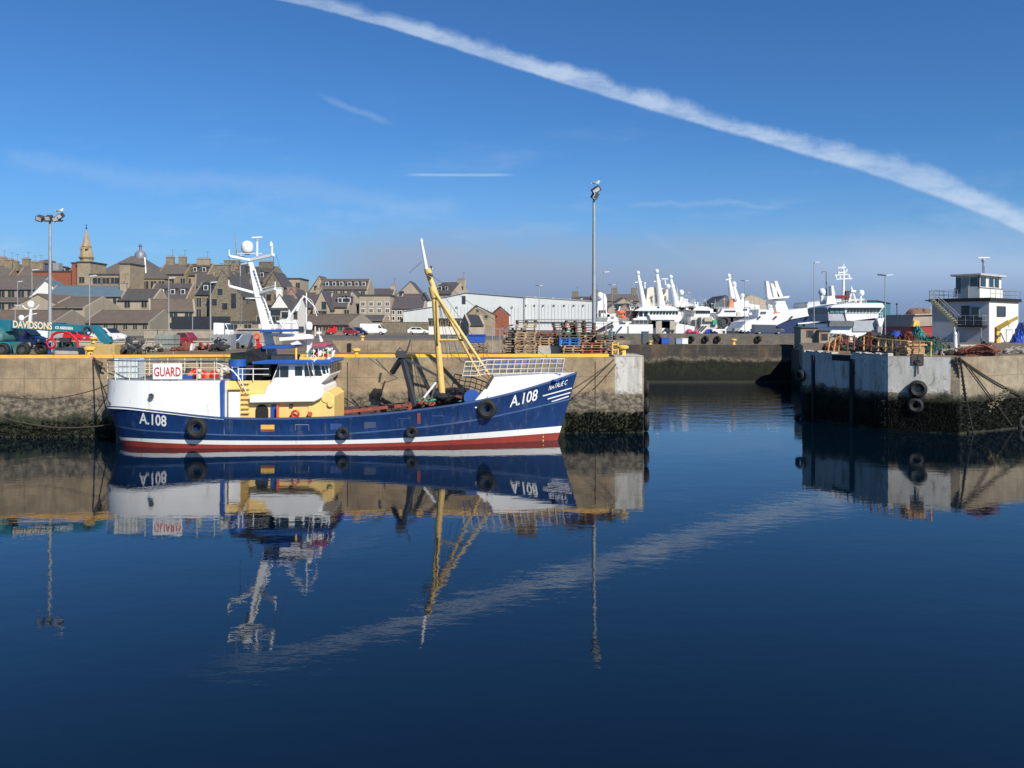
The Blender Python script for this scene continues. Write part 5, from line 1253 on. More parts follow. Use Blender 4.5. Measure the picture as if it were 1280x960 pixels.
HS(112,196,218,346,320,'large stone hall with a broad grey hipped roof',stoneC,slate2,0,15,hip=1.0,wins=(5,[358,372],1.4,2.0,(.1,.95)),name='town_hall',cat='building')
HS(166,206,210,348,334,'grey hipped roof wing of the stone hall, under the domed lantern',stoneA,slate2,0,16,hip=1.0,wins=(4,[357],1.5,2.2,(.15,.9)),name='hall_wing',cat='building')
mb=MB(); mb.beam(P(182.6,346,217.3),P(181.0,322,225),.3,.2); tag(mb.build('lead_flashing',white),'pale strip running down the hip of the hall roof','flashing')
cu_=thing('roof_lantern','domed grey lantern with a small cupola on the stone hall','lantern',(X(175.5,226),226,Z(324,226)))
x=X(175.5,226); z0=Z(323.5,226)
mb=MB(); mb.lathe((x,226,z0),[(1.5,0),(1.5,.6),(1.42,1.2),(1.15,1.8),(.65,2.2),(.36,2.35),(.36,3.3)],14); mb.build('dome',mat('lead_grey',(.22,.23,.26),.5,metal=.2),cu_,smooth=True)
mb=MB(); mb.lathe((x,226,z0+3.3),[(.5,0),(.5,.15),(.3,.5),(.08,.7)],10); mb.build('cap',mat('lead_dark',(.10,.11,.13),.5),cu_)
HS(112,151,203,344,338,'long flat-topped beige block with small windows in front of the hall',stoneC,slate,0,8,flat=True,wins=(3,[351],2.2,1.5,(.25,.8)),name='flat_block',cat='building')
HS(149.5,161,202,330.5,330,'tall narrow beige stair block in front of the hall roof',stoneC,slate,0,8,flat=True,wins=(1,[355],.9,1.2,(.4,.4)),name='flat_block',cat='building')
HS(197,232,214,342,330,'stone house with two big chimney stacks right of the hall',stoneA,slate2,0,9,chim=((.2,2.2,2.0),(.65,2.2,1.9)),wins=(3,[352],1.2,1.7))
HS(222,260,216,343.5,330,'slate-roofed stone house with white dormers and a broad pot-topped chimney',stoneC,slate,0,9,chim=((.65,1.6,3.4),),dorm=(.28,.52,.82),wins=(4,[352],1.1,1.6))
HS(228,272,195,358,343,'grey-roofed stone house below the white dormers',stoneA,slate,R(18),9,wins=(3,[366,378],1.1,1.6),chim=((.9,1.0,2.4),))
HS(183,234,180,373,355,'purple slate roof with three dark dormers above the brown-roofed gable house',stoneC,slatep,0,8,dorm=(.33,.60,.85),wins=(3,[382],1.0,1.6))
HS(145,192,172,374.5,361.5,'low slate cottage right of the blue-grey roof',harlA,slate,0,8,chim=((-.03,1.6,1.3),),wins=(2,[380],1.1,1.5,(.3,.75)))
HS(243,281,172,367,353,'dark slate house with two white dormers, stone walls and tall windows',stoneB,charcoal,0,8,dorm=(.32,.58),wins=(3,[378,392],1.0,1.9,(.15,.8)),chim=((.97,3.0,2.0),))
gable_front(262,303,170,371,339,'rough stone gable with a chimney, tallest of the front houses',stoneB,slate,12,apex=.38,wins=((275,365,1,1.4),(292,381,1,1.6),(292,371,1,1.4),(281,383,1,1.4),(268,378,1,1.4)),chim=(277.5,3.0,1.2))
HS(281,318,190,366,343,'stone house with white dormers behind the rough gable',stoneB,slate,R(-12),10,dorm=(.45,.8),wins=(3,[374,385],1.1,1.6),chim=((.05,1.5,1.6),))
gable_front(283,303,205,344,327,'tall square stone gable behind the white mast',stoneA,slate,14,apex=.45,chim=(289,3.6,.2))
HS(300,349,200,352,334,'big slate-roofed tenement behind the upper mast, with a wide dark chimney',stoneB,slate,R(-14),13,chim=((.5,1.4,3.6),),dorm=(.25,.75),wins=(5,[362,374,386],1.1,1.8))
gable_front(331,352,198,358,341,'stone tenement gable to the right of the white mast',stoneB,slate,10,wins=((336,372,1,1.6),(346,372,1,1.6),(336,385,1,1.6)))
HS(349,375,215,349,346,'flat-roofed beige block right of the mast tenement',harlA,slate,0,9,flat=True,wins=(3,[357,368],1,1.5))
pb=gable_front(336,363,150,389,369.5,'white gabled harbour inn with a chimney and dark sign board',whitew,slate,9,wins=((344.5,393,1.8,1.5),(356,394,1.2,1.1)),chim=(348.5,1.0,1.3),name='white_inn',cat='inn')
mb=MB(); mb.box(X(336.5,150),X(361,150),149.86,149.95,Z(388,150),Z(384.8,150)); sb_=mb.build('sign_board',dgrey,pb)
HS(352,372,152,389,374,'low white wing with slate roof joined to the white inn',whitew,slate,0,7,wins=(2,[394],1.3,1.4,(.3,.75)),name='inn_wing',cat='inn')
gable_front(356,372,175,372,362,'pink stone gable peeping over the inn roof',pinkst,slatep,10,chim=(364,1.8,.4))
HS(368,396,178,384,366,'slate-roofed cottage row between the inn and the beige gable',stoneC,slatep,0,9,wins=(3,[390],1.0,1.4),chim=((.9,1.2,1.5),))
gable_front(391,412,176,387,364.5,'beige gabled house behind the long brown-roofed shed',harlA,slatep,13,wins=((405,382,1,1.6),(398,392,1.1,1.1),(405,392,1.1,1.1)))
HS(409,436,180,383,367,'purple slate house with three little dormers right of the beige gable',harlA,slatep,0,9,dorm=(.55,.75,.93),wins=(2,[391],1,1.3))
gable_front(386,412,222,366,346,'tall beige gable end on the skyline behind the cottages',harlA,slate2,8,wins=((395,360,1,1.2),))
HS(396,460,218,361,349,'long beige tenement on the skyline with a line of dormers',harlA,slate2,0,10,dorm=(.18,.32,.46,.62,.76,.9),wins=(7,[367,376],1.0,1.3))
gable_front(428,452,200,377,364,'plain beige gable in the middle of the tenements',harlA,slate,8,wins=((446,383,1,1.4),(436,389,1,1.4)))
HS(449,488,192,370,369,'flat-fronted beige tenement dotted with small windows',harlA,slate,0,11,flat=True,wins=(4,[380,388.5,398],.8,.85,(.12,.9),whitew),name='flat_tenement')
HS(458,492,235,369,361,'dark slate roof line behind the flat-fronted tenement',harlA,slatep,0,9,chim=((.9,1.2,1.4),))
HS(486,531,194,385,371,'slate-roofed terrace with pale windows left of the white warehouse',harlA,slatep,0,10,wins=(4,[390.5,398],1.0,.8,(.1,.7),whitew))
gable_front(493,529,236,372,352.5,'beige skyline gable with a dark drainpipe line left of the topmast',harlA,slatep,12,apex=.55,wins=((502,367,1.4,1.4),))
HS(499,532,215,385,367.5,'dark slate roof rising behind the terrace',harlA,slatep,0,12)
HS(539,586,236,367,353.5,'slate-roofed skyline house with a beige right-hand gable',harlA,slatep,R(-20),13,dorm=(.3,.6),chim=((.98,1.0,2.4),))
# front row
HS(-30,46,190,361,345,'long slate-roofed grey building with square windows at the far left',stoneC,slate2,0,12,wins=(6,[367],1.5,1.7,(.1,.9)))
HS(-30,46,186,377,372,'lower range of the grey building at the far left edge',stoneC,slate2,0,6,wins=(6,[384],1.3,1.5,(.1,.9)))
gable_front(36,86,183,372,352,'pale gable wedge showing above the blue-grey roof',whitew,slateb,6,apex=.4,name='shed_gable',cat='shed')
HS(46,146,170,369.5,357,'two-storey beige building with a blue-grey metal roof',stoneC,slateb,R(10),11,wins=(4,[378],1.4,2.1,(.25,.92)),gablewin=(1,[372],1,1.4),cat='building',name='office_building')
gable_front(8,86,150,389,369,'wide beige warehouse gable behind the teal crane',harlA,asbest,12,apex=.5,name='warehouse',cat='warehouse')
HS(60,106,148,384,371.5,'brown-roofed beige warehouse range with a black downpipe',harlA,asbest,0,14,name='warehouse',cat='warehouse')
mb=MB(); mb.box(X(82,147.7),X(82.7,147.7),147.75,147.95,QZ,Z(384,148)); tag(mb.build('downpipe',black),'black downpipe on the beige warehouse range','pipe')
HS(-30,67,132,403,388,'dark brown shed roof low behind the teal jib',harlB,asbest,0,12,name='shed',cat='shed')
HS(103,188,142,402.5,388,'long low grey-brown shed with a row of tiny windows',harlB,asbest,0,12,wins=(6,[408],.7,1.0,(.2,.92)),name='shed',cat='shed')
HS(160,236,148,388,374,'beige gable-ended store with a brown sheet roof and dark openings',harlA,asbest,R(24),9,wins=(3,[393,407],1.3,1.0,(.2,.85)),gablewin=(1,[397],.8,1.2),name='store_building',cat='store')
HS(367,462,162,405,393,'long low shed with a brown roof behind the red van',harlB,asbest,R(-18),10,wins=(8,[410],1.1,1.0,(.08,.95)),name='shed',cat='shed')
HS(323,347,146,404,396,'flat white kiosk left of the inn, behind the mast',whitew,slate,0,5,flat=True,wins=(2,[399],1.2,1),name='kiosk',cat='kiosk')
HS(290,312,140,404,401,'small pale store at the end of the charcoal screen',harlA,asbest,0,5,flat=True,wins=(2,[409],1.2,1),name='store_building',cat='store')
HS(300,480,182,400,394,'plain beige terrace behind the inn and cottages',harlA,slatep,0,8,wins=(16,[405],1,1.2))
# white warehouse
wh_=thing('white_warehouse','huge white clad warehouse with a shallow gable behind the yellow mast','warehouse',(X(600,200),200,QZ))
D=200; mb=MB(); mb.xz([(X(527,D),QZ-.2),(X(656,D),QZ-.2),(X(656,D),Z(372,D)),(X(583,D),Z(366,D)),(X(527,D),Z(378,D))],D,D+50); mb.build('wall',metalw,wh_)
mb=MB(); mb.xz([(X(526,D),Z(378,D)),(X(583,D),Z(365.9,D)),(X(657,D),Z(371.9,D)),(X(657,D),Z(371.3,D)),(X(583,D),Z(365.2,D)),(X(526,D),Z(377.2,D))],D-.3,D+50.3); mb.build('roof',greyp,wh_)
mb=MB(); mb.box(X(577.5,D),X(582,D),D-.1,D,Z(380,D),Z(370,D)); mb.build('window',hglass,wh_)
mb=MB(); mb.box(X(654.6,D),X(655.6,D),D-.2,D,QZ,Z(371,D)); mb.build('downpipe',greyp,wh_)
mb=MB(); mb.box(X(656.5,D),X(745,D),D+1,D+1.3,Z(400,D),Z(398.8,D)); mb.build('wall_rail',greyp,wh_)
for px in (571,640,):
    mb=MB(); mb.cyl((X(px,D),D-.2,Z(384,D)),(X(px,D),D,Z(384,D)),.3,n=8); mb.build('vent',greyp,wh_)
wh2=thing('white_warehouse','lower white clad warehouse range with round vents right of the big shed','warehouse',(X(700,202),202,QZ))
mb=MB(); mb.xz([(X(656.5,202),QZ-.2),(X(742,202),QZ-.2),(X(742,202),Z(377,202)),(X(656.5,202),Z(371.5,202))],202,250); mb.build('wall',metalw,wh2)
mb=MB(); mb.xz([(X(656.5,202),Z(371.3,202)),(X(742.5,202),Z(376.8,202)),(X(742.5,202),Z(376,202)),(X(656.5,202),Z(370.5,202))],201.8,250.2); mb.build('roof',paleconc,wh2)
for px in (657,668,679,692,705,717,729):
    mb=MB(); mb.cyl((X(px,202),201.8,Z(382,202)),(X(px,202),202,Z(382,202)),.22,n=8); mb.build('vent',dgrey,wh2)
for px in (600,608,621,640,668,690,712,726): 
    mb=MB(); mb.box(X(px,203),X(px+2.5,203),203,204,Z(373,203),Z(370-.0+max(0,(px-656))*.06,203)); mb.build('roof_light',lamp_g,wh2 if px>656 else wh_)
wh3=thing('white_annexe','low white annexe with a grey roof stepping down left of the big warehouse','annexe',(X(520,186),186,QZ))
mb=MB(); mb.xz([(X(504,186),QZ-.2),(X(549,186),QZ-.2),(X(549,186),Z(383,186)),(X(504,186),Z(390,186))],186,199.8); mb.build('wall',metalw,wh3)
mb=MB(); mb.xz([(X(503,186),Z(389.6,186)),(X(550,186),Z(382.6,186)),(X(550,186),Z(381.8,186)),(X(503,186),Z(388.8,186))],185.8,199.9); mb.build('roof',greyp,wh3)
# gabled brick store before the warehouse
gable_front(583,619,140,394,383.5,'tan gabled store with round windows in front of the white warehouse',stoneC,slate,7,apex=.33,name='gabled_store',cat='store',wins=((597,388.5,.4,.4),(607.5,396,.5,.5)))
gable_front(614,636,142,394,385,'brown brick gable with a dark roof beside the tan store',brick,charcoal,7,apex=.5,name='brick_gable',cat='store')
HS(573,606,137,405,393.5,'small slate lean-to in front of the tan gabled store',harlA,charcoal,R(20),5,name='lean_to',cat='store')
HS(536,575,165,400,398,'pale low office behind the yellow foremast',whitew,slate,0,5,flat=True,wins=(6,[404],1.2,1.0),name='office_building',cat='office')
# distance right of the warehouse
HS(716,745,330,374,371,'far grey roof line beyond the warehouse, right of its end',stoneB,slate,0,10,chim=((.15,2.5,2.4),))
HS(740,800,320,376,368,'far slate roofs with chimneys behind the white mast house',stoneB,slate2,0,10,chim=((.1,1.8,2.2),(.5,3,2.2),(.92,3,2.2)))
gable_front(760,800,215,386,373,'brown gabled building behind the masts of the moored ships',harlA,slate2,10,wins=((775,384,3,1.8),(788,384,3,1.8)))
gable_front(770,791,212,392,381,'small pink brick gable between the ships and the pallets',pinkst,slate2,8)
HS(862,902,300,396,371,'tan sheeted shed roof on the skyline behind the white ships',mat('tan_sheet',(.40,.30,.17),.8),mat('tan_roof',(.38,.29,.17),.8),0,14,flat=True,name='far_shed',cat='shed')
gable_front(893,922,290,380,370,'dark grey gable beyond the ships, beside the tan shed',mat('sheet_dark',(.10,.12,.14),.7),slate,20,name='far_shed',cat='shed')
gable_front(922,964,310,378,369,'pale long shed roof beyond the ships',mat('tan_pale',(.45,.38,.28),.8),mat('tan_roof2',(.42,.36,.26),.8),20,apex=.4,name='far_shed',cat='shed')
HS(856,905,235,400,391,'red-brown low building glimpsed between the white ships',brick,slate2,0,8,name='low_building',cat='building')
tb=thing('teal_shed','tall teal clad shed behind the patrol ship','shed',(X(1100,170),170,3.6))
mb=MB(); mb.xz([(X(1082,170),3.6),(X(1113,170),3.6),(X(1113,170),Z(379.5,170)),(X(1096,170),Z(376,170)),(X(1082,170),Z(376,170))],170,185); mb.build('wall',tealc,tb)
mb=MB(); mb.box(X(1098,170),X(1101,170),169.9,170,Z(397,170),Z(381,170)); mb.build('door',mat('teal_dark',(.02,.09,.11),.6),tb)
mb=MB(); mb.xz([(X(1081.5,170),Z(376,170)+.01),(X(1096,170),Z(376,170)+.01),(X(1113.5,170),Z(379.4,170)),(X(1113.5,170),Z(378.9,170)),(X(1096,170),Z(375.4,170)),(X(1081.5,170),Z(375.4,170))],169.8,185.2); mb.build('roof',charcoal,tb)
# ------------------------------------------------------------------ ships on the far basins
def pxp(pts,D,dy,name,m,parent,off=0,bevel=0):
    mb=MB(); mb.xz([(X(a,D),Z(b,D)) for a,b in pts],D+off-dy/2,D+off+dy/2); return mb.build(name,m,parent,bevel=bevel)
def windows(px0,px1,py0,py1,D,n_,parent,slant=0,off=0,m=glass,gap=.25,name='window'):
    w_=(px1-px0)/n_
    for i in range(n_):
        a=px0+w_*i+w_*gap/2; b=a+w_*(1-gap); mb=MB(); mb.xz([(X(a-slant,D),Z(py1,D)),(X(b-slant,D),Z(py1,D)),(X(b,D),Z(py0,D)),(X(a,D),Z(py0,D))],D+off-.06,D+off+.05); mb.build(name,m,parent)
def dome(px,py,r,D,parent,off=0,name='radome'):
    c=P(px,py,D+off); rr_=r*D/F; mb=MB(); mb.lathe((c.x,c.y,c.z-rr_*.95),[(rr_*.62,0),(rr_*.92,rr_*.45),(rr_,rr_*.95),(rr_*.88,rr_*1.45),(rr_*.5,rr_*1.85),(rr_*.1,rr_*1.98)],14); mb.build(name,swhite,parent,smooth=True)
def spar(a,b,D,r0,r1,parent,m=None,name='mast',off=0,off2=None):
    mb=MB(); mb.cyl(P(a[0],a[1],D+off),P(b[0],b[1],D+(off if off2 is None else off2)),r0,r1,10); return mb.build(name,m or swhite,parent,smooth=True)
def railing(px0,px1,py0,py1,D,parent,n_=8,off=0,m=swhite):
    mb=MB()
    for i in range(n_+1): x=px0+(px1-px0)*i/n_; mb.cyl(P(x,py1,D+off),P(x,py0,D+off),.04,n=4)
    for t in (0,.5): y=py0+(py1-py0)*t; mb.cyl(P(px0,y,D+off),P(px1,y,D+off),.035,n=4)
    mb.build('rail',m,parent)
shipgrp='white trawlers in the far basin'
# 1 the biggest wheelhouse, left
D=215; s1=thing('trawler','white trawler with the widest wheelhouse and three raked masts, left of the moored ships','trawler',(X(815,D),D,0),shipgrp)
pxp([(752,440),(752,403),(806,401),(830,402),(862,408),(862,440)],D,12,'hull',swhite,s1)
pxp([(781,419),(781,405.5),(810,405.5),(810,419)],D,1,'bulwark_panel',swhite,s1,off=-7)
pxp([(786,404),(788,398),(841,398),(839,410),(786,410)],D,11,'deckhouse',swhite,s1,off=-.5)
pxp([(808,400),(806,394),(842,394),(838,400)],D,12.5,'wing',swhite,s1,off=-.5)
pxp([(792,398.2),(797,389),(843,389),(841,398.2)],D,10,'wheelhouse',swhite,s1,off=-.6)
windows(808,843,389.6,393.6,D,9,s1,off=-5.6,slant=.8); windows(794,806,390,396,D,2,s1,off=-5.6)
pxp([(789,389),(795,385.5),(803,383),(836,384),(843,387.5),(841,389)],D,11.5,'wheelhouse_roof',swhite,s1,off=-.6)
windows(816,819,382.5+1.2,385.6,D,1,s1,off=-6.4)
pxp([(806,385),(808,361),(812,359),(823,360),(834,362),(834,384)],D,5,'funnel_house',mat('ship_cream',(.68,.62,.50),.5,var=.1),s1,off=1)
windows(811,833,370,378,D,4,s1,m=greyp,off=-1.7,gap=.7,name='louvre')
for a,b,r,rr_ in (((805,383),(797.5,344),.62,2.4),((827,384),(821,343),.75,2.6),((846,382),(838.5,349),.6,2.4)):
    sp_=spar(a,b,D,r*1.35,r*.6,s1,off=-2)
    dome(b[0],b[1]-3.0 if a[0]!=827 else b[1]-4,rr_,D,sp_,-2)
    mb=MB(); mb.beam(P(b[0]-4,b[1]+9,D-2),P(b[0]+5,b[1]+8,D-2),.5,.25); mb.build('crosstree',swhite,sp_)
dome(806,354,1.4,D,s1,-2); dome(835,358,3.0,D,s1,-3); spar((806,360),(806,355),D,.2,.15,s1,off=-2)
spar((832,356),(831,349),D,.2,.15,s1,off=-2); mb=MB(); mb.beam(P(827,348.6,D-2),P(835,348.6,D-2),.4,.25); mb.build('radar_scanner',swhite,s1)
railing(787,842,381,384.5,D,s1,14,off=-6.2)
pxp([(786,405),(787,400),(806,400),(806,405)],D,.4,'open_frame',greyp,s1,off=-6.4)
windows(784,810,400.5,404,D,5,s1,off=-6.7,m=dgrey)
pxp([(814,418),(814,402),(821,401),(821,418)],D,.5,'pillar',mat('ship_tan',(.42,.38,.30),.7),s1,off=-6.9); pxp([(831,418),(831,401),(838,402),(838,418)],D,.5,'pillar',MATS['ship_tan'],s1,off=-6.9)
spar((803,383),(790,351),D,.05,.05,s1,m=steel,name='wire_stay',off=-3); spar((850,384),(865,352),D,.05,.04,s1,m=steel,name='wire_stay',off=-3)
# 2 behind it
D=228; s2=thing('trawler','white trawler with a tall dome mast, second from the left among the moored ships','trawler',(X(855,D),D,0),shipgrp)
pxp([(835,440),(838,396),(866,394),(872,400),(872,440)],D,11,'hull',swhite,s2)
pxp([(838,397),(843,389),(863,389),(862,397)],D,9,'wheelhouse',swhite,s2,off=-.7); windows(842,862,384.5,388.5,D,5,s2,off=-5.6)
pxp([(841,389),(841,384),(863,384),(863,389)],D,9.5,'bridge_band',greyp,s2,off=-.6)
pxp([(838,384.5),(841,380.5),(864,380.5),(867,383.5),(862,385)],D,10.5,'wheelhouse_roof',swhite,s2,off=-.6)
sp_=spar((850,381),(851.5,371),D,.7,.6,s2,off=-2); dome(851.5,365.5,3.3,D,sp_,-2)
pxp([(845,381),(846,372),(857,374),(859,381)],D,4,'funnel',swhite,s2)
railing(842,864,378,380.8,D,s2,8,off=-5)
for px in (855,874,877): spar((px,381),(px,352+abs(px-866)*.2),D,.05,.03,s2,m=steel,name='aerial',off=-2)
spar((848,374),(846,358),D,.1,.05,s2,name='aerial',off=-2)
# 3
D=222; s3=thing('trawler','white trawler with a low flat wheelhouse just right of the tall dome mast','trawler',(X(875,D),D,0),shipgrp)
pxp([(855,440),(858,396),(884,396),(890,404),(893,440)],D,11,'hull',mat('ship_white_worn',(.62,.60,.55),.6,var=.2,scale=.6),s3)
pxp([(862,396),(864,388),(883,388),(881,396)],D,9,'wheelhouse',swhite,s3,off=-.8); windows(864,882,389,392.3,D,6,s3,off=-5.4)
pxp([(860,388.5),(864,384),(878,384),(883,387),(882,388.8)],D,10.5,'wheelhouse_roof',swhite,s3,off=-.8)
dome(858.5,375,1.4,D,s3,-2); spar((858.5,384),(858.5,377),D,.1,.1,s3,off=-2); dome(868.5,378.5,1.2,D,s3,-2); spar((868.5,385),(868.5,380),D,.1,.1,s3,off=-2); spar((872,384),(872,377.5),D,.2,.2,s3,off=-2,name='funnel_pipe')
for x0,x1,y0,y1,m in ((859,863,400,407,dgrey),(867,870,397,406,dgrey),(874,883,397,402,MATS['ship_tan']),(855,858,408,413,navy),(884,889,400,406,greenp)): pxp([(x0,y1),(x0,y0),(x1,y0),(x1,y1)],D,.6,'deck_gear',m,s3,off=-6)
# 4 mast house white ship behind the lamp post
D=212; s4=thing('trawler','white trawler with upright mast house seen behind the tallest lamp mast','trawler',(X(750,D),D,0),shipgrp)
pxp([(705,440),(706,400),(716,397),(731,393),(733,402),(780,403),(781,440)],D,11,'hull',swhite,s4)
pxp([(707,400),(709,394),(734,394),(733,400)],D,9,'wheelhouse',swhite,s4,off=-1); windows(712,729,394.8,397,D,6,s4,off=-5.7)
pxp([(745,402),(746,372),(750,367),(755,368),(757,374),(757,402)],D,4,'mast_house',swhite,s4,off=-1)
dome(750,369.5,4.2,D,s4,-3.2); dome(710,388,1.9,D,s4,-2); 
mb=MB(); mb.torus(P(719.5,388,D-3),(0,1,0),.38,.09,14,6); mb.cyl(P(719.5,394,D-3),P(719.5,390.5,D-3),.08); mb.build('loop_aerial',swhite,s4)
pxp([(757,402),(758,393),(768,392),(771,402)],D,5,'winch_house',swhite,s4,off=-1); spar((760,402),(756,380),D,.3,.15,s4,off=-3,name='davit'); spar((770,400),(775,383),D,.3,.15,s4,off=-3,name='davit')
windows(746.5,756,388,396,D,3,s4,off=-3.1,m=dgrey)
mb=MB(); mb.sph(P(776,391,D-4),.9,.6,.6); mb.sph(P(779,397,D-4),.8,.5,.5); mb.build('orange_buoys',orange,s4,smooth=True)
for x0,x1,y0,y1 in ((773,780,398,402),(760,764,396,399)): pxp([(x0,y1),(x0,y0),(x1,y0),(x1,y1)],D,.6,'deck_gear',greyp,s4,off=-6)
for px,y in ((735,386),(738,378),(742,383)): spar((px,402),(px,y),D,.18,.10,s4,name='post',off=-3,m=greyp)
railing(760,786,398,402.5,D,s4,10,off=-5.6)
# 5 long one with two close masts
D=225; s5=thing('trawler','white trawler with two close domed masts left of the three tall funnels','trawler',(X(920,D),D,0),shipgrp)
pxp([(886,440),(888,397),(900,391),(938,391),(945,396),(952,440)],D,12,'hull',swhite,s5)
pxp([(886,396),(893,392),(896,386.5),(926,386),(936,390),(936,396)],D,10,'wheelhouse',swhite,s5,off=-1.2); windows(898,912,388.7,390.6,D,6,s5,off=-6.3); windows(921,926,386.7,388.5,D,2,s5,off=-6.3)
pxp([(890,396),(888,394),(898,393),(938,393),(936,396.2)],D,12.6,'wing',swhite,s5,off=-1)
pxp([(912,387),(914,378),(931,376),(933,380),(946,382),(946,387)],D,6,'upper_house',swhite,s5,off=0)
pxp([(907,387),(908,376),(912,375),(914,387)],D,3,'funnel',mat('funnel_orange',(.55,.25,.12),.6),s5,off=-2)
pxp([(912,381),(911,375),(915,373),(917,381)],D,3,'funnel',mat('funnel_maroon',(.20,.02,.03),.6),s5,off=-1)
for a,b in (((916,380),(911,348)),((922,379),(917.5,358))):
    sp_=spar(a,b,D,1.0,.35,s5,off=-1); dome(b[0],b[1]-3.2,2.6 if b[1]<350 else 3.0,D,sp_,-1)
    mb=MB(); mb.beam(P(b[0]-4,b[1]+2,D-1),P(b[0]+3,b[1]-.5,D-1),.5,.3); mb.build('crosstree',swhite,sp_)
dome(928,369.5,2.7,D,s5,-1); spar((928,377),(928,372),D,.4,.3,s5,off=-1)
for x0,x1,y0,y1,m in ((893,899,399,406,dgrey),(901,912,397,403,dgrey),(905,908,397,404,MATS['ship_tan']),(882,887,402,412,cream),(926,930,396,400,dgrey),(940,945,391,394,dgrey)): pxp([(x0,y1),(x0,y0),(x1,y0),(x1,y1)],D,.6,'deck_gear',m,s5,off=-6.6)
mb=MB(); mb.torus(P(905,402,D-7),(0,1,0),1.2,.3,16,6); mb.build('net_drum',dgrey,s5)
mb=MB(); mb.torus(P(898,404,D-7),(0,1,0),.9,.3,16,6); mb.build('net_drum',dgrey,s5)
railing(896,936,384,386.6,D,s5,12,off=-5.4)
# 6 big ship: funnels, sweeping white shelter deck, blue bow
D=205; s6=thing('trawler','large white ship with three tall raked funnels and a sweeping deep blue bow','trawler',(X(990,D),D,0),shipgrp)
pxp([(915,440),(916,412),(930,405),(962,398),(1010,392),(1068,384),(1075,390),(1060,440)],D,12,'hull',mat('ship_blue',(.010,.028,.11),.5,var=.1),s6)
pxp([(914,414),(924,402),(945,396),(980,388),(1020,382),(1066,381),(1066,386),(1010,393.5),(975,400),(962,406),(935,410)],D,12.6,'shelter_deck',swhite,s6)
pxp([(986,404),(1000,402.5),(1030,399),(1030,401),(1002,404.5),(986,405.5)],D,.3,'white_stripe',swhite,s6,off=-6.4)
pxp([(1000,380.5),(1002,378),(1020,377.5),(1030,375),(1070,374),(1070,382),(1000,385)],D,10,'foredeck_house',mat('ship_grey_white',(.55,.56,.55),.6,var=.15,scale=.5),s6)
for (a,b,c,d_) in (((957,391),(966,391),(956,352),(953,352)),((967,391),(980,391),(962,355),(959,355)),((972,391),(981,391),(967,352),(963.5,352))):
    pxp([a,b,c,d_],D,1.8,'funnel',swhite,s6,off=-2)
pxp([(954,375),(954,373),(980,370.5),(979,373)],D,4.5,'funnel_platform',swhite,s6,off=-2)
pxp([(966,392),(962,376),(974,373),(981,392)],D,4,'funnel_casing',swhite,s6,off=-1.5)
mb=MB(); mb.torus(P(968,379,D-3.7),(0,1,0),.45,.08,14,6); mb.build('funnel_emblem',greyp,s6)
pxp([(940,398),(941,387),(956,388),(960,394)],D,8,'deckhouse',swhite,s6,off=-1); windows(943,950,390,392.5,D,3,s6,off=-5.2,m=dgrey)
for px in (938,943,950): spar((px,388),(px-1,360),D,.05,.03,s6,name='aerial',m=steel,off=-2)
# masses of ordinary deck detail between them
for i,(px,D_,w_,y0,y1,m,lb) in enumerate(((866,200,14,411,417.5,pinkc,'heap of crimson net on the far quay'),(888,200,10,411,417.5,bluep,'heap of bright blue net on the far quay'),(899,199,17,411.5,417.7,swhite,'white container parked on the far quay left of the lamp'),(925,199,14,410,417.7,greyp,'grey site cabin on the far quay beside the lamp'),(933,197,10,412,417.7,swhite,'small white trailer on the far quay left of the slate van'),(838,199,10,412,417.6,dgrey,'dark machine on the far quay in front of the widest wheelhouse'),(1000,198,8,404,417.7,netgreen,'green net bundle hanging by the blue bow'))):
    if 'net' in lb:
        t=thing('net_heap',lb,'net heap',(X(px,D_),D_,4.1)); mb=MB(); rr=random.Random(i)
        for k in range(26): 
            a=rr.random(); hh=(Z(y0,D_)-4.1); mb.sph((X(px,D_)+(a-.5)*w_*D_/F,D_+rr.random()*1.5,4.12+rr.random()*hh*math.sin(math.pi*a)*.8),.4+.3*rr.random(),.4,.25+.2*rr.random(),8,6)
        mb.build('netting',m,t,smooth=True)
    else:
        x0,x1=X(px-w_/2,D_),X(px+w_/2,D_); t=thing('site_cabin' if 'cabin' in lb else 'container' if 'container' in lb else 'trailer' if 'trailer' in lb else 'machine',lb,'cabin' if 'cabin' in lb else 'container' if 'container' in lb else 'trailer' if 'trailer' in lb else 'machine',((x0+x1)/2,D_,4.1))
        mb=MB(); mb.box(x0,x1,D_,D_+2.2,4.5,Z(y0,D_)); mb.build('body',m,t,bevel=.06)
        for xx in (x0+.5,x1-.5):
            mb=MB(); mb.cyl((xx,D_-.1,4.45),(xx,D_+.2,4.45),.32,n=10); mb.build('wheel' if 'cabin' not in lb else 'foot',black,t)
        mb=MB(); mb.box(x0+(x1-x0)*.6,x0+(x1-x0)*.8,D_-.04,D_,4.7,Z(y0,D_)-.3); mb.build('door',steel,t)
# land under those things
slab([(20.2,180.82),(200,180.82),(200,203),(20.2,203)],4.10,wallC,road) if False else slab([(20.2,180.82),(110,180.82),(110,201),(20.2,201)],4.10,wallC,road)
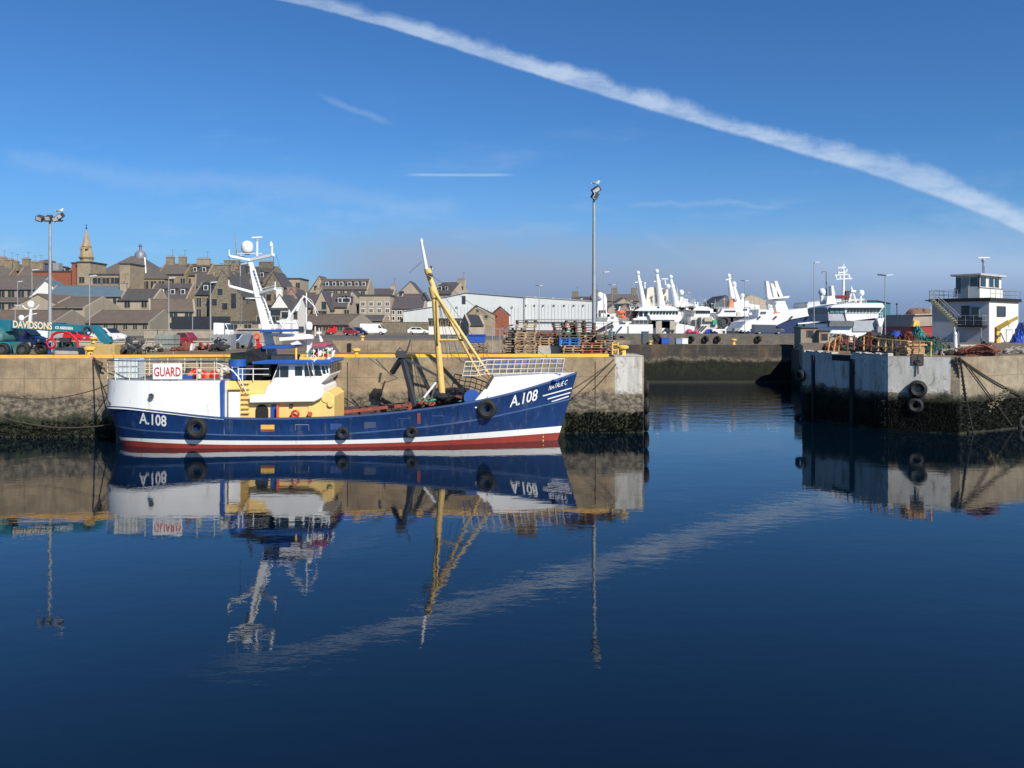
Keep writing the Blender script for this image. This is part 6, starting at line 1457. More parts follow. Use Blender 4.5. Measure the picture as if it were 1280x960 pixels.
# quayside items on the low far pier and quay wall
D=88.9
def pbox(px0,px1,y0,m,label,name,cat,z=3.97,D=89.2,d=.8):
    t=thing(name,label,cat,((X(px0,D)+X(px1,D))/2,D,z)); mb=MB(); mb.box(X(px0,D),X(px1,D),D,D+d,z+.05,Z(y0,D)); mb.build('body',m,t,bevel=.03)
    mb=MB(); mb.box(X(px0,D)-.03,X(px1,D)+.03,D-.03,D+d+.03,Z(y0,D),Z(y0,D)+.06); mb.build('lid',m,t)
    mb=MB(); mb.box(X(px0,D)+.05,X(px1,D)-.05,D+.05,D+d-.05,z,z+.05); mb.build('base',dgrey,t)
pbox(827,837,423,bluep,'bright blue box on the low far pier','storage_box','box')
pbox(845,852,423.5,mat('tub_blue_grey',(.20,.28,.38),.6),'blue-grey fish tub beside the white tub on the far pier','fish_tub','tub'); pbox(852.5,860,423.5,white,'white fish tub on the low far pier','fish_tub','tub')
pbox(803,811,415,mat('box_slate',(.06,.09,.11),.6),'dark slate cabinet on the low far pier','cabinet','cabinet'); pbox(776,784,418,mat('box_teal',(.03,.10,.14),.6),'dark teal cabinet behind the yellow rails','cabinet','cabinet',D=60,z=QZ,d=.6) if False else pbox(760,769,415,mat('box_teal',(.03,.10,.14),.6),'dark teal cabinet behind the yellow rails','cabinet','cabinet')
t=thing('net_heap','small black net heap beside the bright blue box','net heap',(X(823,89),89.5,3.97)); mb=MB(); 
for k in range(14): mb.sph((X(818+random.random()*9,89.5),89.5+random.random(),4.0+random.random()*.9),.28,.25,.25,8,6)
mb.build('netting',netdark,t,smooth=True)
wallrun(765,1000,177.9,418.2,'long grey parapet wall of the far quay, under the vans',wallC,.4,z0=-1,name='quay_wall') if False else None
tl=[('leftmost',777),('second',781),('third',863),('fourth',895),('rightmost',946)]
for k,px in enumerate((777,864,882,897,948)):
    c=Vector((X(px,178),178.3,3.1)); t=thing('tyre_fender',['leftmost big black fender high on the far quay wall','big black fender on the far quay wall below the crimson net','big black fender on the far quay wall, third of five','big black fender on the far quay wall left of the pier bollard','rightmost big black fender on the far quay wall below the slate van'][k],'tyre',c,'fenders on the far quay wall')
    mb=MB(); mb.torus(c+Vector((0,-.25,0)),(0.7,1,0),.50,.24,16,8,1.6); mb.build('tread',black,t,smooth=True)
# ------------------------------------------------------------------ patrol ship on the right
D=150; s7=thing('patrol_ship','white patrol ship with a slanted row of bridge windows and a tall lattice mast','ship',(X(1060,D),D,0))
pxp([(1015,440),(1020,405),(1040,402),(1078,398),(1112,398),(1120,410),(1130,440)],D,11,'hull',swhite,s7)
pxp([(1022,402),(1021,388),(1044,388),(1047,401),(1050,402)],D,9.5,'superstructure',mat('ship_shadow_grey',(.38,.40,.43),.6),s7,off=-.5)  # shadow grey: shade on the white ship put into the colour
pxp([(1043,401),(1041,392),(1082,392),(1079,401)],D,10,'bridge_front',swhite,s7,off=-.5)
pxp([(1041,392.2),(1040,385),(1087,385),(1082,392.2)],D,10,'bridge',swhite,s7,off=-.6)
windows(1044,1084,386,390.6,D,10,s7,off=-5.7,slant=1.6); windows(1023,1040,386.3,391.5,D,3,s7,off=-5.4,m=mat('glass_teal',(.12,.22,.24),.2),gap=.12)
pxp([(1021,392.5),(1020,385),(1041,385),(1042,392.5)],D,9.6,'bridge_wing',greyp,s7,off=-.4)
pxp([(1022,385.5),(1024,383.6),(1042,380),(1084,380),(1087,384),(1086,385.5)],D,11,'bridge_roof',swhite,s7,off=-.6)
pxp([(1077,400),(1078,398.2),(1110,397.6),(1119,409),(1119,420),(1083,420)],D,4,'bow_bulwark',swhite,s7,off=-4.5)
pxp([(1086.5,406.2),(1086.5,404),(1092,403.6),(1092,405.8)],D,.1,'red_marking',redp,s7,off=-6.6)
pxp([(1089,415),(1089,406.5),(1094,406.5),(1094,415)],D,.6,'anchor_recess',greyp,s7,off=-6.7); pxp([(1076,415),(1076,408),(1080.5,408),(1080.5,415)],D,.6,'vent',greyp,s7,off=-6.7)
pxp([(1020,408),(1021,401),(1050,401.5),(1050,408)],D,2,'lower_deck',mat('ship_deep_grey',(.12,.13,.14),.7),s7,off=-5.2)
pxp([(1050,414),(1050,401.5),(1077,400.5),(1083,414)],D,1,'shade_bulkhead',MATS['ship_shadow_grey'],s7,off=-5.2)  # shade region below the bridge painted as a grey panel
railing(1040,1083,375.5,380,D,s7,14,off=-5.8); railing(1083,1103,391,398,D,s7,8,off=-5.5)
dome(1027.5,364.8,4.3,D,s7,-2); spar((1027,380),(1027,369),D,.3,.3,s7,off=-2); pxp([(1024,381),(1025,372),(1034,370),(1036,380)],D,3,'deck_locker',swhite,s7,off=-2)
dome(1076.5,366,3.7,D,s7,-2); spar((1076,380),(1076,370),D,.2,.2,s7,off=-2)
pxp([(1035.5,371),(1034.5,358),(1037,357.5),(1040,371)],D,1.5,'funnel',swhite,s7,off=-1)
mb=MB(); mb.path([P(1033,371,D),P(1033,339,D),P(1028,339,D),P(1028,342,D)],.12); mb.path([P(1033,351,D),P(1028,351,D)],.08); mb.build('davit',greyp,s7)
pxp([(1034,372.5),(1035,370),(1052,370),(1053,373)],D,3,'canvas_cover',mat('maroon',(.18,.02,.02),.8),s7,off=-2)
mt=thing('x','x','x',(0,0,0)); bpy.data.objects.remove(mt)
mm=spar((1054,378),(1054.5,330),D,.32,.12,s7,m=swhite,off=-1.5)
pxp([(1051.5,380),(1052,364),(1056,364),(1056.5,380)],D,1.2,'mast_base',dgrey,s7,off=-1.4)
mb=MB()
for y,a,b in ((340,1048,1058),(343,1043,1060),(348,1045,1065),(334,1047,1057)): mb.beam(P(a,y+1,D-1.5),P(b,y,D-1.5),.25,.18)
for px,y in ((1045,346),(1048,341),(1050,347),(1058,338),(1061,345),(1062,348),(1052,335)): mb.cyl(P(px,y+1.5,D-1.5),P(px,y-2,D-1.5),.16,n=6)
mb.build('crosstree',swhite,mm)
mb=MB(); mb.path([P(1061,378,D-2),P(1065,362,D-2),P(1070,378,D-2)],.16); mb.beam(P(1063,364,D-2),P(1069,364,D-2),.8,.3); mb.cyl(P(1064.5,362,D-2),P(1064,358,D-2),.2,.1,8); mb.build('searchlight_frame',swhite,s7)
# red hulled vessel
D=110; s8=thing('survey_vessel','grey and red hulled vessel showing behind the net piles left of the control tower','vessel',(X(1145,D),D,0))
pxp([(1117,440),(1120,408),(1166,405.5),(1175,405.5),(1175,440)],D,8,'hull',mat('vessel_red',(.30,.03,.02),.6,var=.15),s8)
pxp([(1120,408.5),(1124,394),(1175,392.5),(1175,405.6)],D,8.3,'deckhouse',mat('vessel_tan',(.36,.30,.25),.8,var=.15),s8)
pxp([(1123,394.5),(1124,393.2),(1175,391.6),(1175,393)],D,8.8,'rail',paleconc,s8); pxp([(1120,408),(1121.5,401),(1127,401),(1128,408)],D,.6,'yellow_panel',yellow,s8,off=-4.4)
spar((1121.5,400),(1121,380),D,.06,.05,s8,m=dgrey,name='pole',off=-4); mb=MB(); mb.sph(P(1121,380,D-4),.14); mb.build('pole_lamp',dgrey,s8); spar((1163.5,394),(1163.5,383),D,.07,.05,s8,m=cream,name='pole',off=-4)
spar((1127,394),(1148,377),D,.03,.03,s8,m=steel,name='wire_stay',off=-4)
mb=MB(); 
for k in range(24): mb.sph((X(1142+random.random()*24,150),150+random.random()*2,Z(392,150)-random.random()*.5),.9,.8,.9+.5*random.random(),8,6)
tag(mb.build('spoil_heap',mat('earth_brown',(.20,.11,.07),.95,var=.3),smooth=True),'rusty brown heap beyond the grey and red vessel','heap')
# ------------------------------------------------------------------ right pier
# small huts
for px0,px1,D,y0,lb,hm,w0 in ((1001,1023,86,410,'small grey hut with a dark flat roof on the pier',harlB,1012),(1024,1038,85.3,414,'smaller pale hut with one square window right of the grey hut',harlA,1030)):
    t=thing('pier_hut',lb,'hut',(X((px0+px1)/2,D),D,3.63)); z0=3.63
    mb=MB(); mb.box(X(px0,D),X(px1,D),D,D+2,z0,Z(y0,D)); mb.build('wall',hm,t)
    mb=MB(); mb.box(X(px0-.6,D),X(px1+.6,D),D-.15,D+2.15,Z(y0,D),Z(y0-1.3,D)); mb.build('roof',charcoal,t)
    mb=MB(); mb.box(X(w0-3,D),X(w0+4.5,D),D-.04,D,Z(y0+11.5,D),Z(y0+3.5,D)); wn=mb.build('window',glass,t)
    mb=MB(); mb.box(X(w0-3.8,D),X(w0-3,D),D-.06,D,Z(y0+12,D),Z(y0+3,D)); mb.box(X(w0-3.8,D),X(w0+5.2,D),D-.07,D-.005,Z(y0+3.4,D),Z(y0+2.6,D)); mb.build('frame',rustred,wn)
# guard rail along the pier edge: yellow and rusty posts
gp=thing('guard_rail','long worn yellow guard rail running along the right pier past the planks','railing',(X(1120,52),52,QZ))
tops=[]; posts=((1038,56.5,420),(1045,55.5,418.5),(1051,54.5,418),(1060,54,419),(1068,53,419),(1080,52,419.5),(1089,51,421),(1098,50.4,423),(1107,49.8,424),(1116,49.2,425),(1126,48.8,425.5),(1136,48.4,426.5),(1150,47.8,427),(1164,47.3,427.5))
for k,(px,D,y) in enumerate(posts):
    a=PZ(px-(3 if k<3 else .8),D,QZ); b=P(px,y,D); mb=MB(); mb.cyl(a,b,.055,n=8); mb.build('post',mat('worn_yellow',(.70,.42,.13),.7,var=.3,scale=4,dirt=((.2,.09,.04),5,.5,.8)) if k not in (3,4,6) else rustred,gp); tops.append((a,b))
mb=MB(); mb.path([b for a,b in tops[5:]],.04); mb.path([a.lerp(b,.5) for a,b in tops[5:]],.03); mb.build('rail',MATS['worn_yellow'],gp)
mb=MB(); mb.path([b-Vector((0,0,.08)) for a,b in tops[:5]],.03); mb.build('rail',rustred,gp)
# stacked planks
t=thing('plank_stack','stack of fresh sawn planks on the right pier beside the green nets','planks',(X(1148,48.2),48.2,QZ))
rr=random.Random(5)
for k in range(9):
    z=QZ+.02+k*.095; x0=X(1133,48.2)+rr.uniform(-.06,.1); x1=X(1157,48.2)+rr.uniform(-.06,.1); mb=MB(); mb.cbox(((x0+x1)/2,48.6+rr.uniform(-.08,.08),z+.04),x1-x0,.8,.07,rz=rr.uniform(-.03,.03),ry=rr.uniform(-.01,.01)); mb.build('plank_layer',plank,t)
def pile(px0,px1,D,y0,label,m,seed,name='net_pile',cat='net pile',d=1.6,n_=60,z0=QZ,r=.22):
    rr=random.Random(seed); h=Z(y0,D)-z0; x0,x1=X(px0,D),X(px1,D); mb=MB()
    nx,ny=26,12; ph=[rr.random()*6.3 for _ in range(8)]
    for j in range(ny+1):
        for i in range(nx+1):
            a=i/nx; b=j/ny; e=(math.sin(math.pi*a)**.45)*(math.sin(math.pi*b)**.5) if 0<a<1 and 0<b<1 else 0
            q=.75+.12*math.sin(7*a+ph[0])+.13*math.sin(13*a+5*b+ph[1])+.12*rr.uniform(-1,1)
            mb.v.append(Vector((x0+(x1-x0)*a+rr.uniform(-.05,.05),D+d*b+rr.uniform(-.06,.06),z0+max(0,h*e*q))))
    for j in range(ny):
        for i in range(nx): a=j*(nx+1)+i; mb.f.append([a,a+1,a+nx+2,a+nx+1]); mb.mi.append(0)
    for k in range(n_):
        a=.05+.9*rr.random(); z=z0+h*(math.sin(math.pi*a)**.5)*(.2+.7*rr.random()); c=Vector((x0+(x1-x0)*a,D+d*rr.random()*.5,z)); v_=Vector((rr.uniform(-1,1),rr.uniform(-.4,.4),rr.uniform(-.6,.4)))*r*1.6
        mb.path([c,c+v_,c+v_+Vector((rr.uniform(-.1,.3),0,rr.uniform(-.25,0)))],.018,5)
    return tag(mb.build(name,m,smooth=False),label,cat)
pile(1156,1182,50,423,'dark green net pile against the sawn planks',netgreen,1)
pile(1165,1195,54,420,'grey-green net heap before the grey tower wall',mat('net_grey',(.09,.10,.08),.95,var=.5,scale=6,bump=.08,bscale=9),2)
pile(1098,1130,55,412,'black net and gear heap behind the yellow guard rail',netdark,3)
pile(1128,1150,56,409.5,'rust-brown net heap between the black and teal nets',netrust,4)
pile(1142,1166,57,408,'big teal net heap behind the planks',netteal,5)
pile(1082,1104,56,415,'low brown net heap at the left of the black gear',netrust,6)
pile(1156,1184,55,415.5,'bright green net draped right of the teal heap',mat('net_bright_green',(.03,.24,.16),.9,var=.3,scale=5,bump=.05,bscale=9),8,n_=20)
pile(1205,1249,47.8,431.5,'long red-brown coil of net and rope near the pier edge',netrust,7,n_=160,d=2.0,r=.2)
pile(1220,1244,48.6,426.5,'upper dark brown knot of rope on the red-brown coil',mat('net_brown',(.10,.05,.03),.95,var=.5,scale=6,bump=.08,bscale=9),9,n_=50,d=1.0)
mb=MB()
for k in range(7):
    pts_=[]
    for i in range(22): t_=i/21; pts_.append(P(1206+44*t_,438.5-(1.5+k*.9)*math.sin(math.pi*min(1,t_*(.85+.05*k)))**.7+.8*math.sin((5+k)*t_+k*2),47.7-k*.05))
    mb.path(pts_,.045,6)
tag(mb.build('rope_coil',mat('rope_rust',(.22,.07,.045),.9,var=.3),smooth=True),'looped red-brown ropes laid over the front of the long coil','rope')
bk=thing('bin_drum','blue drum among the gear on the right pier','drum',(X(1118,58),58,QZ)); mb=MB(); mb.cyl(PZ(1118,58,QZ),P(1118,414,58),.38,n=14); mb.build('drum',bluep,bk,smooth=True); mb=MB(); mb.cyl(P(1118,414,58),P(1118,413.2,58),.40,n=14); mb.build('lid',dgrey,bk)
gear(1095,1135,52,.9,60,'tangle of dark hoops and scrap right behind the guard rail',[dgrey,netdark],seed=31,d=1.4)
gear(1180,1204,49,.35,30,'low litter of stones and scrap between green net and brown coil',[granite,netdark],seed=32,d=1.0)
gear(1258,1290,52,.3,24,'grey rubble line at the right end of the pier edge',[paleconc,granite],seed=33,d=1.0)
# broken edge, dark slots and hawse hole on the pier face
def FR(px,z,off=.03):    # point on the right pier face
    segs=[((18.67,53.5),(21.47,47.5)),((21.47,47.5),(24.77,46.0)),((24.77,46.0),(30.15,49)),((30.15,49),(120,72))]
    k=(px-640)/F
    for (ax_,ay),(bx,by) in segs:
        den=(bx-ax_)-k*(by-ay)
        t=(k*ay-ax_)/den
        if -1e-3<=t<=1.001:
            p=Vector((ax_+(bx-ax_)*t,ay+(by-ay)*t,z)); n_=Vector((by-ay,-(bx-ax_),0)).normalized()
            return p+n_*off
    return Vector((k*47,47,z))
for px,w_,z0,z1,lb in ((1017.5,2.5,-.2,QZ-.1,'left vertical black timber fender on the shaded pier face'),(1066,4.5,-.2,QZ-.25,'right vertical black timber fender on the shaded pier face')):
    a=FR(px-w_/2,0,0);b=FR(px+w_/2,0,0); n_=(b-a).normalized(); n_=Vector((n_.y,-n_.x,0))
    mb=MB(); mb.prism([(a.x,a.y),(a.x+n_.x*.14,a.y+n_.y*.14),(b.x+n_.x*.14,b.y+n_.y*.14),(b.x,b.y)],z0,z1); tag(mb.build('timber_fender',black),lb,'fender')
# chipped concrete lumps along the shaded edge
a=Vector((18.67,53.5,0)); b=Vector((21.47,47.5,0)); nv=Vector((-.906,-.423,0))
mb=MB(); rr=random.Random(2); N_=46
for i in range(N_):
    t0,t1=i/N_,(i+1)/N_; px=(a.lerp(b,(t0+t1)/2)); pxx=640+F*px.x/px.y
    if 1040<pxx<1065: continue
    h=.05+.14*rr.random(); p0=a.lerp(b,t0); p1=a.lerp(b,t1); q=nv*-(.35+.2*rr.random())
    mb.prism([(p0.x,p0.y),(p1.x,p1.y),(p1.x+q.x,p1.y+q.y),(p0.x+q.x,p0.y+q.y)],QZ+.002,QZ+h)
tag(mb.build('kerb',paleconc),kind='structure')
mb=MB(); c=FR(1147,Z(449.5,46.6),0); mb.cbox(c,.62,.10,.62,rz=math.atan2(-1.5,3.3)); hw=mb.build('hawse_recess',mat('recess_brown',(.10,.08,.07),.9)); tag(hw,'square dark recess with an iron ring above the two tyres','recess')
mb=MB(); mb.torus(FR(1147,Z(452,46.6),.08),(0.3,1,0),.12,.03,14,6); mb.build('ring',dgrey,hw)
mb=MB(); mb.path([FR(1148,QZ+.05,.04),FR(1147,Z(452,46.6),.06),FR(1147.5,Z(468,46.6),.1)],.035); tag(mb.build('fender_chain',rope),'chain holding the two tyres on the white pier corner','chain')
nf=Vector((-1.5,-3.3,0)).normalized()
for px,py,r,lb in ((1147,486.5,.50,'upper of the two black tyres on the white pier corner'),(1144,507,.44,'lower of the two black tyres on the white pier corner')):
    c=FR(px,Z(py,46.6),.18); t=thing('tyre_fender',lb,'tyre',(c.x,c.y,c.z-r),'tyres on the right pier corner')
    mb=MB(); mb.torus(c,nf,r*.68,r*.32,26,8,1.5); mb.build('tread',black,t,smooth=True); mb=MB(); mb.torus(c+nf*.10,nf,r*.42,r*.08,20,6); mb.build('bead',mat('worn_rubber',(.035,.035,.036),.7,var=.3),t,smooth=True)
for py,r,lb in ((470,.4,'upper'),(525,.42,'lower')):
    c=FR(1004,Z(py,53),.25); t=thing('tyre_fender',f'{lb} tyre at the dark left end of the right pier','tyre',(c.x,c.y,c.z-r),'tyres on the right pier end'); mb=MB(); mb.torus(c,nv,r*.68,r*.32,20,8,1.3); mb.build('tread',black,t,smooth=True)
# weedy chain ladder and ropes on the right
lad=thing('chain_ladder','weed-covered black chain ladder down the right pier wall','ladder',FR(1202,0)); mb=MB()
p0=FR(1197,QZ,.08); p1=FR(1211,.0,.12)
for s_ in (-.11,.11): mb.path([p0+Vector((s_,0,0)),p0.lerp(p1,.5)+Vector((s_-.05,0,0)),p1+Vector((s_,0,0))],.05,6)
mb.build('side_chain',black,lad)
mb=MB()
for k in range(18): q=p0.lerp(p1,(k+.5)/18)-Vector((.05*math.sin(math.pi*k/18),0,0)); mb.cyl(q-Vector((.2,0,0)),q+Vector((.2,0,0)),.035,n=6)
mb.build('rung',black,lad)
sag(FR(1201,QZ-.15,.08),FR(1275,Z(494,49),.12),.12,'upper rope curving down the right pier wall to the right',.045,grp='ropes on the right pier wall')
sag(FR(1203,QZ-.2,.08),FR(1262,Z(531,48.5),.12),-.05,'straight lower rope slanting down into the weed on the right pier wall',.035,grp='ropes on the right pier wall')
mb=MB(); rr=random.Random(8)
for k in range(60):
    t_=rr.random(); c=FR(1234+26*t_,Z(508-22*t_+rr.uniform(-5,5),48.5),.03+.08*rr.random()); mb.sph(c,.04+.07*rr.random(),.05,.03+.05*rr.random(),6,4)
tag(mb.build('barnacle_clump',barnacle),'pale ragged clump of sea growth caught on the ropes','sea growth',kind='stuff')
mb=MB(); c=FR(1277,Z(528,49),.15); mb.torus(c,(0,1,0),.32,.16,18,8); tag(mb.build('tyre_fender',black,smooth=True),'dark tyre in the weed at the right edge of the picture','tyre')
# grass-like weed fringe at the water line of both piers (hanging weed)
# ------------------------------------------------------------------ control tower
TX,TY=49.3,86.0; M_=Matrix.Translation((TX,TY,0))@Matrix.Rotation(R(40),4,'Z')
tw=thing('control_tower','white and grey harbour control tower with an outside stair and a windowed cabin on top','control tower',(TX,TY,3.6))
def T(): return MB(M_)
LX,LY=8.1,5.7; zr=8.55
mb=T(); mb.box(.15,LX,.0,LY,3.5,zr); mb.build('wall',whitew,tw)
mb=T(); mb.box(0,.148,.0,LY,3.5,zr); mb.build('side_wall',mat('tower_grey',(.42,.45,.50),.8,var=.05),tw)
mb=T(); mb.box(-.3,LX+.25,-.25,LY+.25,zr+.002,zr+.34); rf=mb.build('roof_edge',black,tw)
mb=T(); mb.box(1.2,7.6,1.4,3.9,zr+.342,zr+1.5); cab=mb.build('cabin',whitew,tw)
mb=T(); mb.box(1.3,7.5,1.5,3.8,zr+1.5,zr+2.75); mb.build('cabin_frame',white,cab)
mb=T(); mb.box(.9,7.9,1.1,4.2,zr+2.752,zr+2.98); mb.build('cabin_roof',mat('roof_pale_grey',(.45,.45,.43),.6),cab,bevel=.04)
for x0,x1 in ((1.6,3.1),(3.9,5.2),(5.4,6.7)):
    mb=T(); mb.box(x0,x1,1.46,1.5,zr+1.62,zr+2.62); mb.build('window',glass,cab)
    mb=T(); mb.box(x0-.08,x0,1.43,1.5,zr+1.55,zr+2.7); mb.box(x1,x1+.08,1.43,1.5,zr+1.55,zr+2.7); mb.build('window_frame',white,cab)
mb=T(); mb.box(1.17,7.63,1.37,1.4,zr+1.42,zr+1.52); mb.build('cabin_sill',dgrey,cab)
for y0,y1,z0,z1,m,nm in ((1.6,2.3,1.6,2.6,glass,'window'),(2.45,3.1,.45,2.6,greyp,'door'),(3.25,3.7,.9,2.6,glass,'window')):
    mb=T(); mb.box(1.15 if z0<1.5 else 1.25,1.2 if z0<1.5 else 1.3,y0,y1,zr+z0,zr+z1); mb.build(nm,m,cab)
mb=T(); mb.box(1.22,1.3,1.38,1.5,zr+.342,zr+2.75); mb.build('corner_post',black,cab)
# roof rail
rails=[(-.2,5.9),(-.2,-.15),(8.2,-.15),(8.3,5.9)]
for seg in ((rails[0],(-.2,3.0)),((-.0,-.15),(rails[2])),(rails[2],rails[3]),(rails[0],rails[3])):
    (x0,y0),(x1,y1)=seg; mb=T()
    for h in (.45,.9): mb.cyl((x0,y0,zr+.34+h),(x1,y1,zr+.34+h),.025,n=5)
    n_=max(2,int(math.hypot(x1-x0,y1-y0)/1.2))
    for i in range(n_+1): mb.cyl((x0+(x1-x0)*i/n_,y0+(y1-y0)*i/n_,zr+.34),(x0+(x1-x0)*i/n_,y0+(y1-y0)*i/n_,zr+1.24),.025,n=5)
    mb.build('roof_rail',steel,tw)
# balcony platform, door and outside stair
mb=T(); mb.box(-1.3,-.003,.15,2.6,5.85,6.05); pl=mb.build('balcony',black,tw)
mb=T(); mb.box(-1.25,-.9,.15,2.6,6.05,6.1); mb.build('balcony_edge',dgrey,pl)
mb=T(); mb.box(-.05,-.003,.9,1.75,6.06,8.0); mb.build('door',greyp,tw); mb=T(); mb.box(-.08,-.052,1.0,1.65,6.9,7.9); mb.build('door_glass',glass,tw)
mb=T(); mb.box(-.04,-.003,1.9,2.7,6.6,8.1); mb.build('window',dgrey,tw)
for (x0,y0,x1,y1,z0,z1) in ((-1.28,.18,-1.28,2.6,6.05,6.05),(-1.28,.18,-.05,.18,6.05,6.05)):
    mb=T()
    for h in (.5,1.0): mb.cyl((x0,y0,z0+h),(x1,y1,z1+h),.025,n=5)
    for i in range(4): t_=i/3; mb.cyl((x0+(x1-x0)*t_,y0+(y1-y0)*t_,z0),(x0+(x1-x0)*t_,y0+(y1-y0)*t_,z0+1),.025,n=5)
    mb.build('balcony_rail',steel,pl)
mb=T(); mb.box(-1.29,-1.26,.2,2.55,6.12,6.85); mb.build('balcony_screen',charcoal,pl)
st_=T(); n_=13; stair=None
mb=T(); mb.beam((-.45,5.4,zr+.2),(-.45,2.6,5.95),.06,.26); mb.beam((-1.25,5.4,zr+.2),(-1.25,2.6,5.95),.06,.26); stair=mb.build('stair',mat('stair_yellow_grey',(.35,.33,.20),.7),tw)
for k in range(n_):
    t_=(k+.5)/n_; y=5.4-2.8*t_; z=zr+.3-(zr+.3-6.0)*t_; mb=T(); mb.box(-1.22,-.48,y-.13,y+.13,z-.03,z+.03); mb.build('stair_tread',MATS['stair_yellow_grey'],stair)
for xo in (-.45,-1.25):
    mb=T(); mb.cyl((xo,5.4,zr+1.2),(xo,2.6,6.95),.03,n=6)
    for k in range(6): t_=k/5; y=5.4-2.8*t_; z=zr+.2-(zr+.2-5.95)*t_; mb.cyl((xo,y,z),(xo,y,z+1.0),.02,n=5)
    mb.build('handrail',steel,stair)
mb=T(); mb.box(-1.3,-.003,5.35,5.9,zr+.1,zr+.2); mb.build('stair_landing',black,tw)
for y in (.3,2.5): mb=T(); mb.cyl((-1.2,y,3.6),(-1.2,y,5.85),.05,n=8); mb.build('balcony_post',greyp,pl)
# right face: window, door, crane arm
mb=T(); mb.box(2.1,4.2,-.05,-.003,7.05,7.95); w1=mb.build('window',glass,tw)
mb=T(); mb.box(2.0,4.3,-.09,-.003,6.95,7.05); mb.box(2.0,4.3,-.09,-.003,7.95,8.05); mb.box(2.0,2.1,-.09,-.003,7.05,7.95); mb.box(4.2,4.3,-.09,-.003,7.05,7.95); mb.build('window_frame',dgrey,w1)
mb=T(); mb.box(4.6,6.1,-.05,-.003,3.65,5.5); d1=mb.build('door',white,tw); mb=T(); mb.box(4.5,4.6,-.07,-.003,3.65,5.6); mb.box(6.1,6.2,-.07,-.003,3.65,5.6); mb.box(4.5,6.2,-.07,-.003,5.5,5.6); mb.build('door_frame',steel,d1)
mb=T(); mb.cyl((5.2,-.08,5.95),(5.2,-.02,5.95),.08,n=8); mb.build('wall_lamp',greenp,tw)
ar=thing('loading_arm','bent yellow loading arm standing against the white tower wall','loading arm',(X(1246,84),84,3.6))
mb=MB(); mb.beam(P(1247,437,84),P(1247,409,84),.42,.42); mb.build('column',yellow,ar,bevel=.03)
mb=MB(); mb.beam(P(1246,411,83.9),P(1262,402,83.2),.34,.44); mb.beam(P(1262,402,83.2),P(1273,396.5,82.8),.28,.30); mb.build('arm',yellow,ar,bevel=.03)
mb=MB(); mb.cyl(P(1251,416,83.7),P(1257,430,83.7),.05); mb.box(X(1244.5,83.7),X(1249.5,83.7),83.5,83.7,Z(421,84),Z(419,84)); mb.build('cylinder',dgrey,ar)
# radar mast
mb=T(); mb.cyl((7.2,3.2,zr+2.98),(7.2,3.2,zr+4.55),.13,.12,10); mb.lathe((7.2,3.2,zr+4.55),[(.15,0),(.22,.08),(.2,.3),(.08,.38)],12); rm=mb.build('radar_mast',steel,tw,smooth=True)
mb=MB(); c=M_@Vector((7.2,3.2,zr+5.05)); mb.beam(c-Vector((.62,0,0)),c+Vector((.66,0,.02)),.12,.1); mb.build('radar_scanner',white,rm)
mb=T(); mb.cyl((6.4,3.0,zr+2.98),(6.4,3.0,zr+4.3),.025,n=5); mb.cyl((5.8,2.6,zr+2.98),(5.8,2.6,zr+4.0),.025,n=5); mb.build('aerial',dgrey,tw)
mb=MB(); c=M_@Vector((7.8,3.4,zr+2.9)); mb.cyl(c,c+Vector((.9,0,0)),.02,n=5); mb.cyl(c+Vector((.2,0,.35)),c+Vector((-.9,0,.35)),.02,n=5)
for k in range(3): mb.cyl(c+Vector((.3+.22*k,0,-.12)),c+Vector((.3+.22*k,0,.12)),.014,n=4)
mb.build('aerial',dgrey,tw)
# white statue-like post and bits before the tower
mb=MB(); mb.cyl(PZ(1194,66,QZ-.6),P(1194,420,66),.17,.14,12); mb.sph(P(1194,418,66),.15,.15,.22); mb.cyl(P(1194,417,66),P(1193,409,66),.04); tag(mb.build('mooring_buoy',white,smooth=True),'upright white buoy standing before the grey tower wall','buoy')
blockthing(1200,1240,70,431,437,1.0,'low pale concrete kerb block below the tower stair',paleconc,z0=3.6)
HS(1273,1300,92,407,402,'red-brown shed at the right edge beside the tower',mat('shed_rust',(.25,.12,.07),.8,var=.2),charcoal,0,6,name='shed',cat='shed',zb=3.5,flat=True,grp='sheds')
pile(1270,1290,84,404,'blue sheeted heap behind the tip of the yellow arm',bluep,12,name='tarpaulin_heap',cat='tarpaulin',z0=3.6,n_=10)
# distant low headland beyond the harbour on the right
mb=MB(); n_=30
for i in range(n_+1):
    x=120+i*30; h=7+4*math.sin(i*.5)+2*math.sin(i*1.7); mb.v+= [Vector((x,900,-.5)),Vector((x,960,max(.5,h*.55)))]
for i in range(n_): a=2*i; mb.f.append([a,a+2,a+3,a+1]); mb.mi.append(0)
tag(mb.build('hill',mat('far_land',(.12,.13,.12),.95,var=.2,scale=.05),smooth=True),kind='structure')

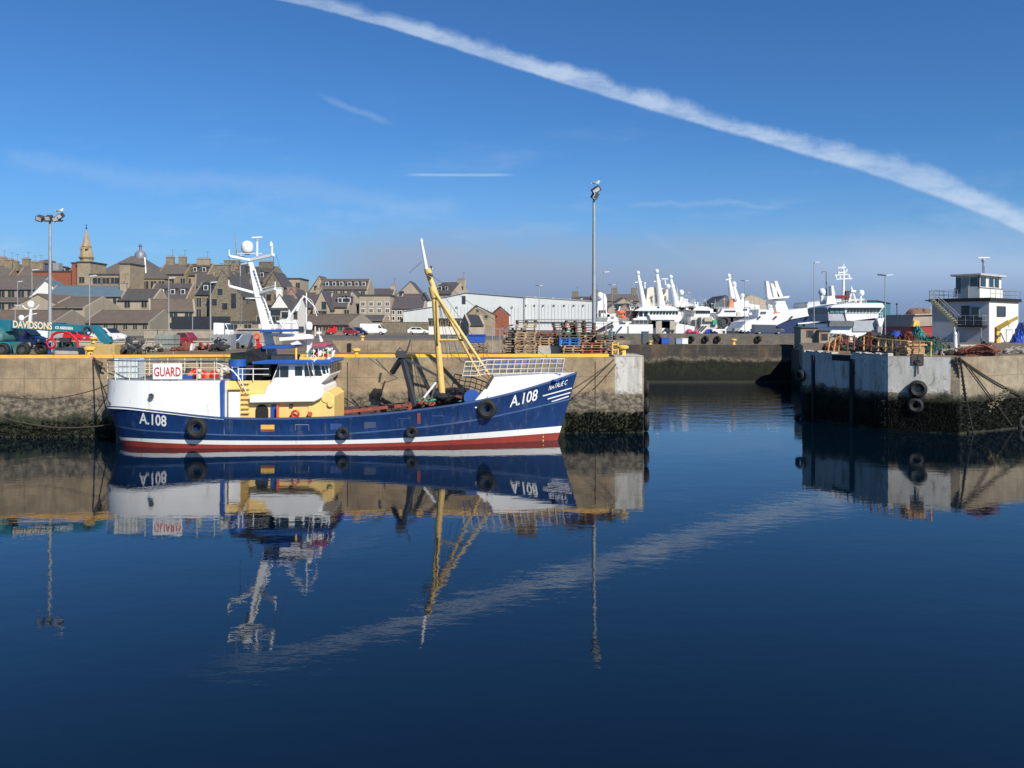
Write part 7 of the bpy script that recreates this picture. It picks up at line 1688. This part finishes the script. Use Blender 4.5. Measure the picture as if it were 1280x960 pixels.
# hanging weed along the foot of the walls
rr=random.Random(77); mb=MB()
def tuft(p,nrm,s):
    t_=Vector((-nrm.y,nrm.x,0)); q=p+nrm*.05
    w_=s*(.25+.3*rr.random()); l_=s*(.8+.9*rr.random()); d_=t_*rr.uniform(-.15,.15)
    mb.add([q-t_*w_,q+t_*w_,q+nrm*.06*rr.random()+d_-Vector((0,0,l_)),q+nrm*.10+Vector((0,0,.02))],[(0,1,3),(0,3,2),(1,2,3)])
for i in range(3200):
    px=1110+rr.random()*175; z=.15+1.65*rr.random()**1.2; p=FR(px,z,0); nn=Vector((-.42,-.91,0)) if px<1200 else Vector((.49,-.87,0)); tuft(p,nn,.075)
for i in range(1000):
    px=1004+rr.random()*104; p=FR(px,.15+1.6*rr.random()**1.3,0); tuft(p,nv,.08)
for i in range(900):
    x=3.0+4.35*rr.random(); tuft(Vector((x,FY(x),.12+1.1*rr.random()**1.3)),Vector((0,-1,0)),.07)
for i in range(800):
    x=-28+9*rr.random(); tuft(Vector((x,FY(x),.1+.8*rr.random()**1.5)),Vector((0,-1,0)),.07)
tag(mb.build('seaweed',mat('weed_dark',(.010,.012,.006),.8,var=.6,scale=6)),'dark seaweed fringe hanging along the foot of the harbour walls','seaweed',kind='stuff')
# extra rigging, rails and portholes on the far ships
rr=random.Random(90)
for sh_,D,x0,x1,yb,yt,yh in ((s1,215,786,845,384,366,411),(s2,228,840,868,380,360,404),(s3,222,860,884,384,372,408),(s4,212,708,782,393,376,409),(s5,225,890,944,386,368,404),(s6,205,920,1060,390,376,396)):
    mb=MB()
    for k in range(16):
        px=x0+(x1-x0)*rr.random(); h=(yb-yt)*(.3+.7*rr.random()); mb.cyl(P(px,yb+2,D-2),P(px+rr.uniform(-1,1),yb-h,D-2),.07,.04,5)
        if rr.random()<.5: mb.cbox(P(px,yb-h*.8,D-2),.7,.3,.25)
    for k in range(7):
        px=x0+(x1-x0)*rr.random(); mb.cyl(P(px,yb-(yb-yt)*rr.random(),D-2.3),P(px+rr.uniform(-14,14),yb+4,D-3),.03,n=4)
    mb.build('rigging',steel,sh_)
    for k in range(7):
        px=x0+(x1-x0)*(k+.5)/7; mb=MB(); mb.cyl(P(px,yh,D-7.0),P(px,yh,D-5.0),.22,n=8); mb.build('porthole',dgrey,sh_)
    for k in range(10):
        px=x0+(x1-x0)*rr.random(); py=yb+rr.uniform(0,3); mb=MB(); mb.cbox(P(px,py,D-4.5),rr.uniform(.5,1.6),.8,rr.uniform(.4,1.1)); mb.build('deck_box',[greyp,swhite,cream,dgrey,orange,steel][k%6],sh_)

# clad seams and a company-plain band on the big warehouse
for x0,x1,D,y0 in ((530,655,199.94,384),(660,740,201.94,380)):
    mb=MB()
    for k in range(int((x1-x0)/4.2)): px=x0+4.2*k; mb.box(X(px,D),X(px,D)+.045,D-.02,D+.03,QZ+1.5,Z(y0,D))
    mb.build('cladding_seam',mat('seam_pale',(.42,.43,.42),.6),wh_ if x0<600 else wh2)

gear(1040,1072,58,.8,50,'rusty jumble of hoops and boxes behind the leaning yellow posts',[rustred,netdark],seed=41,d=2)
gear(1066,1104,56.5,.9,60,'dark jumble of creels behind the middle of the guard rail',[dgrey,netgreen],seed=42,d=2)
pile(1075,1112,59,412,'long dark heap of nets at the back of the right pier',mat('net_brown2',(.09,.06,.04),.95,var=.5,scale=6,bump=.08,bscale=9),43)
pile(1044,1070,61,420,'grey-brown heap of ropes near the pale hut',mat('net_grey2',(.16,.13,.10),.95,var=.5,scale=6,bump=.08,bscale=9),44)
for px,m,lb in ((1052,paleconc,'pale fish tub among the gear left of the guard rail'),(1066,cream,'cream fish tub behind the red guard post'),(1086,mat('tub_blue_grey',(.20,.28,.38),.6),'blue-grey fish tub behind the yellow guard rail')):
    pbox(px-4,px+4,421.5,m,lb,'fish_tub','tub',z=QZ,D=62,d=.8)
# timber baulk along the chipped edge and a flat black panel painting the shade inside a notch
mb=MB(); mb.beam(Vector((X(1066,52.2),52.2,QZ+.11)),Vector((X(1122,48.2),48.2,QZ+.11)),.3,.22); tag(mb.build('timber_baulk',mat('baulk_dark',(.035,.028,.022),.9,var=.4)),'long dark timber baulk lying along the chipped pier edge','timber')
p0=FR(1040,3.86,.012); p1=FR(1063,3.86,.012); mb=MB(); mb.add([p0,p1,p1+Vector((0,0,.34)),p0+Vector((0,0,.36))],[(0,1,2,3)]); tag(mb.build('notch_shade',black),'flat black panel painting the dark of a broken notch in the shaded pier face','notch')
